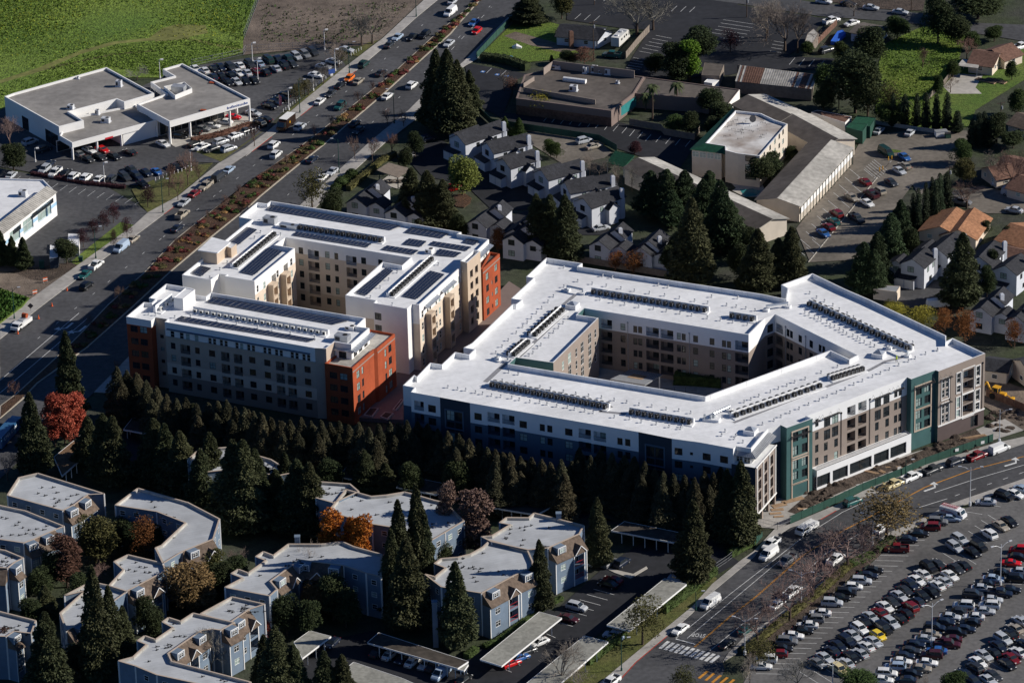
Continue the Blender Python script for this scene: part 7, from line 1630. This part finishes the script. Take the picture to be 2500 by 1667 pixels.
# ---- painted markings, each a part of its surface
SURF = {o.name: o for o in bpy.data.objects if o.get('kind') == 'structure'}
def line(surf, name, pts, wd, m='line_white', z=.03, dash=0, gap=0):
    for p, q in zip(pts, pts[1:]):
        d = (q-p); L = d.length; d = d/L; n = Vector((d.y,-d.x,0))*wd/2; segs = [(0,L)]
        if dash: segs = [(s, min(L,s+dash)) for s in [i*(dash+gap) for i in range(int(L/(dash+gap))+1)] if s < L]
        for a, b in segs:
            A, B_ = p+d*a, p+d*b; m_ = MB(); f = [A+n,B_+n,B_-n,A-n]; f = [Vector((v.x,v.y,z)) for v in f]
            m_.face(f if (f[1]-f[0]).cross(f[2]-f[0]).z > 0 else f[::-1]); m_.build(name, m, SURF[surf])
st = 'road_street'
for k in (-.14,.14):
    line(st,'centre_line',[p+Vector((k,0,0)) for p in WL('o 1620,1280 1900,1040 p 160,870 530,545 840,355 l 1060,1440 1500,1205 1870,1068 2287,960')],.14,'line_yellow')
line(st,'lane_line',WL('o 1470,1210 1900,860 2287,560 p 530,400 840,205 l 1000,1330'),.14); line(st,'lane_line',WL('o 1560,1210 1990,850 2287,600 p 420,520'),.14); line(st,'lane_line',WL('o 1740,1310 2010,1090 p 240,960 700,540 1050,330'),.14); line(st,'lane_line',WL('l 1575,1247 1900,1140 2287,1028'),.16); line(st,'lane_line',WL('l 1450,1367 1675,1297'),.16); line(st,'lane_line',WL('l 1735,1275 2287,1085'),.16,dash=1.4,gap=3.2); line(st,'stop_line',WL('o 1470,1215 1625,1258'),.35)
A_, B_ = WL('o 1378,1263 1782,1374')
dr = W('o',1415,1235)-W('o',1345,1292)
for i in range(11):
    c = A_.lerp(B_,i/10); line(st,'crossing_bar',[c-dr*.5,c+dr*.5],.75)
A_, B_ = WL('o 1690,1500 1900,1568'); 
for i in range(5): c = A_.lerp(B_,i/4); line(st,'crossing_bar',[c-dr*.5,c+dr*.5],.6,'line_yellow')
p0, p1 = W('o',1705,1190), W('o',1600,1180); 
tx = text('STOP',2.2,p0,p1,.035,'line_white','road_lettering',None,0,up=(-.62,-.78,0),parent=SURF[st],ext=0)
def arrow(surf, t, x, y, head, turn, s=1.0):
    p = W(t,x,y); q = W(t,x+head[0]*20,y+head[1]*20); f = (q-p); f.z = 0; f.normalize(); r = Vector((f.y,-f.x,0))*turn; m_ = MB()
    def V(a, b): v = p+f*(a*s)+r*(b*s); return Vector((v.x,v.y,.032))
    for poly in ([V(-1.8,-.18),V(-1.8,.18),V(.3,.18),V(.3,-.18)],[V(.3,-.18),V(.3,.18),V(.7,.9),V(1.0,.75)],[V(.25,1.25),V(1.35,1.55),V(1.25,.35)]):
        m_.face(poly if (poly[1]-poly[0]).cross(poly[2]-poly[0]).z > 0 else poly[::-1])
    m_.build('turn_arrow','line_white',SURF[surf])
arrow(st,'l',2210,1015,(1,-.3),-1,1.5); arrow(st,'l',1565,1212,(1,-.35),-1,1.5)
bv = 'road_boulevard'
line(bv,'lane_line',WL('i -100,440 e 110,1568 630,1125'),.16); line(bv,'lane_line',WL('i 0,455 e 230,1568 700,1165'),.16); arrow(bv,'e',535,1240,(-1,.8),1,1.6); arrow(bv,'e',640,1265,(-1,.8),1,1.6)
line(bv,'lane_line',WL('e 300,1330 860,880 1300,520 1750,160 b 120,1280 560,930 1000,570 1400,210 1620,20'),.12,dash=1.2,gap=8); line(bv,'lane_line',WL('b 330,1560 900,1080 1330,680 1700,300 1850,150 2000,0'),.12,dash=1.2,gap=8); line(bv,'lane_line',WL('b 1640,400 1960,60'),.12,dash=2.5,gap=6)
# red kerb paint
def kerbpaint(s, surf): line(surf,'kerb_paint',WL(s),.22,'paint_red',.137)
kerbpaint('p 665,268 790,196','sidewalk_street'); kerbpaint('o 1010,1560 1155,1402 1400,1197','sidewalk_street'); kerbpaint('b 440,928 540,848','sidewalk_boulevard'); kerbpaint('b 850,592 880,570','sidewalk_boulevard'); kerbpaint('e 1310,340 1385,285','sidewalk_boulevard'); kerbpaint('a 2010,1215 2170,1095','sidewalk_boulevard')
pk = 'parking_lot'
def L2(surf, t, x0, y0, dx, dy, wd=.11, z=.018, m='line_white'): line(surf,'stall_line',[W(t,x0,y0),W(t,x0+dx,y0+dy)],wd,m,z)
for i in range(-3,24): L2(pk,'p',1140-43*i,548+41*i,225,5)
for i in range(24): L2(pk,'q',1180-51*i,500+42.5*i,215,133)
for i in range(-6,0): L2(pk,'q',1180-51*i,500+42.5*i,150,93)
for i in range(24): L2(pk,'q',1610-46.5*i,600+43*i,330,20)
for i in range(-4,14): L2(pk,'q',1750-50*i,1030+44*i,200,124)
for x,y in ((1815,200),(1700,240),(1960,140),(2085,95)): L2(pk,'p',x,y,140,22)
wy = 'shop_yard'
for i in range(14): L2(wy,'e',105+78*i*.95,78+14.5*i,62,-44,.1,.03)
sl_ = 'shopping_lot'
for i in range(3): L2(sl_,'c',665+76*i,155+8*i,48,-43,.12,.025)
for i in range(6): L2(sl_,'c',1310-27*i,285+25*i,128,24,.12,.025)
for i in range(5): L2(sl_,'c',1130-14*i,462+20*i,110,18,.12,.025)
for i in range(6): L2(sl_,'c',1850-22*i,160+26*i,255,38,.12,.025)
for i in range(3): L2(sl_,'c',820+74*i,10+2*i,40,-40,.12,.025); L2(sl_,'c',1435+72*i,92+4*i,45,-42,.12,.025)
for i in range(4): L2(sl_,'d',415+77*i,518+8*i,45,-55,.12,.025)
for i in range(4): L2(sl_,'d',290-10*i,330+26*i,90,14,.12,.025)
rl_ = 'restaurant_lot'
for x,y in ((415,970),(480,978),(550,990),(620,996),(695,1005),(765,1014),(830,1023),(900,1037),(970,1048),(1040,1065),(1100,1088),(1165,1105),(1230,1125),(1310,1136),(1388,1148),(1465,1160),(1545,1172)): L2(rl_,'c',x,y,42,-50,.12,.025)
for x,y in ((1890,572),(2005,595),(2080,605)): L2(rl_,'b',x-14,y,30,4,1.2,.028,'paint_blue'); L2(rl_,'b',x-6,y,14,2,.6,.032)
for x,y in ((1920,585),(2035,605)): L2(rl_,'b',x,y,42,-40,.12,.025)
ml_ = 'motel_lot'
for i in range(11): L2(ml_,'h',1010-46*i,-20+62*i,70,58,.1,.025); L2(ml_,'h',900-44*i,-20+62*i,80,66,.1,.025)
for i in range(6): L2(ml_,'d',1090-15*i,1275+13*i,110,90,.1,.025); L2(ml_,'d',1230-14*i,1285+14*i,-70,70,.1,.025)
ap_ = 'drive'
for i in range(7): L2(ap_,'o',815-55*i,818+42*i,165,45,.12,.025)
for i in range(6): L2(ap_,'o',440-70*i,1175+55*i,70,30,.12,.025)
A_, B_ = WL('h 1110,55 575,712')
for i in range(34):
    c = A_.lerp(B_,i/33); m_ = MB(); d = (B_-A_).normalized(); m_.bar(-d*.75,d*.75,.18,.16); o = m_.build('wheel_stop','concrete' if i % 1 == 0 else 'asphalt_dark',None,(0,0,0)); o.location = (c.x,c.y,.1); tag(o,'%s concrete wheel stop down the middle line of the motel car park' % nth(i),'wheel stop','motel wheel stops')
# ---- fences: every panel and post a part
def fence(label, s, h, m, step=2.4, post='metal_dark', z=0, solid=True, name='fence'):
    P_ = WL(s, z); c = (P_[0]+P_[-1])/2; o = thing(name, label, 'fence', (c.x,c.y,z)); i = 0
    for p, q in zip(P_,P_[1:]):
        L = (q-p).length; k = max(1,int(L/step)); d = (q-p)/L
        for j in range(k):
            a, b = p.lerp(q,j/k), p.lerp(q,(j+1)/k); m_ = MB()
            if solid: m_.bar(a+Vector((0,0,h*.5)), b+Vector((0,0,h*.5)), .05, h*.94)
            else:
                for zz in (.1,h*.5,h-.05): m_.bar(a+Vector((0,0,zz)), b+Vector((0,0,zz)), .04, .05)
                for kk in range(9): v = a.lerp(b,kk/8); m_.bar(v+Vector((0,0,.1)), v+Vector((0,0,h)), .018, .018)
            m_.build('panel', m, o); m_ = MB(); m_.box((a.x,a.y,z+h*.53),(.09,.09,h*1.06)); m_.build('post',post,o)
    return o
fg = fence('green windscreen fence round the building site','p 420,300 780,140 l 1000,1235 1300,1120 1500,1030 1900,890 2040,840',2.0,'fence_green',3.0)
for i,(t,x,y) in enumerate((('l',540,1385),('l',960,1190),('l',1015,1170),('l',1290,1050),('l',1490,985),('l',1750,905),('l',1955,845))):
    p = W(t,x,y,1.3); m_ = MB(); m_.box((0,0,0),(.9,.04,.7),.4); o = m_.build('sign','frame_white',None,(0,0,0)); o.location = p+Vector((.05,-.18,0)); tag(o,'%s white notice from the left on the green site fence' % nth(i),'sign','site notices')
fence('grey mesh fence at the gap of the building site','p 140,300 320,345 430,300',1.8,'metal_grey',3,solid=False); fence('green fence stub by the white van','p 135,480 200,400',2.0,'fence_green',2.5); fence('green slatted fence between boulevard and side lawn','b 1842,470 2000,300 2190,110',2.0,'fence_green',2.6); fence('pale wooden fence beside the shopping car park','c 1072,472 1160,365 1260,255',2.2,'wood_grey',1.8,'wood'); fence('rust-red wooden fence behind the garden shed','d 588,415 700,300 795,205',2.0,'shingle_red',1.8,'wood'); fence('leaning brown fence beside the bungalow lawn','d 1520,800 1640,690 1730,575',1.6,'wood_grey',1.8,'wood_grey')
fence('tall chain-link fence between meadow and bare lot','a 1945,320 2000,170 2065,0',2.4,'metal_grey',3,solid=False); fence('chain-link fence along the back of the car yard','a 1530,525 1940,440 b 0,410 560,385',1.8,'metal_grey',3,'metal_grey',solid=False); fence('dark screened fence between restaurant lot and townhouses','b 1830,880 c 0,1000 260,1040 860,1130 1000,1210',2.0,'fence_green',2.6); fence('wooden fence round the restaurant patio','c 1100,1000 1350,1045 1380,1080 1620,1120 1660,1060',2.0,'wood_grey',2.0,'wood_grey'); fence('low white wall along the back of the motel car park','d 1090,990 1400,1040 1700,1080',1.2,'concrete',3,'concrete')
fence('brown fence behind the carports and hedge','o 560,1568 1100,1160 1370,960 1680,740',1.8,'wood_grey',2.4,'wood_grey'); fence('fence at the drive entrance by the corner tower','o 1790,660 1880,600 2040,470',1.5,'metal_grey',2.4,solid=False); fence('red fence beyond the brown wing','l 1985,480 2287,600 2400,650',2.0,'shingle_red',2.4,'wood'); fence('dark boundary fence behind the townhouses and tan building','f 1350,370 1800,470 2140,600 g 700,720 1400,840',1.8,'wood_grey',2.6,'wood_grey')
fence('courtyard glass balustrade inside the white-roofed building','s -100,1568 300,1560',1.3,'metal_dark',2.0,z=3.3,solid=False)
# ---- bollards along the car yard verge
i = 0
for s, n_ in (('a 1240,1440 1480,1360',9),('a 1870,1130 2150,985',11),('b 300,895 430,790',8),('b 560,690 690,590',6),('b 780,480 920,400',8)):
    A_, B_ = WL(s)
    for k in range(n_):
        c = A_.lerp(B_,k/(n_-1)); m_ = MB(); m_.tube([(0,0,0),(0,0,.8),(0,0,.9)],[.1,.1,.04],7); o = m_.build('bollard','frame_white',None,(0,0,0)); o.location = c; tag(o,'%s short white bollard from the left along the car yard verge' % nth(i),'bollard','verge bollards'); i += 1
for i,(x,y) in enumerate(((1205,1278),(1232,1272),(1135,1365),(1160,1355))):
    m_ = MB(); m_.tube([(0,0,0),(0,0,1.0),(0,0,1.08)],[.13,.13,.05],8); o = m_.build('bollard','yellow',None,(0,0,0)); o.location = W('d',x,y); tag(o,'%s yellow bollard among the hatched motel bays' % nth(i),'bollard','yellow bollards')
# ---- small things
fb = thing('banner','tall pink and white feather banner beside the car yard exit','banner',W('b',268,872)); m_ = MB(); m_.tube([(0,0,0),(0,0,4.2)],.03,5); m_.build('pole','metal_grey',fb,(0,0,0)); m_ = MB(); m_.face([(.03,0,1.0),(.7,0,1.1),(.75,0,3.6),(.03,0,4.2)]); m_.face([(.03,.02,4.2),(.75,.02,3.6),(.7,.02,1.1),(.03,.02,1.0)]); f_ = m_.build('flag','plain',fb,(0,0,0)); f_.color = (.65,.2,.22,1)
sg = thing('pylon_sign','dark blue slab sign on a white base at the car yard','sign',W('b',685,610)); m_ = MB(); m_.box((0,0,1.4),(1.9,.3,1.2),.5); m_.build('board','text_blue',sg,(0,0,0)); m_ = MB(); m_.box((0,0,.4),(.8,.3,.8),.5); m_.build('base','frame_white',sg,(0,0,0))
for i,(x,y) in enumerate(((535,945),(415,1070),(308,1170),(143,1290))):
    o = thing('traffic_cone','%s orange cone from the right beside the utility truck' % nth(i),'cone',W('e',x,y),0,'orange cones'); m_ = MB(); m_.tube([(0,0,.05),(0,0,1.0)],[.2,.05],8); m_.build('cone','orange',o,(0,0,0)); m_ = MB(); m_.box((0,0,.03),(.5,.5,.06)); m_.build('base','orange',o,(0,0,0))
for i,(x,y) in enumerate(((362,880),(280,980))):
    o = thing('barricade','%s orange and white barricade at the bare drive' % ('far','near')[i],'barricade',W('e',x,y),.5)
    for k in range(3): m_ = MB(); m_.box((0,0,.5+.35*k),(1.2,.05,.22)); m_.build('board','orange' if k % 2 == 0 else 'frame_white',o,(0,0,0))
    for s in (-1,1): m_ = MB(); m_.box((s*.5,.05,.65),(.06,.06,1.3)); m_.build('leg','frame_white',o,(0,0,0))
ds = thing('warning_sign','dark diamond sign on a stand before the utility truck','sign',W('e',246,1110)); m_ = MB(); m_.box((0,0,.5),(.06,.06,1.0)); m_.build('stand','metal_dark',ds,(0,0,0)); m_ = MB(); m_.face([(0,-.03,.7),(.75,-.03,1.45),(0,-.03,2.2),(-.75,-.03,1.45)]); m_.face([(0,.0,.7),(-.75,0,1.45),(0,0,2.2),(.75,0,1.45)]); m_.build('board','brown_dark',ds,(0,0,0))
for i,(t,x,y,d) in enumerate((('e',335,765,(1.2,1.0,2.0)),('e',645,715,(1.0,.9,1.3)))):
    m_ = MB(); m_.box((0,0,d[2]/2),d); m_.box((0,0,d[2]+.05),(d[0]+.1,d[1]+.1,.1)); o = m_.build('utility_cabinet','fence_green',None,(0,0,0)); o.location = W(t,x,y); tag(o,('taller','lower')[i]+' green utility cabinet on the workshop frontage','cabinet')
def upole(t, x, yb, yt, label, arms=2):
    p = W(t,x,yb); h = zat(p,t,yt); o = thing('utility_pole', label, 'utility pole', p); m_ = MB(); m_.tube([(0,0,0),(0,0,h)],[.16,.1],7); m_.build('pole','bark',o,(0,0,0)); m_ = MB()
    for k in range(arms): m_.box((0,0,h-.35-.8*k),(2.4,.12,.14),.3)
    m_.build('crossarm','bark',o,(0,0,0)); m_ = MB(); m_.tube([(.3,-.2,h-2.0),(.3,-.2,h-1.1)],.22,8); m_.build('transformer','metal_grey',o,(0,0,0))
upole('d',810,870,625,'wooden utility pole with crossarm before the huge round evergreen'); upole('d',2100,1000,815,'wooden utility pole by the lawn at the right edge',1); upole('d',1690,1500,1330,'utility pole top among the dark cypress hedge',1); upole('d',1388,90,-60,'utility pole at the back street',1); upole('c',2035,140,-30,'thin dark pole at the edge of the shopping car park',1); upole('c',815,480,170,'dark pole beside the bungalow yard',1); upole('c',820,40,-150,'dark pole in the shopping car park',1)
tp = shed('d 745,330 790,335 865,265 840,240 800,250',1.0,'bright blue tarpaulin heap behind the red fence','plain','plain','tarpaulin','tarpaulin')
for c in tp.children: c.color = (.03,.13,.55,1)
for i,(x,y) in enumerate(((105,455),(160,465))): 
    m_ = MB(); m_.tube([(0,0,0),(.1,0,.35),(.3,.1,.5)],[.9,.7,.1],7); o = m_.build('tarpaulin','plain',None,(0,0,0)); o.location = W('c',x,y); o.color = (.06,.32,.62,1); tag(o,('left','right')[i]+' crumpled light blue tarp on the side lawn','tarp')
m_ = MB(); m_.tube([(-1.2,0,.1),(0,.2,.35),(1.4,-.2,.1)],[.5,.9,.4],7); o = m_.build('tarpaulin','frame_white',None,(0,0,0)); o.location = W('c',200,385); tag(o,'crumpled white sheet on the side lawn','tarp')
for i,(x,y) in enumerate(((1985,650),(2065,650))):
    r = thing('raised_bed',('left','right')[i]+' raised vegetable bed beside the bungalow patio','planter',W('d',x,y),.9); m_ = MB(); m_.box((0,0,.15),(1.6,6,.3)); m_.build('frame','wood',r,(0,0,0)); m_ = MB(); m_.box((0,0,.31),(1.4,5.8,.02)); m_.build('soil','dirt_dark',r,(0,0,0))
db = thing('dumpster','white dumpster in the shade of the cypress row','dumpster',W('d',1625,1085),.2); m_ = MB(); m_.box((0,0,.8),(3.2,1.8,1.4)); m_.build('bin','frame_white',db,(0,0,0)); m_ = MB(); m_.box((0,0,1.53),(3.3,1.9,.06)); m_.build('lid','metal_grey',db,(0,0,0)); m_ = MB(); m_.box((0,0,.06),(3,1.5,.1)); m_.build('base','metal_dark',db,(0,0,0))
db = thing('dumpster','small green bin beside the white dumpster','dumpster',W('d',1680,1100),.2); m_ = MB(); m_.box((0,0,.7),(1.4,1.2,1.2)); m_.build('bin','fence_green',db,(0,0,0)); m_ = MB(); m_.box((0,0,1.33),(1.5,1.3,.06)); m_.build('lid','metal_dark',db,(0,0,0))
struct('island', WL('d 1205,1190 1310,1205 1300,1218 1230,1222'), .12, 'lawn'); slab('round_bed', WL('f 1680,280 1640,240 1660,190 1740,170 1800,210 1790,250 1740,285'), .15, 'mulch')
slab('island_kerb', WL('o 880,640 980,690 1110,735 1245,655 1235,640 1130,700 960,660'), .14, 'concrete')
# ---- building site
for i,(x,y,w_,h_,rz) in enumerate(((335,1350,3.4,1.6,.4),(445,1310,5.2,1.5,.45),(320,1385,2.8,1.2,.1),(305,1415,2.6,1.0,.1),(330,1440,2.2,.8,.1),(520,1375,2.2,1.2,.3))):
    m_ = MB(); m_.box((0,0,.06),(w_,h_,.04),rz); m_.box((0,0,.02),(w_*.9,.1,.04),rz); o = m_.build('plywood_sheet','wood',None,(0,0,0)); o.location = W('l',x,y)+Vector((0,0,.02)); tag(o,'%s plywood sheet from the top on the site by the corner tower' % nth(i),'plywood','plywood sheets')
def heap(name, spots, m):
    b_ = MB()
    for p, r, h in spots:
        k = 9; ring0 = [p+Vector((r*math.cos(6.283*i/k)*rnd.uniform(.8,1.2),r*.7*math.sin(6.283*i/k)*rnd.uniform(.8,1.2),0)) for i in range(k)]; ring1 = [p+(q-p)*rnd.uniform(.45,.65)+Vector((0,0,h*rnd.uniform(.5,.8))) for q in ring0]; top = p+Vector((rnd.uniform(-.2,.2)*r,0,h))
        for i in range(k): b_.face([ring0[i],ring0[(i+1)%k],ring1[(i+1)%k],ring1[i]]); b_.face([ring1[i],ring1[(i+1)%k],top])
    o = b_.build(name,m); o['kind'] = 'stuff'
heap('dirt_heaps',[(W('l',rnd.uniform(x0,x1),rnd.uniform(y0,y1)),rnd.uniform(.5,1.6),rnd.uniform(.2,.8)) for x0,x1,y0,y1,n_ in ((690,880,1140,1200,14),(480,760,1240,1400,26),(1100,1500,960,1080,22),(1500,1900,800,930,18),(1990,2287,560,760,30)) for _ in range(n_)],'dirt_dark')
def lumber(t, x, y, L, rz, n_, label):
    o = thing('lumber_stack', label, 'lumber', W(t,x,y), rz)
    for i in range(n_): m_ = MB(); m_.box((rnd.uniform(-.2,.2),(i % 3)*.3-.3,.08+.14*(i//3)),(L*rnd.uniform(.8,1),.24,.12),rnd.uniform(-.04,.04)); m_.build('plank','wood',o,(0,0,0))
lumber('l',1880,810,6.5,.32,8,'stack of long planks before the brown wing'); lumber('l',1130,1070,4,-.9,3,'few planks leaning across the dug soil'); lumber('l',1240,1045,6,.02,2,'two long boards on the site gravel'); lumber('l',1060,1085,4.5,-.55,3,'pale boards beside the arcade')
ex = thing('excavator','yellow backhoe loader at the right edge of the building site','excavator',W('l',2080,500),math.radians(-35))
m_ = MB(); m_.box((0,0,1.1),(3.4,1.5,.8)); m_.box((1.3,0,1.5),(1.4,1.2,.7)); m_.build('body','yellow',ex,(0,0,0)); m_ = MB()
for sx,sy in ((-.6,-.65),(-.6,.65),(.6,-.65),(.6,.65)): m_.box((sx-.4,sy,2.2),(.1,.1,1.4))
m_.box((-.4,0,2.95),(1.7,1.6,.12)); m_.build('cab','yellow',ex,(0,0,0)); m_ = MB(); m_.box((-.4,0,2.2),(1.1,1.2,1.3)); m_.build('cab_glass','glass',ex,(0,0,0))
for x,r in ((-1.1,.75),(1.4,.5)):
    for s in (-1,1): m_ = MB(); m_.tube([(x,s*.8-.2,r),(x,s*.8+.2,r)],r,14); m_.build('wheel','tyre',ex,(0,0,0))
m_ = MB(); m_.bar((-1.7,0,1.2),(-3.0,0,3.6),.3,.35); m_.build('boom','yellow',ex,(0,0,0)); m_ = MB(); m_.bar((-3.0,0,3.6),(-4.3,0,1.6),.25,.3); m_.build('stick','yellow',ex,(0,0,0)); m_ = MB(); m_.box((-4.3,0,1.2),(.7,.7,.7)); m_.build('bucket','metal_dark',ex,(0,0,0)); m_ = MB(); m_.bar((2.0,-.6,1.2),(3.2,-.6,.6),.15,.2); m_.bar((2.0,.6,1.2),(3.2,.6,.6),.15,.2); m_.build('loader_arm','yellow',ex,(0,0,0)); m_ = MB(); m_.box((3.5,0,.6),(.7,2.2,.7)); m_.build('loader_bucket','yellow',ex,(0,0,0))
# ---- person on the roof, one continuous skinned figure
def person(p, rz, label):
    J = [((0,0,.95),.14),((0,0,1.12),.13),((0,0,1.38),.155),((0,0,1.5),.065),((0,0,1.62),.09),((0,0,1.74),.075),
         ((-.10,.04,.88),.09),((-.11,.14,.5),.068),((-.11,.02,.09),.045),((-.11,.17,.05),.04),((.10,.0,.88),.09),((.12,-.08,.5),.068),((.12,-.26,.1),.045),((.12,-.12,.05),.04),
         ((-.20,0,1.40),.06),((-.26,.10,1.14),.045),((-.22,.28,1.02),.035),((-.21,.36,1.02),.03),((.20,0,1.40),.06),((.27,-.10,1.14),.045),((.25,-.08,.9),.035),((.25,-.06,.81),.03)]
    Ed = [(0,1),(1,2),(2,3),(3,4),(4,5),(0,6),(6,7),(7,8),(8,9),(0,10),(10,11),(11,12),(12,13),(2,14),(14,15),(15,16),(16,17),(2,18),(18,19),(19,20),(20,21)]
    me = bpy.data.meshes.new('body'); me.from_pydata([j for j,_ in J],Ed,[]); o = bpy.data.objects.new('tmp',me); COL.objects.link(o); md = o.modifiers.new('s','SKIN'); sv = me.skin_vertices[0].data
    for i,(_,r) in enumerate(J): sv[i].radius = (r,r)
    sv[0].use_root = True; o.modifiers.new('u','SUBSURF').levels = 1
    dg = bpy.context.evaluated_depsgraph_get(); m2 = bpy.data.meshes.new_from_object(o.evaluated_get(dg)); bpy.data.objects.remove(o)
    for k in ('cloth_dark','skin'): m2.materials.append(MATS[k])
    for f in m2.polygons:
        c = f.center; f.material_index = 1 if c.z > 1.5 or abs(c.x) > .24 and c.z < 1.2 and c.z > .78 else 0; f.use_smooth = True
    r = thing('person', label, 'person', p, rz); obj('body', m2, r)
    v = MB(); v.tube([(0,0,.92),(0,0,1.15),(0,0,1.4),(0,0,1.47)],[.19,.185,.2,.12],12,cap=False); v.build('vest','vest',r,(0,0,0)); h = MB(); h.tube([(0,0,1.68),(0,0,1.76),(0,0,1.82)],[.125,.11,.04],12); h.tube([(0,0,1.68),(0,0,1.69)],.16,12); h.build('helmet','vest',r,(0,0,0))
    for s in (-1,1):
        fm = MB(); 
        for k in range(5): x = s*(.215 if s < 0 else .25)+(k-2)*.012; y = .36 if s < 0 else -.06; fm.tube([(x,y,.99 if s < 0 else .8),(x,y+.07,.97 if s < 0 else .74)],.008,4)
        fm.build('fingers','skin',r,(0,0,0))
person(W('8',600,438,ZBR), math.radians(60), 'worker in a yellow-green vest walking on the white roof')
person(W('o',2113,430), math.radians(20), 'worker in a yellow-green vest by the green fence stub')
